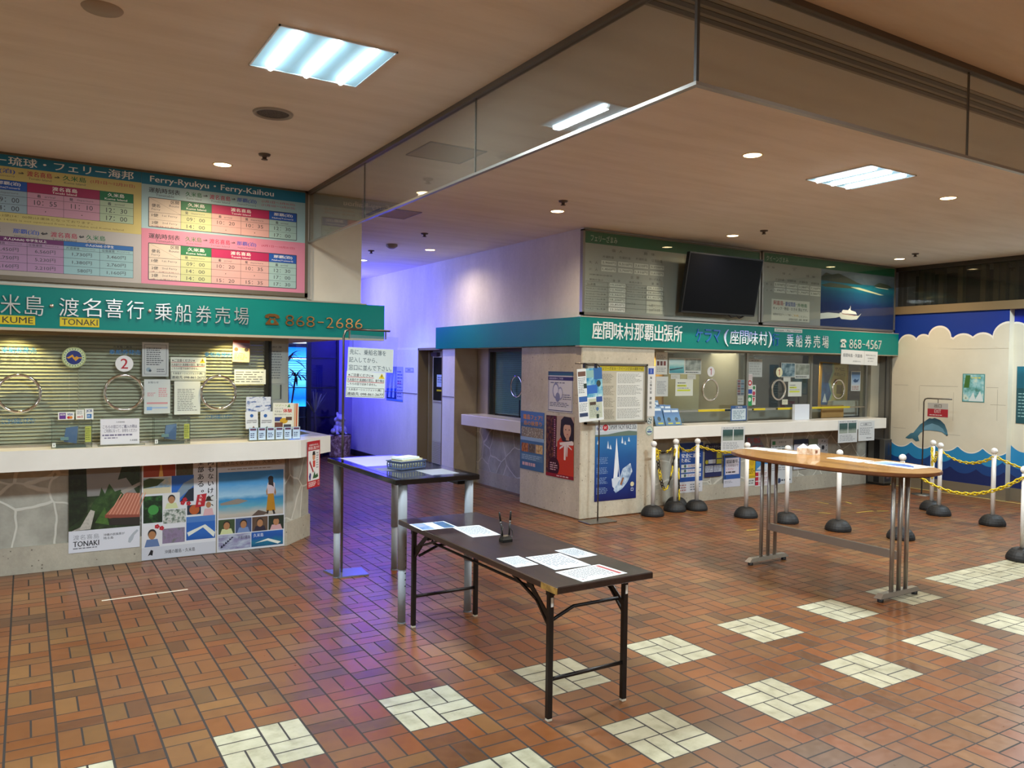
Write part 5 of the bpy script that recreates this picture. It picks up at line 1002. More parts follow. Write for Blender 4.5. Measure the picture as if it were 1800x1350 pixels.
b3 = [(0.734,0.83),(1.333,0.817),(1.339,-0.002),(0.741,0.012)]
sheet('poster', (b3[0][0], (b3[3][1] + b3[2][1]) / 2, b3[1][0], 0.845), onY(PW), 'poster of a woman in a yellow skirt on a beach, right of three', 'poster', kume_beach, '#cfcfd2')
# red sign hanging from the chamfered counter end
c0 = Vector((1.56, 3.865)); dirv = Vector((0.40, 0.37)).normalized()
mxr = Matrix(((dirv.x, 0, dirv.y, c0.x), (dirv.y, 0, -dirv.x, c0.y), (0, 1, 0, 0), (0, 0, 0, 1)))
def redposter(s):
    s.frac(.06, .16, .94, .80, '#e2dfda'); s.ftext('有害植物の持ち出し', .12, .9, .88, .94, '#f0e2dc', .006); s.ftext('持ち出し禁止です！', .08, .82, .92, .89, '#f4ece6', .02); s.fcirc(.5, .66, .11, '#c98a64', 1.3); s.fpoly([(.38, .7), (.62, .7), (.58, .78), (.42, .78)], '#2a211d')
    s.fpoly([(.42, .58), (.62, .58), (.6, .44), (.44, .44)], '#c7402f'); s.fpoly([(.14, .55), (.2, .6), (.5, .35), (.44, .32)], '#9a2a33'); s.fpoly([(.42, .2), (.56, .36), (.64, .26), (.78, .3), (.86, .22), (.7, .2)], '#2f5a34'); s.fpoly([(.12, .26), (.2, .34), (.3, .3), (.24, .18), (.18, .17)], '#3b3a7a')
    s.lines(.7, .4, .88, .76, 7, '#8a8a8d', .5, 2); s.lines(.1, .03, .75, .14, 4, '#f0dcd6', .5, 7); s.frame(.84, .04, .95, .13, .003, '#f0dcd6')
sheet('poster', (-.115, .55, .115, .985), mxr, 'red warning poster hanging from the left counter end', 'poster', redposter, '#b01c25')
# ================================================================== RIGHT TICKET BOOTH
b = MB(); b.box(5.6, 3.72, 0.86, 10.16, 4.06, 1.01, CT, None, .004); b.build('countertop', label='long white ticket countertop of the right booth beyond the pillar', cat='countertop')
b = MB(); b.box(4.53, 4.98, 0.865, 4.895, 6.55, 1.015, CT, None, .004); b.build('countertop', label='short white countertop in the side recess of the right booth', cat='countertop')
GYR = 4.0
rw = thing('ticket_window', (7.8, GYR, 1.01), 'right booth ticket window with sliding panes and yellow edged bottom rail', 'window')
XW = [5.62, (7.476,1.572)[0], (8.786,1.575)[0], (10.054,1.579)[0]]
ZR = 1.175
for i in range(3):
    y = GYR + (0 if i != 1 else 0.014)
    b = MB(); b.box(XW[i], y, ZR, XW[i + 1], y + 0.006, 1.93, GLASS); b.build('pane', rw)
    b = MB(); b.box(XW[i], y - 0.006, ZR - 0.02, XW[i + 1], y + 0.012, ZR, STEEL)
    b.build('bottom_edge', rw)
for i in (1, 2, 3):
    b = MB(); b.box(XW[i] - 0.02, GYR - 0.012, 1.01, XW[i] + 0.02, GYR + 0.035, 1.945, pm('#8a8880', 0.35, 0.6)); b.build('frame_post', rw)
b = MB(); b.box(5.6, GYR - 0.02, 1.915, 10.13, GYR + 0.04, 1.945, pm('#7d786c', 0.4, 0.4)); b.build('head_rail', rw)
YT = pm('#c9b31c', 0.5)
b = MB()
for q in ((6.587,1.193,7.064,1.222), (7.614,1.195,7.838,1.224), (8.092,1.188,8.46,1.22), (8.812,1.185,9.674,1.224)): b.box(q[0], GYR - 0.009, ZR - 0.021, q[2], GYR - 0.0065, ZR + 0.006, YT)
b.build('yellow_edge_tape', rw)
for q in ((6.8,1.434), (8.106,1.429), (9.4,1.433)): ring(rw, q[0], q[1], GYR - 0.004, 0.135, 0.012)
# booth interior
slab('wall_shelf_right', 5.7, 4.30, 0.9, 10.1, 4.36, 1.16, pm('#8b8c82', 0.6))
for x0, x1, z0, z1, c in ((6.9, 8.6, 1.0, 1.85, '#7d7f74'), (8.9, 10.1, 1.0, 1.9, '#8f8c78')): pass
b = MB(); b.box(6.55, 5.0, 0, 7.6, 5.4, 1.85, pm('#777a70', 0.6)); b.build('office_cabinet', label='plain grey cabinet standing behind the first booth window', cat='cabinet')
b = MB(); b.box(8.3, 4.9, 0.9, 8.34, 6.3, 1.95, pm('#98927a', 0.7)); b.build('wall_partition', kind='structure', origin=(0, 0, 0))
sheet('corkboard', (5.30, 1.02, 6.35, 1.93), onY(4.40), 'brown cork board inside the booth behind the leftmost glass', 'cork board', lambda s: (s.frame(0, 0, 1, 1, .03, '#6b4a24'),), '#8a6a3c', thick=.02)
GP = GYR - 0.003
def photo2(s): s.frac(.03, .06, .97, .95, multi('port_photo', ['#1f3a44', '#3c5f6a', '#8aa0a4', '#c5cac6'], 9))
sheet('notice_paper', (5.86,1.627,6.051,1.9), onY(GP), 'notice with red photo row at the top left corner of the booth glass', 'notice', lambda s: (s.lines(.1, .66, .9, .9, 3, '#55585a', .3, 5), s.frac(.1, .4, .3, .6, '#5a2a24'), s.frac(.38, .4, .58, .6, '#5a3028'), s.frac(.66, .4, .86, .6, '#7a3a30'), s.lines(.1, .1, .9, .32, 3, '#6b6e70', .3, 5)), '#cfcec2')
sheet('notice_paper', (5.863,1.356,6.066,1.601), onY(GP), 'plain typed sheet below the red photo notice on the booth glass', 'notice', notice(9, '#85888a'), '#cfd0c8')
sheet('photo_sheet', (6.075,1.635,6.34,1.834), onY(GP), 'bright sea photo card of the pier, left of two on the booth glass', 'photo', lambda s: (s.frac(.03, .05, .97, .95, grad('pier', [(0, '#2f7d8a'), (.08, '#69b3b0'), (.13, '#bfd6c9'), (.2, '#9cc0c4')], 2, 10, .05)), s.fpoly([(.05, .2), (.9, .36), (.9, .42), (.05, .3)], '#30424a')), '#d5d6c8')
sheet('photo_sheet', (6.343,1.634,6.627,1.834), onY(GP), 'grey harbour photo card beside the sea photo on the booth glass', 'photo', lambda s: (s.frac(.03, .22, .97, .95, multi('harbour', ['#4a5348', '#7d8478', '#a6aa9c', '#c0c2b4'], 10)), s.lines(.05, .05, .9, .17, 1, '#44474a', .5, 9)), '#c9cabf')
for q, l in (((6.112,1.571,6.266,1.628), 'blank small slip under the sea photo card'), ((6.39,1.569,6.538,1.629), 'blank small slip under the grey harbour photo card')): sheet('paper_slip', q, onY(GP), l, 'paper', lambda s: s.lines(.1, .2, .9, .8, 2, '#9a9b94', .3, 4), '#c6c6b8')
def hi(s): s.lines(.12, .70, .6, .84, 1, '#6a6b66', .4, 6); s.frac(.1, .55, .62, .66, '#c9d02c'); s.lines(.12, .42, .9, .5, 1, '#6a6b66', .4, 7); s.frac(.1, .28, .85, .38, '#c9d02c'); s.lines(.12, .57, .58, .64, 1, '#5a5b40', .5, 5)
sheet('notice_paper', (6.191,1.36,6.49,1.571), onY(GP), 'white notice with yellow highlighted lines left of the first red 1 ring', 'notice', hi, '#d5d6c6')
disc_sign((6.803,1.668), 0.066, GYR - 0.005, 'round white sign with a red 1 on the first booth pane', '1', '#b3121f')
disc_sign((8.109,1.669), 0.066, GYR - 0.005, 'round yellowish sign with a red 1 on the second booth pane', '1', '#b3121f', '#e3dcae')
def pricebars(s):
    for i in range(6):
        s.frac(.06, .06 + i * .155, .45, .18 + i * .155, '#7d4a48' if i % 2 else '#574a52'); s.frac(.52, .06 + i * .155, .95, .18 + i * .155, '#5f7d8a' if i % 2 else '#4c5a66')
sheet('price_card', (7.289,1.353,7.427,1.568), onY(GP), 'narrow card of small coloured payment marks at the first pane edge', 'card', pricebars, '#8f9490')
sheet('paper_slip', (7.3,1.235,7.419,1.35), onY(GP), 'grey slip under the card of payment marks', 'paper', lambda s: s.lines(.1, .2, .9, .8, 2, '#75766f', .3, 3), '#a9aaa0')
sheet('payment_sign', (7.482,1.216,7.573,1.643), onY(GP - .004), 'tall strip of red blue and green payment stickers on the window post', 'sticker', lambda s: (s.frac(0, .82, 1, .98, '#c9b9b4'), s.fcirc(.5, .72, .42, '#c2283a'), s.fcirc(.5, .72, .2, '#e8d9d6'), s.frac(0, .38, 1, .52, '#24479a'), s.frac(0, .0, 1, .34, '#1c8a4a'), s.fcirc(.5, .2, .3, '#cfe0cc'), s.frac(.1, .55, .9, .6, '#c9c4b4')), '#d8d4cc')
sheet('payment_sign', (7.572,1.227,7.642,1.496), onY(GP - .004), 'narrow strip of small payment stickers right of the green one', 'sticker', lambda s: (s.fcirc(.5, .86, .35, '#2c7a3c'), s.fcirc(.5, .58, .4, '#b3344a'), s.frac(.1, .4, .9, .46, '#444'+'448'), s.fpoly([(.5, .1), (.8, .36), (.2, .36)], '#b03030')), '#d0cfc6')
def calendar(s):
    s.ftext('2026', .35, .86, .65, .95, '#55585a', .01)
    for i in range(4):
        for j in range(5): s.frac(.08 + j * .175, .1 + i * .18, .22 + j * .175, .24 + i * .18, '#a9aca4')
sheet('calendar_sheet', (7.509,1.603,7.776,1.845), onY(GP + .01), 'pale calendar sheet behind the second booth pane', 'calendar', lambda s: (s.lines(.08, .1, .92, .8, 5, '#9da098', .6, 5), s.lines(.2, .86, .8, .94, 1, '#6a6c68', .5, 3)), '#b3b6ae')
sheet('photo_sheet', (8.159,1.601,8.447,1.804), onY(GP + .01), 'dark harbour photo card right of the yellowish red 1 sign', 'photo', photo2, '#b9bbb0')
sheet('photo_sheet', (8.448,1.584,8.758,1.795), onY(GP + .01), 'pale harbour photo card at the right edge of the second pane', 'photo', lambda s: (s.frac(.03, .25, .97, .95, multi('harbour2', ['#59604f', '#8a8f80', '#b5b7a6'], 10)), s.lines(.05, .05, .9, .18, 1, '#44474a', .5, 9)), '#b9bbb0')
sheet('notice_paper', (8.311,1.334,8.595,1.539), onY(GP + .01), 'white notice with yellow highlighted lines on the second booth pane', 'notice', hi, '#d0d1c2')
sheet('paper_slip', (8.209,1.542,8.356,1.605), onY(GP + .01), 'tiny blank slip under the dark harbour photo card', 'paper', lambda s: None, '#c6c6b8')
sheet('paper_slip', (8.174,1.224,8.289,1.295), onY(GP - .006), 'small white slip on the rail under the second speaking ring', 'paper', lambda s: s.lines(.1, .2, .9, .8, 2, '#75766f', .3, 3), '#c9c8ae')
def yachtboard(s):
    s.frac(.08, .04, .50, .97, multi('sea_cover', ['#1d3f72', '#2c5a94', '#4d7fb0'], 6)); s.fpoly([(.34, .04), (.42, .3), (.34, .55), (.46, .8), (.44, .97), (.95, .97), (.92, .04)], '#c9b678'); s.fpoly([(.30, .04), (.42, .3), (.31, .55), (.44, .8), (.42, .97), (.48, .97), (.5, .8), (.38, .55), (.47, .3), (.37, .04)], '#9fb9a0')
    s.ftext('サバニ', .52, .82, .85, .9, '#4a3d24', .01); s.ftext('帆漕レース', .5, .70, .9, .78, '#4a3d24', .01); s.fcirc(.56, .58, .05, '#b3241c'); s.frac(.6, .3, .8, .5, '#8a7a64'); s.fpoly([(.12, .1), (.2, .3), (.28, .1)], '#cfd8e0')
q = (9.33,1.174,10.006,1.834)
sheet('poster_board', (q[0], 1.165, q[2], q[3]), onY(4.29, -.03, (q[0], 1.2)), 'blue and yellow sabani boat race poster on a tan board behind the third pane', 'poster', yachtboard, '#a07c3c', thick=.012)
q = (9.172,0.98,9.677,1.191)
b = MB(); b.box(q[0], 4.10, 1.0102, q[2], 4.115, q[3], mottled('tan_card', [(0.3, '#93703c'), (0.7, '#a5824a')], 4, .6)); b.build('tan_box_board', label='plain tan panel on the counter under the boat race poster', cat='panel')
q = (8.368,1.009,8.679,1.226)
b = MB(); b.box(q[0], 3.93, 1.0101, q[2], 3.975, q[3], pm('#cdd3dc', .5), None, .003); b.build('white_box', label='pale blue-white box on the right booth counter below the second pane', cat='box')
q = (9.538,0.975,10.199,1.253)
b = MB(); b.box(q[0], 4.18, 1.0102, q[2], 4.28, q[3], mottled('pale_printer', [(0.3, '#a3a398'), (0.7, '#b5b5aa')], 5, .5), None, .01); b.build('printer', label='pale grey office machine behind the right end of the booth glass', cat='printer')
sheet('leaflet', (9.691,1.405,9.913,1.7), onY(GP), 'blue whale picture calendar card on the right end pane', 'card', lambda s: (s.frac(.05, .3, .95, .95, grad('whale_card', [(0.05, '#c5c9cc'), (.16, '#8ba4bb'), (.25, '#4f6f94')], 2, 8, .05)), s.fpoly([(.2, .5), (.4, .62), (.6, .55), (.85, .62), (.7, .45), (.4, .42)], '#2c4a6b'), s.lines(.1, .04, .9, .26, 3, '#8a3a34', .4, 4)), '#c0c2ba')
q = (9.027,1.792,9.868,1.994)
sheet('notice_paper', q, onY(FY - .004, -.02, ((q[0] + q[2]) / 2, q[3])), 'wide white paper reading Zamami and Aka islands taped under the phone number', 'notice', lambda s: (s.ftext('座間味島・阿嘉島', .05, .5, .57, .75, '#44464a', .004), s.ftext('(往路のみ)', .32, .16, .53, .28, '#55575a', 0), s.frac(.625, .0, .632, 1, '#a9aaa6'), s.ftext('乗船券お求めの方は', .67, .66, .95, .76, '#55575a', 0), s.ftext('往復割引', .72, .44, .9, .55, '#55575a', 0), s.ftext('あります', .73, .24, .88, .34, '#55575a', 0)), '#cfd0cc')
q = (7.636,2.203,8.188,2.249)
sheet('sign_strip', q, onY(FY - .004), 'thin white strip reading Zamami/Aka/Geruma on the right sign band', 'sign', lambda s: s.ftext('Zamami・Aka・Geruma', .04, .2, .96, .8, '#5d5f5c', .006), '#bfc4bd')
# leaflets displayed at the left end of the right counter
LFB = lambda s: (s.frac(0, 0, 1, 1, grad('leaf_blue', [(0.0, '#27506b'), (.08, '#3c6f9a'), (.16, '#2c5486'), (.24, '#6b8fb0')], 2, 14, .05)), s.frac(.1, .78, .9, .9, '#c3d0d8'), s.fcirc(.5, .35, .2, '#31424a'), s.frac(.3, .08, .85, .16, '#a9a83a'))
LRK = []
for i, (q, y) in enumerate((((5.745,1.111,5.83,1.273), 3.88), ((5.797,1.141,5.892,1.308), 3.90), ((5.702,1.01,5.849,1.238), 3.80), ((5.869,1.109,5.969,1.257), 3.87), ((5.854,1.006,5.992,1.213), 3.79), ((5.939,1.108,6.046,1.252), 3.865), ((5.987,1.007,6.121,1.211), 3.80))):
    m = Matrix.Translation((q[0], y, 0)) @ Matrix(((1, 0, 0, 0), (0, .35, -.94, 0), (0, .94, .35, 0), (0, 0, 0, 1)))
    w = q[2] - q[0]; z0 = 1.0115 if y < 3.83 else 1.07; L = max(.14, (q[3] - z0) / .94)
    m = Matrix.Translation((q[0], y, z0)) @ Matrix(((1, 0, 0, 0), (0, .34, -.94, 0), (0, .94, .34, 0), (0, 0, 0, 1)))
    lab = ('leftmost blue leaflet in the back row by the pillar', 'tallest blue leaflet at the back of the pillar display', 'blue leaflet in front, nearest the pillar', 'blue leaflet in the middle of the back row', 'blue leaflet in front, middle of the display', 'blue leaflet at the right of the back row', 'blue leaflet in front, furthest from the pillar')[i]
    sheet('leaflet', (0, 0, w, L), m, lab + ' on the right counter', 'leaflet', LFB, '#3f6688', 'blue leaflets on the right counter', .004)
t = thing('leaflet_stand', (5.8, 3.86, 1.01), 'clear stepped stand holding blue leaflets by the pillar', 'leaflet rack')
b = MB(); b.box(5.62, 3.845, 1.0102, 6.2, 3.85, 1.085, ACRYL); b.box(5.62, 3.78, 1.0102, 6.2, 3.95, 1.0112, ACRYL); b.build('step', t)
# framed card on the counter and hanging notices
q = (7.073,0.998,7.374,1.228)
t = thing('framed_card', ((q[0] + q[2]) / 2, 3.9, 1.01), 'blue bordered price card in a clear stand on the right counter', 'sign')
s = Sheet(q[0], 1.03, q[2], q[3], paper='#2c4f80'); s.frac(.07, .06, .93, .8, '#b9c6cc'); s.ftext('ご案内', .3, .85, .7, .95, WHITE, .01); s.lines(.14, .12, .86, .7, 6, '#6b8294', .5, 4); s.mb(onY(3.9)).build('card', t)
b = MB(); b.box(q[0], 3.89, 1.0102, q[2], 3.95, 1.028, ACRYL); b.build('clear_base', t)
def twop(s):
    s.ftext('ただいまの海況', .08, .91, .92, .97, DK, .008); s.frac(.06, .42, .48, .88, grad('wave_a', [(.16, '#8d968a'), (.2, '#2c4a44'), (.3, '#39595a'), (.4, '#1b2c34')], 2, 9, .05)); s.frac(.52, .42, .94, .88, grad('wave_a', [(.16, '#8d968a'), (.2, '#2c4a44'), (.4, '#1b2c34')], 2, 9, .05)); s.lines(.08, .06, .92, .36, 5, '#7b7e82', .35, 8)
q = (6.719,0.671,7.142,0.976); sheet('notice_paper', q, onY(3.717, -.015, ((q[0] + q[2]) / 2, q[3])), 'white sheet with two dark wave photos hanging mid right counter edge', 'notice', twop, '#cbcccb')
q = (9.028,0.683,9.463,0.998); sheet('notice_paper', q, onY(3.717), 'white sheet with two dark wave photos near the right end of the counter edge', 'notice', twop, '#c3c5c4')
q = (9.487,0.692,9.865,0.98); sheet('notice_paper', q, onY(3.717), 'plain white notice with heading box at the right end of the counter edge', 'notice', lambda s: (s.frame(.12, .76, .8, .9, .004, DK), s.ftext('お願い', .3, .79, .62, .87, DK, .006), s.lines(.08, .3, .92, .68, 5, '#6b6e72', .35, 8), s.lines(.5, .1, .92, .18, 1, '#55585c', .4, 5)), '#c9cbca')
# posters on the wall under the right counter
PR = 4.0125
def safe(s):
    s.frac(0, .24, 1, 1, '#1c4a96'); s.frac(0, .90, 1, 1, '#173a7e'); s.lines(.15, .81, .9, .88, 1, '#c9d3de', .8, 6); s.ftext('安全に遊ぶ', .12, .70, .9, .79, WHITE, .02); s.ftext('ために', .12, .61, .50, .69, WHITE, .02)
    for i in range(3):
        z = .50 - i * .095; s.frac(.12, z, .93, z + .07, '#c9d3de'); s.fcirc(.18, z + .035, .05, '#dfe6ea'); s.fcirc(.28, z + .035, .045, '#4a6a5a'); s.lines(.38, z + .01, .92, z + .06, 2, '#b05a5a', .4, 6)
    s.frac(0, 0, 1, .22, '#c9c9cc'); s.lines(.05, .03, .42, .18, 3, '#a66a6a', .4, 4); s.lines(.5, .03, .95, .18, 3, '#5f6a78', .4, 4)
sheet('poster', (6.277,0.128,6.704,0.76), onY(PR), 'large blue sea safety poster behind the white posts under the right counter', 'poster', safe, '#1c4a96')
def navy(s):
    s.frac(0, 0, 1, 1, '#1a2350'); s.fcirc(.12, .9, .09, '#c3cad6'); s.ftext('ヘリタクシー', .25, .86, .95, .94, '#b9c4d8', .006); s.frac(.68, .55, .98, .72, '#b3a82a'); s.frac(.68, .38, .98, .52, '#a9a028'); s.fcirc(.1, .45, .09, '#a9a028'); s.frac(.2, .4, .62, .52, '#b9bcc4'); s.frac(.02, .14, .48, .34, '#a9adb8'); s.frac(.52, .14, .98, .34, '#a9adb8'); s.lines(.05, .16, .45, .32, 4, '#55586a', .4, 4); s.lines(.55, .16, .95, .32, 4, '#55586a', .4, 4)
sheet('poster', (6.744,0.303,7.049,0.735), onY(PR), 'dark navy poster with yellow blocks behind the fourth white post', 'poster', navy, '#1a2350')
def auth(s):
    s.frac(0, 0, 1, .24, '#c3c3cc'); s.frac(.03, .26, .97, .97, '#2c559a'); s.frac(.03, .9, .97, .97, '#23262e'); s.frac(.09, .38, .91, .88, '#cfc9d2'); s.ftext('認証番号、', .14, .72, .9, .83, '#2a2a33', .015); s.ftext('しらせないで', .14, .61, .86, .69, '#5a3d44', .01); s.ftext('ください', .14, .51, .6, .58, '#b0505a', .01); s.lines(.14, .41, .9, .49, 1, '#4a4448', .6, 6); s.lines(.06, .12, .6, .2, 2, '#7a7a84', .4, 6); s.fpoly([(.05, .26), (.12, .26), (.12, .36), (.05, .36)], '#1d3a5a')
sheet('poster', (7.087,0.146,7.401,0.583), onY(PR), 'blue bordered poster about verification codes below the wave photo sheet', 'poster', auth, '#2c559a')
q = (7.491,0.121,8.01,0.801)
sheet('poster', (7.496,0.605,7.899,0.801), onY(PR), 'grey poster with red slanted heading half hidden by the oval table', 'poster', lambda s: (s.fpoly([(0, .0), (1, .0), (.6, 1), (0, 1)], '#6b7280'), s.ftext('買い物は', .06, .5, .7, .92, '#a83038', .02), s.ftext('9', .05, .08, .22, .42, K, .02), s.lines(.3, .1, .85, .38, 2, '#8a3038', .5, 3)), '#938c80')
def yellow(s): s.frac(0, .0, 1, .24, '#c9ccc6'); s.frac(0, .24, 1, 1, '#d8b01c'); s.frac(0, .26, 1, .32, '#b59a1a'); s.fcirc(.5, .74, .3, '#c79a18'); s.lines(.1, .38, .9, .56, 3, '#4a3d1a', .4, 3); s.lines(.1, .05, .9, .2, 2, '#5f6360', .4, 3)
sheet('poster', (7.547,0.134,7.693,0.561), onY(PR), 'narrow yellow poster just right of the fifth white post', 'poster', yellow, '#d8b01c')
def blood(s):
    s.frac(0, .5, 1, 1, '#3f86bf'); s.fpoly([(0, .8), (.5, .95), (1, .75), (1, 1), (0, 1)], '#8a6a4a'); s.fpoly([(.1, .55), (.9, .5), (1, .7), (.5, .72)], '#cfd5d8'); s.frac(0, 0, 1, .5, '#d3cfcf')
    for i in range(3): s.frac(.03, .03 + i * .15, .25, .15 + i * .15, '#b3243a'); s.lines(.3, .04 + i * .15, .97, .14 + i * .15, 2, '#9a6a70', .4, 4)
sheet('poster', (7.685,0.12,7.959,0.538), onY(PR), 'blue photo poster with three red boxes behind the oval table legs', 'poster', blood, '#cfd0d2')
sheet('poster', (7.991,0.119,8.441,0.744), onY(PR), 'tall white poster with a small green mark behind the oval table', 'poster', lambda s: (s.frac(.06, .88, .2, .96, '#2c7a4a'), s.ftext('お知らせ', .35, .91, .7, .96, DK, .01), s.lines(.06, .7, .94, .86, 3, '#5f6a64', .4, 7), s.lines(.06, .3, .94, .62, 7, '#83868a', .35, 6), s.fcirc(.4, .08, .08, '#2a3a5a'), s.lines(.5, .05, .95, .12, 1, '#3d4450', .5, 4)), '#c3c7c8')
sheet('poster', (8.467,0.305,8.768,0.726), onY(PR), 'white poster with a navy heading behind the paper carton on the oval table', 'poster', lambda s: (s.frac(0, .84, 1, 1, '#242b4a'), s.frac(.08, .6, .45, .78, '#b9b3c4'), s.lines(.06, .2, .94, .55, 6, '#83868a', .35, 5), s.fcirc(.6, .08, .06, '#444458'), s.fcirc(.8, .08, .06, '#444458')), '#b9bcc6')
def insects(s):
    s.fcirc(.5, .5, .14, '#23242a')
    for k in range(8):
        a = k * PI / 4 + .3; x, y = .5 + .36 * math.cos(a), .5 + .38 * math.sin(a); s.fpoly([(x - .05, y - .05), (x + .03, y - .02), (x + .06, y + .05), (x - .02, y + .03)], '#2c2e33')
sheet('poster', (8.987,0.464,9.212,0.718), onY(PR), 'small white poster of scattered black insect shapes', 'poster', insects, '#c5cad0')
sheet('poster', (8.787,0.521,8.983,0.719), onY(PR), 'small greenish notice left of the insect poster', 'poster', lambda s: (s.frac(0, .6, 1, 1, '#8a9c84'), s.lines(.1, .1, .9, .5, 3, '#707a70', .4, 3)), '#b0b8ae')
# ---- pillar posters (left face is x = 4.53, front face y = 3.72)
PX = 4.527; PF = 3.717
def fest(s):
    s.frac(0, 0, 1, 1, '#466a8c'); s.frac(.0, .8, 1, 1, '#4f74a8'); s.ftext('離島フェア！', .12, .86, .92, .95, '#d98a3a', .03); s.ftext('島の秋祭り', .14, .76, .9, .84, '#c98a3f', .03); s.frac(.04, .55, .96, .73, multi('crowd', ['#46525e', '#a3a08c', '#76604c', '#c9c4ae', '#2c3a30'], 34)); s.frac(.0, .5, 1, .56, '#8fa8bd')
    s.frac(.06, .30, .35, .45, multi('food_a', ['#5a3020', '#a8643a', '#d09a6a'], 30)); s.frac(.37, .30, .64, .45, multi('food_b', ['#22242a', '#6a5a4a', '#a08a6a'], 30)); s.frac(.66, .30, .95, .45, multi('food_c', ['#8a5a3a', '#c9a46a', '#e0c9a0'], 30)); s.frac(.05, .16, .95, .27, '#5f7d92'); s.lines(.08, .17, .92, .26, 3, '#9fb4c4', .4, 8); s.lines(.1, .06, .9, .13, 1, '#d3a7a4', .8, 9)
sheet('poster', (-4.965,0.44,-4.44,1.154), onX(PX), 'blue festival poster on the left face of the concrete pillar', 'poster', fest, '#466a8c')
def hand(s):
    s.frac(0, .9, 1, 1, '#27596a'); s.frac(0, .78, 1, .87, '#33285a'); s.ftext('離島航路をご利用', .05, .8, .6, .85, '#c9c4d4', .01); s.frame(.02, .02, .98, .985, .008, '#2a2448'); s.lines(.1, .7, .8, .74, 1, '#55556a', .5, 6); s.fcirc(.32, .52, .13, '#8488a0', 1.4); s.fcirc(.32, .52, .10, '#d6d5d6', 1.4); s.fcirc(.5, .46, .1, '#9a9cb0', 1.5); s.fcirc(.5, .46, .075, '#d6d5d6', 1.5); s.fcirc(.4, .36, .09, '#8488a0', 1.2); s.lines(.6, .3, .95, .45, 3, '#6a6a7a', .35, 5); s.lines(.08, .12, .95, .24, 3, '#55556a', .4, 9)
sheet('poster', (-4.371,1.184,-3.869,1.65), onX(PX), 'white notice with a purple border and hand drawing on the pillar', 'poster', hand, '#d3d1cd')
def lady(s):
    s.frac(0, 0, 1, 1, multi('night_flowers', ['#1c1519', '#3a2024', '#6a3a2a', '#8a6a34'], 26)); s.fpoly([(.38, .5), (.40, 1), (1, 1), (1, .5)], '#b59a86')
    s.frac(.28, .12, .36, 1, '#5a1a2c'); s.lines(.295, .3, .345, .95, 18, '#b98a92', .5, 1.5)
    s.fpoly([(.40, .08), (.42, .58), (.55, .66), (.95, .64), (1, .55), (1, .0), (.45, .0)], '#c2391c'); s.fpoly([(.55, .94), (.66, 1), (.9, .99), (1, .9), (1, .62), (.92, .58), (.6, .6), (.52, .7)], '#2b211f')
    s.fcirc(.77, .78, .135, '#d2a688', 1.25); s.fpoly([(.62, .84), (.66, .93), (.9, .93), (.94, .84), (.86, .87), (.7, .87)], '#2b211f'); s.frac(.73, .62, .84, .70, '#c99a7c'); s.fcirc(.72, .79, .018, '#2a1d1a', .7); s.fcirc(.84, .79, .018, '#2a1d1a', .7); s.fpoly([(.74, .715), (.78, .722), (.82, .715), (.78, .705)], '#a83a34')
    s.fpoly([(.5, .57), (.95, .62), (1, .58), (.98, .55), (.52, .53)], '#e6d9cf'); s.fpoly([(.66, .56), (.74, .56), (.72, .3), (.66, .3)], '#e6d9cf'); s.fpoly([(.74, .56), (.80, .54), (.78, .36), (.75, .36)], '#dccdc2'); s.fpoly([(.7, .56), (.52, .5), (.5, .46), (.62, .5)], '#e6d9cf'); s.fpoly([(.74, .57), (.92, .5), (.94, .47), (.8, .52)], '#e6d9cf')
    s.fcirc(.3, .17, .2, '#3a1016', 1.0); s.lines(.16, .1, .44, .24, 4, '#c9a0a0', .5, 3); s.frac(0, .0, 1, .055, '#8a1a24'); s.lines(.4, .01, .95, .045, 1, '#d6b0aa', .5, 5)
sheet('poster', (-4.398,0.423,-3.843,1.134), onX(PX, .012, (-4.3, 0.9)), 'poster of a woman in an orange coat with a white bow on the pillar', 'poster', lady, '#7a3026')
NB = (4.464,1.069,5.464,1.749)
t = thing('notice_case', ((NB[0] + NB[2]) / 2, PF, NB[1]), 'framed notice case with printed timetables on the front of the pillar', 'notice board')
x0, z0, x1, z1 = NB; x0 = 4.57
b = MB(); fm = pm('#8d897c', .3, .8)
for q in ((x0, z0, x1, z0 + .02), (x0, z1 - .02, x1, z1), (x0, z0, x0 + .02, z1), (x1 - .02, z0, x1, z1)): b.box(q[0], PF - .03, q[1], q[2], 3.72, q[3], fm)
b.build('frame', t)
s = Sheet(x0 + .02, z0 + .02, x1 - .02, z1 - .02, paper='#b5ae9a', thick=.004)
s.frac(.2, .9, .98, .99, '#c9b422'); s.ftext('フェリーざまみ・クイーンざまみ運航予定', .22, .915, .96, .975, '#3a3418', .006)
s.frac(.5, .02, .97, .88, '#d0d0c8')
for i in range(4):
    s.lines(.52, .05 + i * .21, .95, .23 + i * .21, 9, '#84867f', .45, 14)
    if i < 4: s.lines(.2, .05 + i * .21, .48, .22 + i * .21, 9, '#7a7668', .45, 9)
s.mb(onY(3.716)).build('printed_sheet', t)
sheet('sign_plate', (5.469,1.137,5.606,1.726), onY(PF), 'narrow vertical white sign of the coast guard liaison office on the pillar', 'sign', lambda s: (s.frac(.2, .84, .8, .96, '#2448a0'), s.frac(.47, .86, .53, .94, '#a9b4d4'), [s.ftext(ch, .28, .74 - i * .072, .72, .795 - i * .072, '#26262a', .02, 2, True) for i, ch in enumerate('海上保安官')], [s.ftext(ch, .28, .33 - i * .09, .72, .39 - i * .09, '#26262a', .02, 2, True) for i, ch in enumerate('連絡所')]), '#d3d2cc')
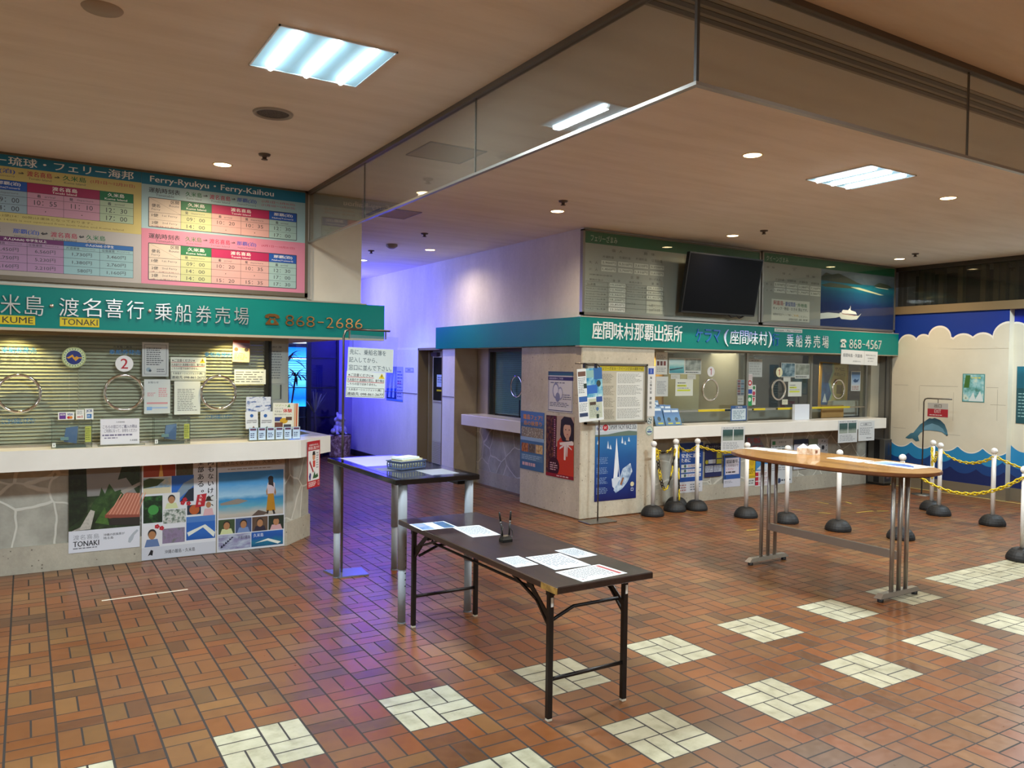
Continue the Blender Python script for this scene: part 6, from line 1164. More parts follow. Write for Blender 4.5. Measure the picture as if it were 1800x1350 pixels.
def knot(s, x, z, r):
    s.circ(x, z, r * .9, '#3a4a4e', None, 24); s.circ(x, z, r * .78, '#c9cdc4', None, 24)
    for k in range(4): a = k * PI / 2 + .4; s.circ(x + r * .42 * math.cos(a), z + r * .42 * math.sin(a), r * .24, '#2d4a50', None, 10)
disc_sign((5.53,1.086), .045, PF - .001, 'small round sticker with a dark knot mark under the coast guard sign', None, None, '#cfd2c8', deco=knot, name='round_sticker')
def ship(s, x, z, r):
    s.circ(x, z, r * .92, '#4c6a5a', None, 24); s.circ(x, z, r * .82, '#b9c4b4', None, 24); s.poly([(x - r * .7, z - r * .1), (x + r * .7, z - r * .1), (x + r * .5, z - r * .4), (x - r * .5, z - r * .4)], '#34508a'); s.poly([(x - r * .4, z), (x + r * .4, z), (x + r * .2, z + r * .3), (x - r * .3, z + r * .3)], '#6b8a9a')
disc_sign((5.528,0.969), .058, PF - .001, 'larger round green ship sticker at the bottom of the pillar edge', None, None, '#c3cabc', deco=ship, name='round_sticker')
def yacht(s):
    s.frac(0, .9, 1, 1, '#c9cbc9'); s.frac(0, .0, 1, .84, grad('race_sea', [(0, '#121a58'), (.12, '#142a6a'), (.3, '#173f80'), (.5, '#1c5590'), (.66, '#2a6aa0')], 2, 14, .07, .35, (.6, 1, 2.5))); s.frac(0, .84, 1, .9, '#b9c0c4'); s.fpoly([(.0, .835), (.0, .86), (.3, .862), (.55, .885), (.8, .9), (1, .885), (1, .835)], '#5d6f62')
    s.ftext('6/27', .03, .92, .2, .975, '#2a2d6a', .01); s.fcirc(.235, .95, .065, '#b3202c', .95); s.ftext('SAT', .2, .935, .27, .965, WHITE, .01); s.ftext('ZAMAMI YACHT RACE 2026', .31, .92, .98, .985, '#34383f', .012)
    s.fpoly([(.50, .80), (.545, .6), (.555, .40), (.53, .27), (.44, .25), (.46, .45)], '#d9dde0'); s.fpoly([(.40, .28), (.56, .30), (.70, .24), (.64, .16), (.5, .12), (.42, .18)], '#c5cdd6'); s.fpoly([(.58, .25), (.66, .4), (.85, .47), (.9, .36), (.78, .22), (.66, .14), (.5, .09), (.45, .13)], multi('spray', ['#3a5f96', '#9fb4c9', '#e0e6ea'], 18)); s.fpoly([(.6, .2), (.66, .29), (.7, .28), (.64, .18)], '#8a5a3c'); s.fpoly([(.495, .78), (.505, .81), (.60, .26), (.59, .25)], '#e9ebec')
    for a, z, h in ((.28, .68, .1), (.34, .67, .06), (.62, .74, .09), (.69, .72, .05), (.78, .76, .06), (.04, .74, .05)): s.fpoly([(a, z), (a + .05, z - .005), (a + .02, z + h)], '#c9d2d8')
    for i in range(4): s.lines(.04, .48 - i * .13, .32, .57 - i * .13, 5, '#8ea6c6', .3, 5)
    s.fcirc(.9, .19, .045, '#cfc7a0'); s.frame(.87, .1, .93, .14, .006, '#b9bfd0')
R = (4.729,0.19,5.338,1.066)
sheet('poster', R, onY(PF), 'deep blue yacht race poster with a heeling white yacht on the pillar', 'poster', yacht, '#1a3f7a')
# ---- side recess window and door of the passage
t = thing('recess_window', (4.9, 5.7, 1.015), 'dark side window with green blinds in the recess behind the pillar', 'window')
XG = 4.93
b = MB(); b.box(4.9, 6.40, 1.015, 4.99, 6.44, 1.95, pm('#57524a', .4, .3)); b.box(4.9, 4.98, 1.90, 4.99, 6.40, 1.95, pm('#57524a', .4, .3)); b.build('frame', t)
b = MB(); b.box(XG, 4.98, 1.02, XG + .006, 6.40, 1.90, GLASS); b.build('pane', t)
b = MB(); sl = pm('#6fa39a', .5)
for i in range(32):
    z = 1.03 + i * .0275; b.box(4.985, 5.0, z, 4.992, 6.38, z + .024, sl)
b.build('blind', t)
b = MB(); b.box(5.02, 4.98, 0.9, 5.03, 6.44, 1.95, pm('#2a3a38', .6)); b.build('backing', t)
yz = (-5.712,1.43)
ry, rz = -yz[0], yz[1]
b = MB(); b.tube([(XG - .006, ry + .14 * math.cos(2 * PI * i / 32), rz + .14 * math.sin(2 * PI * i / 32)) for i in range(32)], .012, CHROME, 8, True); b.build('speaking_ring', t)
b = MB(); b.box(XG - .012, 5.62, 1.016, XG - .003, 5.635, 1.25, BLACK); b.build('catch', t)
DOORF = pm('#7d6f4d', .5); DOORP = pm('#bdb9ac', .5)
t = thing('door_1', (4.78, 7.58, 0), 'grey passage door with a dark glass pane and low louvre', 'door'); del t['label'], t['category']; t['kind'] = 'structure'
b = MB(); b.box(4.53, 7.99, 0, 4.85, 8.02, 1.965, DOORF); b.box(4.53, 7.15, 0, 4.85, 7.18, 1.965, DOORF); b.box(4.53, 7.15, 1.93, 4.85, 8.02, 1.965, DOORF); b.box(4.70, 7.955, 0, 4.85, 7.99, 1.93, pm('#8a7c5a', .5)); b.build('frame', t)
b = MB(); b.box(4.76, 7.18, 0.01, 4.80, 7.955, 1.93, DOORP); b.build('leaf', t)
q = (-7.904,1.15,-7.604,1.822)
b = MB(); b.box(4.75, 7.25, q[1], 4.76, -q[0], q[3], pm('#161c22', .1)); b.build('glass', t)
b = MB(); b.box(4.745, 7.24, q[1] - .02, 4.752, -q[0] + .02, q[1], DOORP); b.box(4.745, -q[0], q[1], 4.752, -q[0] + .02, q[3], DOORP); b.box(4.745, 7.24, q[3], 4.752, -q[0] + .02, q[3] + .02, DOORP); b.build('glass_bead', t)
q2 = (-7.919,0.159,-7.578,0.516)
b = MB(); b.box(4.752, 7.3, q2[1], 4.758, -q2[0], q2[3], pm('#8b877b', .5))
for i in range(16): z = q2[1] + (q2[3] - q2[1]) * (i + .3) / 16; b.box(4.745, 7.3, z, 4.753, -q2[0] - .01, z + .012, DOORP)
b.build('louvre', t)
b = MB(); b.box(4.70, 7.7, 1.84, 4.755, 7.9, 1.90, pm('#5a4e5e', .4, .4)); b.build('door_closer', t)
q = (-7.767,1.366,-7.579,1.555)
sheet('notice_paper', (q[0], q[1], q[2] + .1, q[3]), onX(4.742), 'pale blue notice on the dark pane of the passage door', 'notice', lambda s: (s.lines(.1, .3, .9, .85, 3, '#44505f', .35, 4),), '#b9c6d6')
q = (-7.761,1.297,-7.577,1.323)
b = MB(); b.box(4.738, -q[2] - .1, q[1], 4.742, -q[0], q[3], YT); b.build('yellow_strip', label='short yellow strip below the notice on the passage door', cat='sticker')
sheet('sign_plate', (-8.493,1.58,-8.162,1.655), onX(4.527), 'small white room plate on the lilac passage wall beside the door', 'sign', lambda s: (s.frame(.05, .1, .95, .9, .006, '#5f6a80'), s.lines(.3, .35, .7, .65, 1, '#44506a', .7, 3)), '#b9bde0')
def bluepost(s):
    s.frac(0, .05, .62, 1, grad('blue_fall', [(0, '#15204f'), (.15, '#2a52b0'), (.4, '#3f74d0'), (.6, '#2a4a98')], 2, 10, .25)); s.fpoly([(.1, .1), (.2, .5), (.3, .8), (.24, .1)], '#9fb9e0'); s.fpoly([(.36, .1), (.42, .6), (.5, .9), (.48, .1)], '#a9c4e6'); s.frac(.0, 0, 1, .06, '#5a8ad0'); s.lines(.66, .1, .98, .9, 9, '#4a5a9a', .3, 3); s.lines(.68, .5, .95, .58, 2, '#b05a7a', .5, 2)
sheet('poster', (-9.258,1.093,-8.572,1.667), onX(4.527), 'blue poster behind the hanging instruction board on the passage wall', 'poster', bluepost, '#aeb6e4')
# ---- papers on the mural wall
q = (-2.735,1.297,-2.436,1.685)
sheet('poster', q, onX(10.376), 'green tinted picture poster taped to the cream mural wall', 'poster', lambda s: (s.frac(.04, .03, .96, .97, multi('island_print', ['#3c6a5a', '#5f9a94', '#8fc0c4', '#d0d8c4', '#2c4a34'], 8)), s.fpoly([(.06, .5), (.14, .95), (.36, .95), (.3, .5)], '#3f6a2c'), s.lines(.4, .82, .94, .9, 1, '#c9c46a', .6, 4), s.fpoly([(.3, .05), (.5, .35), (.6, .1), (.8, .4), (.94, .1), (.94, .03), (.3, .03)], '#cfd8d4')), '#4f8a86')
q = (-2.086,1.037,-1.847,1.792)
sheet('poster', q, onX(10.494), 'dark teal printed poster at the right edge of the mural wall', 'poster', lambda s: (s.frac(0, .62, 1, 1, grad('dive', [(0.6, '#1d5a6a'), (.9, '#2a7f94')], 2, 8, .2)), s.frac(0, 0, 1, .62, '#1c4a50'), s.lines(.1, .1, .9, .55, 8, '#8fb4b0', .3, 5)), '#1c4a50')
# ================================================================== FURNITURE
# dark folding table
t = thing('folding_table', (1.63, 0.5, 0), 'dark brown folding meeting table with papers in the centre of the hall', 'table')
DKW = m_wood('dark_walnut_laminate', [(0.35, '#241a17'), (0.6, '#33241f')], (14, 1.2, 8), 0.28, 0.2)
DBR = pm('#1c1512', 0.4, 0.3)
X0, X1, Y0, Y1, ZT = 1.34, 1.92, -0.40, 1.40, 0.70
b = MB(); b.box(X0, Y0, ZT - 0.034, X1, Y1, ZT, DKW, None, 0.004); b.build('tabletop', t)
b = MB(); b.box(X0 + .06, Y0 + .08, ZT - .06, X0 + .08, Y1 - .08, ZT - .034, DBR); b.box(X1 - .08, Y0 + .08, ZT - .06, X1 - .06, Y1 - .08, ZT - .034, DBR); b.build('apron', t)
LX = (1.425, 1.885); LY = (-0.225, 1.335)
for y in LY:
    for x in LX:
        b = MB(); b.box(x - .014, y - .014, .012, x + .014, y + .014, ZT - .036, DBR, None, .003); lg = b.build('leg', t)
        b = MB(); b.box(x - .013, y - .013, 0, x + .013, y + .013, .0125, pm('#cfc9b6', .5), None, .002); b.build('foot_cap', lg)
        s_ = 1 if y < 0 else -1
        b = MB(); b.bar((x, y + s_ * .014, .50), (x, y + s_ * .22, ZT - .05), .03, .005, DBR, (1, 0, 0)); b.bar((x, y + s_ * .014, .46), (x, y + s_ * .12, .56), .012, .012, DBR); b.bar((x, y + s_ * .11, .555), (x, y + s_ * .34, ZT - .07), .012, .012, DBR); b.build('brace', t)
        b = MB(); b.box(x - .016, y - .016, ZT - .09, x + .016, y + .016, ZT - .03, DBR); b.build('bracket', t)
    b = MB(); b.tube([(LX[0], y, .20), (LX[1], y, .20)], .010, DBR, 8); b.build('rung', t)
    b = MB(); n = 9; b.tube([(LX[0] + .02 + (LX[1] - LX[0] - .04) * i / n, y + (.03 if y < 0 else -.03), .47 + .055 * min(1, i / 3) - .0 * i) for i in range(n + 1)], .009, DBR, 8); b.build('hinge_rod', t)
for x in (1.46, 1.62, 1.80):
    b = MB(); b.tube([(x, -.02, .60), (x, .0, .588), (x, 1.12, .588), (x, 1.14, .60)], .0075, DBR, 8); b.build('shelf_rod', t)
b = MB(); b.tube([(1.43, -.02, .612), (1.88, -.02, .612)], .007, DBR, 8); b.tube([(1.43, 1.14, .612), (1.88, 1.14, .612)], .007, DBR, 8)
for x in (1.43, 1.88):
    for y in (-.02, 1.14): b.bar((x, y, .605), (x, y, ZT - .034), .01, .01, DBR)
b.build('shelf_frame', t)
b = MB(); b.box(X0 - .0015, Y0 - .0015, ZT - .034, X0 + .002, Y0 + .13, ZT - .004, mottled('worn_brass', [(0.35, '#7a5a2a'), (0.6, '#a8823f')], 30, .5)); b.build('worn_corner_strip', t)
for x in LX:
    b = MB(); b.box(x - .006, LY[0] - .0155, .555, x + .008, LY[0] - .014, .60, PAPER); b.build('maker_label', t)
def paper_on(name, corners, z, label, fn, paper='#cdd4d8', cat='paper', group=None, rough=0.5):
    w, h, m = flat(corners, z); s = Sheet(-w / 2, -h / 2, w / 2, h / 2, paper=paper, thick=.0008, rough=rough); fn(s); return s.mb(m).build(name, None, label, cat, group)
ZP = 0.7005
paper_on('leaflet', [(1.344,1.211),(1.319,1.019),(1.577,0.995),(1.565,1.216)], ZP, 'blue photo leaflet at the far corner of the dark table', lambda s: (s.frac(.05, .05, .95, .38, multi('boat_photo', ['#2f4f86', '#7f9ac0', '#b4a09a'], 14)), s.frac(.05, .42, .95, .62, '#cdd8e2'), s.frac(.05, .64, .95, .95, multi('sea_photo', ['#28406a', '#4a6a94', '#3c5a50'], 16))), '#d3dbe2', 'leaflet')
TY = lambda n: (lambda s: s.lines(.08, .08, .92, .92, n, '#6a6f76', .42, 9))
paper_on('form_sheet', [(1.529,1.005),(1.51,0.705),(1.686,0.681),(1.716,0.999)], ZP, 'typed form beside the blue leaflet on the dark table', TY(14))
paper_on('form_sheet', [(1.372,0.196),(1.367,-0.009),(1.498,-0.01),(1.503,0.197)], ZP, 'small typed form nearest the left long edge of the dark table', TY(10))
paper_on('form_sheet', [(1.517,0.139),(1.508,-0.145),(1.723,-0.152),(1.733,0.141)], ZP + .001, 'largest typed form in the middle of the dark table group', lambda s: s.lines(.06, .1, .94, .9, 9, '#70757b', .38, 7))
paper_on('form_sheet', [(1.746,0.198),(1.751,-0.01),(1.887,0.012),(1.873,0.208)], ZP, 'small typed form at the right long edge of the dark table', TY(10))
paper_on('form_sheet', [(1.489,-0.173),(1.496,-0.373),(1.793,-0.367),(1.769,-0.157)], ZP, 'form with a red header bar at the near end of the dark table', lambda s: (s.lines(.08, .08, .92, .82, 12, '#6a6f76', .38, 9), s.frac(.08, .86, .92, .93, '#a8484a'), s.fcirc(.85, .1, .03, '#8a6a6a')), '#d5d8d4')
# pen stand with two pens
pc = (1.62,0.514); px_, py_ = pc
t = thing('pen_stand', (px_, py_, .70), 'black pen stand on the dark table between the form sheets', 'pen stand')
b = MB(); vs = []; w, d = .032, .022
b.prism([(px_ - w, py_ - d), (px_ + w, py_ - d), (px_ + w, py_ + d), (px_ - w, py_ + d)], .7004, .716, BLACK); b.add([(px_ - w, py_ - d, .716), (px_ + w, py_ - d, .716), (px_ + w, py_ + d, .716), (px_ - w, py_ + d, .716), (px_ - w * .7, py_ - d * .5, .732), (px_ + w * .7, py_ - d * .5, .732), (px_ + w * .7, py_ + d * .5, .738), (px_ - w * .7, py_ + d * .5, .738)], [(0, 1, 5, 4), (1, 2, 6, 5), (2, 3, 7, 6), (3, 0, 4, 7), (4, 5, 6, 7)], BLACK); b.build('base', t)
for dx, lean, lab in ((-.022, -.010, 'black pen leaning left in the stand on the dark table'), (.022, .018, 'black pen leaning right in the stand on the dark table')):
    p = thing('pen', (px_ + dx, py_, .732), lab, 'pen', 'pens in the stand')
    a = Vector((px_ + dx, py_, .7365)); e_ = a + Vector((lean * 1.2, 0.02, .135))
    b = MB(); b.tube([a, a.lerp(e_, .55)], .005, BLACK, 8); b.build('barrel', p)
    b = MB(); b.tube([a.lerp(e_, .5), a.lerp(e_, .62)], .0056, pm('#8d8a86', .3, .5), 8); b.build('grip_band', p)
    b = MB(); b.tube([a.lerp(e_, .6), a.lerp(e_, .95), e_], .006, BLACK, 8, False, True, [.006, .0055, .002]); b.build('cap', p)
    b = MB(); c0 = Vector((px_ + dx * 1.3, py_ - .01, .728)); b.tube([a + Vector((0, -.004, .05)), a + Vector((dx * .5, -.012, .03)), c0 + Vector((dx * .6, 0, 0)), c0], .0022, BLACK, 6); b.build('cord', p)
# grey high table with black top
t = thing('high_table', (1.70, 2.2, 0), 'black topped high table on grey round legs behind the dark table', 'table')
TX0, TX1, TY0, TY1, TZ = 1.325, 1.95, 1.41, 2.775, 0.955
b = MB(); b.box(TX0, TY0, TZ - .035, TX1, TY1, TZ, pm('#0d0d0f', .10, 0, .6), None, .004); b.build('tabletop', t)
b = MB(); b.box(TX1 - .12, TY0 + .1, TZ - .075, TX1 - .04, TY0 + .5, TZ - .035, BLACK); b.build('under_rail', t)
GLEG = pm('#8d9196', .6, 0)
for x in (1.395, 1.89):
    for y in (1.455, 2.735):
        b = MB(); b.tube([(x, y, 0.004), (x, y, .36)], .026, GLEG, 14); b.tube([(x, y, .36), (x, y, TZ - .035)], .030, GLEG, 14); lg = b.build('leg', t)
        b = MB(); b.lathe([(.03, 0), (.03, .006), (.0, .006)], pm('#5f6165', .5), 14, Matrix.Translation((x, y, 0))); b.build('foot', lg)
        if y < 1.6 and x < 1.7:
            b = MB()
            for k in range(7): b.lathe([(.005, 0), (.0, .001)], BLACK, 8, Matrix(((0, .0, 0.35, x + .0095), (1, 0, 0, 0), (0, 1, 0, .28 - k * .035 + .2), (0, 0, 0, 1))) if False else Matrix.Translation((x + .012, y - .0262, .50 - k * .042)) @ Matrix.Rotation(PI / 2, 4, 'X'))
            b.build('adjusting_hole', lg)
# vinyl covered papers on the high table
paper_on('vinyl_mat', [(TX0 + .05, TY0 + .04), (TX1 - .06, TY0 + .04), (TX1 - .06, TY1 - .03), (TX0 + .05, TY1 - .03)], TZ + .0004, 'clear glossy vinyl mat over sheets on the high table', lambda s: (s.frac(.05, .52, .95, .97, '#aeb2c9'), s.frac(.06, .30, .45, .44, '#6f7480'), s.frac(.5, .05, .92, .26, '#8b929c')), '#3a3b44', 'mat', None, .09)
bx0, by0 = 1.62, 1.905
def basket():
    t = thing('basket', (bx0, by0, TZ + .0035), 'blue-grey plastic basket of paper slips on the black high table', 'basket')
    L, Wd, H = .115, .075, .055; P = pm('#4a5878', .45)
    c, s_ = math.cos(.31), math.sin(.31); m = Matrix(((c, -s_, 0, bx0), (s_, c, 0, by0), (0, 0, 1, TZ + .0045), (0, 0, 0, 1)))
    b = MB(); b.box(-L, -Wd, 0, L, Wd, .004, P, m); b.build('bottom', t)
    b = MB()
    for sg in (-1, 1):
        y = sg * Wd
        b.box(-L, y - .002, .004, L, y + .002, .014, P, m); b.box(-L, y - .002, .044, L, y + .002, H, P, m); b.box(-L, y - .002, .028, L, y + .002, .031, P, m)
        for k in range(10): x = -L + k * 2 * L / 9; b.box(x - .004, y - .002, .014, x + .004, y + .002, .044, P, m)
        x = sg * L
        b.box(x - .002, -Wd, .004, x + .002, Wd, .014, P, m); b.box(x - .002, -Wd, .044, x + .002, Wd, H, P, m); b.box(x - .002, -Wd, .028, x + .002, Wd, .031, P, m)
        for k in range(7): yy = -Wd + k * 2 * Wd / 6; b.box(x - .002, yy - .004, .014, x + .002, yy + .004, .044, P, m)
    b.build('lattice_wall', t)
    b = MB(); b.box(-L - .008, -Wd - .008, H, L + .008, -Wd + .003, H + .005, P, m); b.box(-L - .008, Wd - .003, H, L + .008, Wd + .008, H + .005, P, m); b.box(-L - .008, -Wd, H, -L + .003, Wd, H + .005, P, m); b.box(L - .003, -Wd, H, L + .008, Wd, H + .005, P, m); b.build('rim', t)
    b = MB(); b.box(-.09, -.06, .0045, .10, .06, .07, mottled('cream_slips', [(0.4, '#b9b58a'), (0.6, '#d5d2b0')], 40, .7, (1, 1, 12)), m); b.build('slip_stack', label='stack of cream paper slips in the blue-grey basket', cat='paper')
    b = MB(); b.box(-.095, -.055, .0705, .075, .058, .084, mottled('white_slips', [(0.4, '#c9d6d6'), (0.6, '#e0e8e6')], 40, .7, (1, 1, 12)), m); b.build('slip_stack', label='stack of white paper slips on top of the cream slips', cat='paper')
basket()
# oval walnut table
t = thing('oval_table', (4.9, .85, 0), 'high oval wooden writing table on steel tubes by the white posts', 'table')
OX, OY, OA, OB, OZ = 4.88, 0.815, 0.45, 0.90, 0.975
OAKM = m_wood('honey_veneer', [(0.3, '#80582b'), (0.5, '#966a34'), (0.7, '#724c24')], (3.0, .6, 4), .25, .15)
OEDGE = m_wood('brown_edge', [(0.3, '#6b4226'), (0.7, '#86542f')], (1, 3, 3), .35, .3)
def oval(a, bb, n=56, e=2.35):
    return [(OX + a * math.copysign(abs(math.cos(2 * PI * i / n)) ** (2 / e), math.cos(2 * PI * i / n)), OY + bb * math.copysign(abs(math.sin(2 * PI * i / n)) ** (2 / e), math.sin(2 * PI * i / n))) for i in range(n)]
b = MB(); b.prism(oval(OA, OB), OZ - .006, OZ, OAKM); b.prism(oval(OA + .004, OB + .004), OZ - .024, OZ - .004, OEDGE); b.prism(oval(OA - .03, OB - .03), OZ - .036, OZ - .022, OEDGE); b.build('tabletop', t)
TUBE = pm('#aaa59c', .38, .8)
for y in (.17, 1.40):
    for x in (4.79, 4.88, 4.97):
        b = MB(); b.tube([(x, y, .06), (x, y, OZ - .036)], .016, TUBE, 12); b.build('leg', t)
    b = MB(); b.add([(4.62, y - .03, .03), (5.13, y - .03, .03), (5.13, y + .03, .03), (4.62, y + .03, .03), (4.66, y - .022, .062), (5.09, y - .022, .062), (5.09, y + .022, .062), (4.66, y + .022, .062)], [(0, 3, 2, 1), (4, 5, 6, 7), (0, 1, 5, 4), (1, 2, 6, 5), (2, 3, 7, 6), (3, 0, 4, 7)], pm('#b5b2ac', .25, .8)); ft = b.build('foot_bar', t)
    b = MB()
    for x in (4.66, 5.09): b.lathe([(.022, 0), (.022, .03), (.012, .032)], BLACK, 12, Matrix.Translation((x, y, 0)))
    b.build('levelling_pad', ft)
b = MB(); b.box(4.865, .17, .29, 4.895, 1.40, .35, TUBE); b.build('stretcher', t)
b = MB(); b.box(4.72, .14, OZ - .05, 5.04, .20, OZ - .034, TUBE); b.box(4.72, 1.37, OZ - .05, 5.04, 1.43, OZ - .034, TUBE); b.build('top_plate', t)
ZO = OZ + .0006
paper_on('form_sheet', [(4.937,1.751),(5.145,1.769),(5.133,1.527),(4.934,1.512)], ZO, 'white form at the far left end of the oval table', TY(8), '#e0dfd6')
paper_on('form_sheet', [(5.008,1.478),(5.203,1.496),(5.125,1.247),(4.9,1.203)], ZO, 'white form beside the paper cartons on the oval table', TY(8), '#e0dfd6')
paper_on('form_sheet', [(4.97,0.882),(5.163,0.871),(5.119,0.564),(4.932,0.569)], ZO, 'white form right of centre on the oval table', TY(8), '#e4e4de')
paper_on('leaflet', [(4.924,0.532),(5.238,0.529),(5.218,0.101),(4.975,0.125)], ZO, 'large blue and white printed map near the right end of the oval table', lambda s: (s.frac(.08, .2, .5, .8, '#6a84a6'), s.fpoly([(.3, .2), (.5, .75), (.75, .6), (.9, .3), (.6, .2)], '#2f4f8a'), s.lines(.55, .65, .92, .85, 3, '#8a8f96', .3, 5)), '#d8dad2', 'leaflet')
def carton(c, w, d, h, rot, label, prism=True):
    t = thing('paper_carton', (c[0], c[1], OZ), label, 'box')
    m = Matrix.Translation((c[0], c[1], OZ + .0005)) @ Matrix.Rotation(rot, 4, 'Z'); cm = mottled('printed_card', [(0.35, '#c9ad90'), (0.5, '#e0d2c0'), (0.65, '#efe8de')], 22, .5)
    b = MB(); b.box(-w, -d, 0, w, d, h * .62, cm, m); b.build('body', t)
    b = MB(); b.add([(-w, -d, h * .62), (w, -d, h * .62), (w, d, h * .62), (-w, d, h * .62), (-w * .8, 0, h), (w * .8, 0, h)], [(0, 1, 5, 4), (2, 3, 4, 5), (1, 2, 5), (3, 0, 4)], pm('#ece6dc', .5), False, m); b.build('flap', t)
    b = MB(); b.box(-.012, -d - .001, .015, .014, -d, .04, pm('#8a5f4a', .5), m); b.build('printed_square', t)
p = [(5.065,1.2),(5.09,1.116)]
carton(p[0], .045, .04, .085, .5, 'small white paper carton, left of two on the oval table')
carton(p[1], .045, .04, .085, -.1, 'small printed paper carton with an open flap, right of two on the oval table')
# ---- barrier posts
RUB = pm('#0f0f10', .6); PWH = pm('#e3e1dc', .4)
def make_post(x, y, label):
    t = thing('barrier_post', (x, y, 0), label, 'barrier post', 'white barrier posts')
    m = Matrix.Translation((x, y, 0))
    b = MB(); b.lathe([(.130, 0), (.135, .012), (.133, .032), (.122, .058), (.103, .085), (.082, .104), (.06, .113), (.03, .116)], RUB, 28, m, False); b.build('base', t)
    b = MB(); b.tube([(x, y, .10), (x, y, .79)], .0235, PWH, 16); b.build('pole', t)
    b = MB(); b.tube([(x, y, .785), (x, y, .80)], .012, PWH, 10); b.ball((x, y, .828), .036, PWH, 16, 10); b.build('ball_top', t)
    return t
POSTS = [(5.46, 3.56), (5.903, 3.663), (6.13, 3.875), (6.191, 3.595), (6.371, 2.985), (6.522, 2.539), (6.671, 1.986), (6.883, 1.41), (8.813, 2.222), (8.561, 1.984), (8.504, 1.341), (7.012, 0.315)]
PL = ['white barrier post nearest the pillar', 'white barrier post with the hanging black and yellow chain, second from the pillar', 'white barrier post tucked behind the second post at the pillar', 'white barrier post in front of the blue safety poster', 'white barrier post at the left tip of the oval table', 'white barrier post behind the left legs of the oval table', 'white barrier post behind the middle of the oval table', 'white barrier post seen between the right legs of the oval table', 'white barrier post further back of the pair before the mural', 'white barrier post in front of the pair before the mural', 'white barrier post standing alone before the mural', 'white barrier post cut by the right edge of the photo']
proto = None
for (x, y), l in zip(POSTS, PL):
    if proto is None: proto = make_post(x, y, l)
    else: copy_thing(proto, (x, y, 0), l)
YEL = pm('#d9bd1e', .4); BLK = pm('#241f14', .4)
def chain(p0, p1, sag, mats, label, hang=False, rep=3):
    """plastic chain as one mesh of oval links along a hanging curve"""
    p0 = Vector(p0); p1 = Vector(p1); pts = []
    for i in range(60): s = i / 59; p = p0.lerp(p1, s); p.z -= sag * 4 * s * (1 - s); pts.append(p)
    L = sum((pts[i + 1] - pts[i]).length for i in range(59)); n = max(3, int(L / .040)); B = MB(); acc = [0]
    for i in range(59): acc.append(acc[-1] + (pts[i + 1] - pts[i]).length)
    def at(d):
        for i in range(59):
            if acc[i + 1] >= d: f = (d - acc[i]) / max(1e-9, acc[i + 1] - acc[i]); return pts[i].lerp(pts[i + 1], f)
        return pts[-1]
    for k in range(n):
        d = L * (k + .5) / n; c = at(d); tg = (at(min(L, d + .02)) - at(max(0, d - .02))).normalized(); sd = tg.cross(Vector((0, 0, 1)))
        sd = sd.normalized() if sd.length > .1 else Vector((1, 0, 0)); up = sd.cross(tg)
        w = sd if k % 2 else up; w = (w + (up if k % 2 else sd) * .5).normalized()
        B.tube([c + tg * (.027 * math.cos(a)) + w * (.0145 * math.sin(a)) for a in [2 * PI * j / 10 for j in range(10)]], .0066, mats[(k // rep) % len(mats)], 5, True)
    B.build('barrier_chain', None, label, 'chain')
def top(i, z=.765, dx=0, dy=0): return (POSTS[i][0] + dx, POSTS[i][1] + dy, z)
chain(top(0, .76, .03, -.02), top(1, .74, -.03, -.02), .47, (YEL, BLK), 'black and yellow chain hanging deep between the first two posts')
chain(top(0, .765, .03, .01), top(1, .765, -.03, .01), .05, (YEL, BLK), 'nearly straight black and yellow chain joining the first two posts')
chain(top(1, .76, .028, -.015), (POSTS[1][0] + .04, POSTS[1][1] - .03, .13), 0, (YEL, BLK), 'black and yellow chain hanging straight down the second post')
chain(top(2, .775), top(3, .765, -.02), .07, (YEL, YEL), 'yellow chain from the tucked-back post to the one before the blue poster')
chain(top(3, .765, .02, -.02), top(4, .75, -.02), .03, (YEL, YEL), 'yellow chain running from the blue poster post to the oval table')
chain(top(4, .75, .02, -.02), top(5, .74, 0, .02), .03, (YEL, YEL), 'yellow chain behind the left end of the oval table')
chain(top(7, .76, .03, 0), top(11, .76, -.03, 0), .22, (YEL, YEL), 'long low yellow chain drooping from behind the oval table to the right edge')
chain(top(9, .76, .03, 0), top(10, .76, -.02, 0), .10, (YEL, YEL), 'yellow chain between the front post of the pair and the lone post')
chain(top(10, .76, .02, -.02), (POSTS[10][0] + .35, POSTS[10][1] - 1.0, .70), .12, (YEL, YEL), 'yellow chain leaving the lone post toward the right edge')
chain(top(8, .77, -.03, 0), top(9, .75, -.02, .03), .14, (YEL, YEL), 'short yellow chain looped between the pair of posts before the mural')
chain(top(8, .77, -.032, -.01), (POSTS[8][0] - .034, POSTS[8][1] - .02, .40), 0, (YEL, YEL), 'yellow chain tail hanging down the back post of the pair')
# ---- sign stands
def rod_stand(name, base, pts, r, label, cat, plate=None):
    t = thing(name, base, label, cat); b = MB(); b.tube(pts, r, DKSTEEL, 10); b.build('pole', t); return t
sx, sy = 1.47, 2.83
a1 = (1.871,2.001); a0 = (1.473,1.987)
zt = a0[1]
t = rod_stand('sign_stand', (sx, sy, 0), [(sx, sy, .012), (sx, sy, zt - .06), (sx + .015, sy, zt - .018), (sx + .055, sy, zt), (a1[0], sy, zt - .004)], .0095, 'bent steel sign stand behind the black high table', 'sign stand')
b = MB(); b.prism([(1.36, 2.96), (1.665, 2.90), (1.64, 2.66), (1.40, 2.69)], .0005, .012, pm('#8c8f96', .25, .6)); b.build('base_plate', t)
b = MB(); b.box(sx - .012, sy - .014, .87, sx + .012, sy + .014, .94, pm('#c9c49a', .5)); b.build('height_clamp', t)
for x in ((1.52,1.954)[0], (1.833,1.964)[0]):
    b = MB(); b.box(x - .006, sy - .006, zt - .075, x + .006, sy + .006, zt - .008, pm('#6f6a5f', .35, .6)); b.build('clip', t)
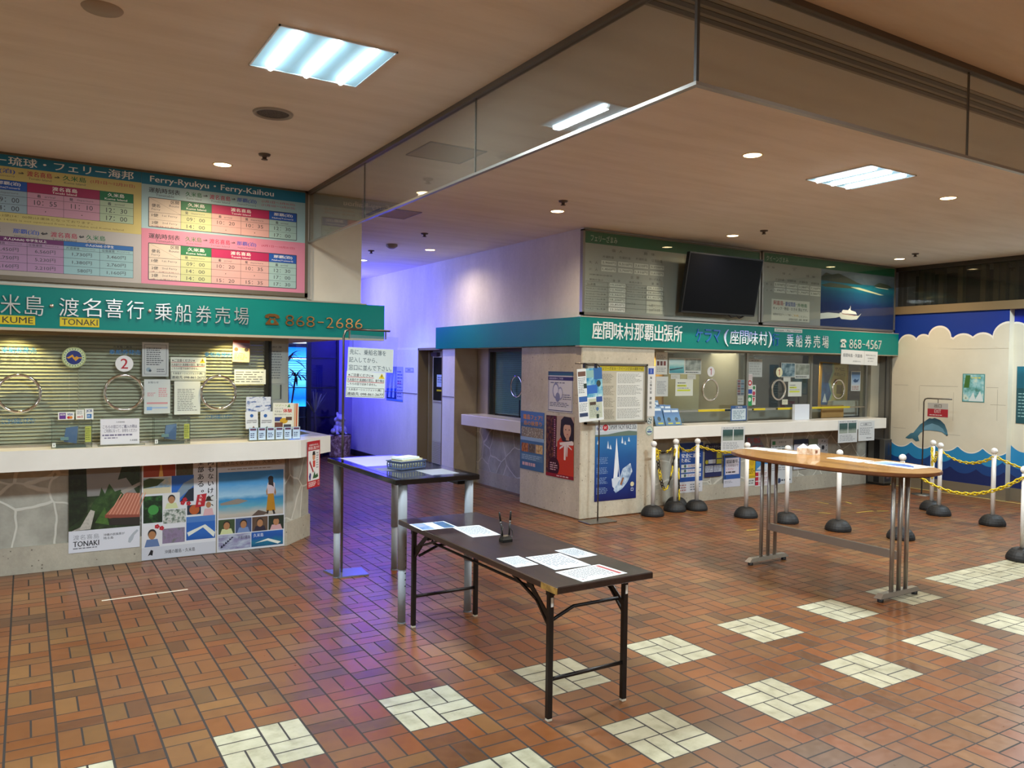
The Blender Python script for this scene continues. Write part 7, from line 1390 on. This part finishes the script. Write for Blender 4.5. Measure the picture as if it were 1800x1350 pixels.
q = (1.508,1.631,1.929,1.936)
t = thing('sign_board', ((q[0] + q[2]) / 2, 2.79, q[1]), 'hanging clear sleeve board with Japanese boarding form instructions', 'sign')
m = onY(2.795, -.03, ((q[0] + q[2]) / 2, q[3]))
b = MB(); b.box(q[0], q[1] - .12, 0, q[2], q[3], .003, VINYL, m); b.build('clear_sleeve', t)
q1 = (1.497,1.64,1.892,1.835)
s = Sheet(q1[0], q1[1], q1[2], q1[3], paper='#c9cec6'); s.ftext('先に、乗船名簿を', .04, .70, .83, .92, '#3a4a52', .004); s.ftext('記入してから、', .03, .38, .64, .60, '#3a4a52', .004); s.ftext('窓口に並んで下さい。', .03, .05, .97, .28, '#3a4a52', .004); s.mb(onY(2.790, -.03, ((q[0] + q[2]) / 2, q[3]))).build('instruction_sheet', t)
q2 = (1.497,1.428,1.832,1.639)
s = Sheet(*q2, paper='#d3d8ce'); warn(s); s.mb(onY(2.787, -.045, ((q[0] + q[2]) / 2, q[3]))).build('warning_sheet', t)
# poster stand by the pillar
sx, sy = 4.66, 3.56
zt = (4.554,1.744)[1]
t = rod_stand('sign_stand', (sx, sy, 0), [(sx, sy, .012), (sx, sy, zt - .05), (sx - .02, sy, zt - .015), (sx - .05, sy, zt), ((4.323,1.745)[0], sy, zt)], .0075, 'thin steel stand holding a poster beside the pillar notice case', 'sign stand')
b = MB(); b.box(sx - .19, sy - .11, .0005, sx + .19, sy + .11, .012, pm('#6f6b64', .35, .7), None, .004); b.build('base_plate', t)
for px__ in ((4.439,1.708)[0], (4.595,1.731)[0]):
    b = MB(); b.box(px__ - .012, sy - .018, zt - .05, px__ + .012, sy + .006, zt + .004, BLACK); b.build('clip', t)
q = (4.332,1.115,4.67,1.693)
def newsl(s):
    s.frac(.36, .45, 1, 1, multi('reef_photo', ['#1a5a8a', '#2a86b0', '#8fc0c9', '#e0e6df'], 9)); s.frac(.36, .82, .66, .96, '#8ab0a8'); s.frac(.66, .78, 1, 1, '#2a5f98'); s.fcirc(.84, .7, .09, '#2b3a34', 1.2); s.frac(.36, .52, .78, .68, '#2a62b0')
    s.frac(.03, .86, .33, .95, '#6a4a3a'); s.lines(.03, .54, .33, .84, 9, '#6d7276', .4, 5); s.frac(.24, .63, .36, .72, '#23342c'); s.frac(.03, .38, .36, .48, '#2f5a9a'); s.lines(.03, .2, .36, .36, 6, '#7a7f84', .4, 5); s.frac(.03, .1, .36, .17, '#2c3a5a')
    s.frac(.4, .05, .95, .42, '#b9bfa8'); s.frac(.72, .35, .97, .45, '#2a4a8a'); s.frac(.45, .3, .7, .36, '#4a3a30'); s.fcirc(.75, .22, .06, '#2a62a0'); s.lines(.45, .08, .92, .3, 8, '#80857c', .4, 6); s.frac(.7, .04, .8, .12, '#2a3a2c')
m = onY(3.545, .075, ((q[0] + q[2]) / 2, q[3]))
s = Sheet(*q, paper='#d8dbd8'); newsl(s); s.mb(m).build('poster', None, 'crooked white island newsletter poster hanging from the thin stand', 'poster')
# exit stand
ex = 9.86; ya, yb = 2.98, 2.60
zt = (-2.891,1.339)[1]; ye = -(-2.589,1.34)[0]; ys = -(-2.976,1.263)[0]
t = rod_stand('sign_stand', (ex, ys, 0), [(ex, ys, .012), (ex, ys, zt - .05), (ex, ys - .015, zt - .012), (ex, ys - .05, zt), (ex, ye, zt)], .009, 'bent steel stand of the exit sign before the dolphin mural', 'sign stand')
b = MB(); b.lathe([(.13, .0005), (.13, .01), (.0, .012)], pm('#6f6b64', .35, .7), 24, Matrix.Translation((ex, ys, 0))); b.build('base_plate', t)
q = (-2.914,1.088,-2.63,1.281)
t = thing('exit_sign', (9.85, -(q[0] + q[2]) / 2, q[1]), 'small white and red EXIT sign hanging from the bent stand', 'sign')
s = Sheet(q[0], q[1], q[2], q[3], paper='#b9b3a8', thick=.004); s.frac(0, .03, 1, .58, '#a8202c'); s.ftext('出口', .33, .68, .68, .93, '#3a352f', .01); s.ftext('EXIT', .34, .30, .66, .54, '#d9cfc8', .004); s.lines(.1, .1, .9, .2, 1, '#d0bdb8', .6, 9); s.mb(onX(9.852)).build('board', t)
b = MB(); b.box(9.848, -(q[0] + q[2]) / 2 - .003, q[3], 9.855, -(q[0] + q[2]) / 2 + .003, zt - .004, DKSTEEL); b.build('hook', t)
# ---- dark bin at the end of the right booth
t = thing('trash_bin', (10.22, 3.86, 0), 'dark steel bin with a black slot beside the right booth counter', 'bin')
b = MB(); b.box(10.145, 3.73, .03, 10.32, 4.0, .69, pm('#57554f', .4, .4), None, .004); b.build('body', t)
b = MB(); b.box(10.15, 3.735, 0, 10.315, 3.995, .03, BLACK); b.build('plinth', t)
b = MB(); b.box(10.143, 3.81, .04, 10.146, 3.90, .68, pm('#0f0f10', .3)); b.build('opening', t)
b = MB(); b.box(10.16, 3.727, .06, 10.31, 3.731, .68, pm('#3a3c42', .35, .4)); b.box(10.22, 3.725, .46, 10.26, 3.728, .64, pm('#1c2a44', .4)); b.build('front_panel', t)
s = Sheet(10.20, .10, 10.27, .26, paper='#5a4a4c', thick=.001); s.ftext('火', .25, .55, .75, .9, '#c9a9a6', .02, 2, True); s.ftext('器', .25, .1, .75, .45, '#c9a9a6', .02, 2, True); s.mb(onY(3.7265)).build('label_plate', t)
# ---- floor tapes
def tape(c, w, l, ang, label, m, n='floor_tape', z=.0008):
    b = MB(); b.box(-l / 2, -w / 2, .0002, l / 2, w / 2, z, m, Matrix.Translation((c[0], c[1], 0)) @ Matrix.Rotation(ang, 4, 'Z')); b.build(n, None, label, 'tape')
tape((.028, 2.935), .022, .575, .017, 'white tape strip on the floor in front of the left counter', pm('#dcd8c8', .5))
TYL = pm('#b39a3a', .6)
F1 = [(8.74,3.333),(7.925,2.735)]
tape(((F1[0][0] + F1[1][0]) / 2, (F1[0][1] + F1[1][1]) / 2), .03, .12, 1.2, 'short yellow tape mark behind the middle barrier posts', TYL)
for k, (pts) in enumerate(([(7.785,2.541),(8.074,2.517)], [(8.122,2.492),(8.252,2.426)], [(7.244,3.054),(7.323,2.949)], [(8.009,3.266),(8.022,3.105)], [(7.359,2.762),(7.459,2.658)], [(5.778,2.444),(5.912,2.423)])):
    a, c = Vector(pts[0]), Vector(pts[1]); d = c - a
    tape(((a + c) / 2), .022, d.length, math.atan2(d.y, d.x), ('worn yellow tape dash right of the standing tape mark', 'worn yellow tape dash furthest right behind the oval table', 'worn yellow tape dash near the sixth post', 'worn yellow tape dash furthest back behind the posts', 'worn yellow tape dash left of the standing tape mark', 'worn yellow tape dash left of the oval table legs')[k], TYL)
b = MB(); b.box(10.33, 2.12, .0002, 10.362, 3.78, .0009, pm('#bfa860', .6)); b.box(10.33, -3, .0002, 10.362, 2.12, .0009, pm('#bfa860', .6)); b.build('floor_tape', None, 'long pale yellow line on the floor along the mural wall', 'tape')
# ---- guardian lion and its pedestal at the passage end
PC = (4.16, 10.55)
b = MB(); m = Matrix.Translation((PC[0], PC[1], 0))
b.lathe([(.17, .0), (.185, .03), (.19, .2), (.205, .34), (.21, .40), (.19, .415)], mottled('rough_pink_stone', [(0.3, '#4a3630'), (0.48, '#8a6a5c'), (0.6, '#c9b0a0'), (0.7, '#6a4c42')], 16, .8, (1, 1, 1), .6), 16, m, False)
b.build('stone_pedestal', None, 'rough pinkish stone pedestal by the lilac passage wall', 'pedestal')
t = thing('guardian_lion_statue', (PC[0], PC[1], .415), 'pale seated guardian lion statue on the rough stone pedestal', 'statue')
b = MB(); LM = mottled('pale_glazed_clay', [(0.35, '#8a86a0'), (0.65, '#c9c6d6')], 18, .5)
x, y = PC; z = .415
for c, r, sc in (((0, .03, .10), .11, (1, 1.1, 1)), ((0, -.01, .20), .085, (1, .9, 1.1)), ((0, -.04, .30), .075, (1.05, 1, .95)), ((0, -.105, .285), .045, (1.1, 1, .8)), ((-.07, -.06, .08), .035, (1, 1, 2.3)), ((.07, -.06, .08), .035, (1, 1, 2.3)), ((-.10, .04, .06), .055, (1, 1.4, 1)), ((.10, .04, .06), .055, (1, 1.4, 1)), ((-.055, -.02, .375), .026, (1, .6, 1.5)), ((.055, -.02, .375), .026, (1, .6, 1.5)), ((0, .13, .2), .04, (1, 1, 2.2)), ((-.07, -.1, .018), .035, (1, 1.3, .6)), ((.07, -.1, .018), .035, (1, 1.3, .6)), ((-.06, -.0, .27), .05, (1, 1, 1)), ((.06, -.0, .27), .05, (1, 1, 1))):
    b.ball((x + c[0], y + c[1], z + c[2]), r, LM, 14, 9, sc)
o = b.build('body', t); md = o.modifiers.new('remesh', 'REMESH'); md.mode = 'VOXEL'; md.voxel_size = .009; md.use_smooth_shade = True
b = MB(); b.ball((x, y - .13, z + .075), .05, LM, 14, 9); b.build('ball', t)
b = MB(); b.box(x - .15, y - .17, z, x + .15, y + .15, z + .014, pm('#2c2724', .6)); b.build('plinth', t)
# ---- palms at the end of the passage
def palm(c, h, n, L, label, mat, up=.9, droop=.9, seed=1, pot=True, wd=.035, more=(), sq=1.0):
    rnd = random.Random(seed); t = thing('potted_palm', (c[0], c[1], 0), label, 'plant'); x, y = c
    if pot:
        b = MB(); b.lathe([(.14, 0), (.19, .32), (.2, .36), (.17, .36), (.16, .32), (.0, .32)], pm('#1f1c22', .5), 18, Matrix.Translation((x, y, 0))); b.build('pot', t)
    b = MB(); b.tube([(x, y, .3 if pot else 0), (x + .02, y, h * .6), (x, y, h)], .022, pm('#2a241c', .8), 8); b.build('stem', t)
    for cx, cy, h, L in ((x, y, h, L),) + tuple(more):
     if cx != x:
        b = MB(); b.tube([(x, y, .3), ((x + cx) / 2, y, h * .6), (cx, cy, h)], .016, pm('#2a241c', .8), 8); b.build('stem', t)
     b = MB()
     for i in range(n):
        a = 2 * PI * i / n + rnd.uniform(-.3, .3); e = rnd.uniform(.25, 1.1) * up; l = L * rnd.uniform(.7, 1.05); K_ = 7; pl = []
        p = Vector((cx, cy, h)); d = Vector((math.cos(a) * math.cos(e), sq * math.sin(a) * math.cos(e), math.sin(e)))
        for k in range(K_): pl.append(p.copy()); p += d * (l / K_); d.z -= droop * .30; d.normalize()
        sd = Vector((-math.sin(a), math.cos(a), 0)); vs = []
        for k, q in enumerate(pl): w = wd * math.sin(PI * (k + .6) / K_) * .6 + .002; vs += [tuple(q + sd * w), tuple(q - sd * w)]
        b.add(vs, [(2 * k, 2 * k + 1, 2 * k + 3, 2 * k + 2) for k in range(K_ - 1)], mat, True)
     b.build('leaves', t)
palm((3.40, 11.29), 1.72, 22, .5, 'dark arching palm with three crowns silhouetted against the blue panel', pm('#10140f', .5), .9, 1.0, 3, True, .035, ((3.30, 11.29, 1.32, .40), (3.56, 11.29, 1.45, .42)), .35)  # near-black leaf colour carries the backlit silhouette
palm((3.74, 10.70), .80, 12, .5, 'spiky lit plant before the purple glass pane', pm('#6a6f5a', .6), 1.5, .12, 11, True, .02, (), .5)
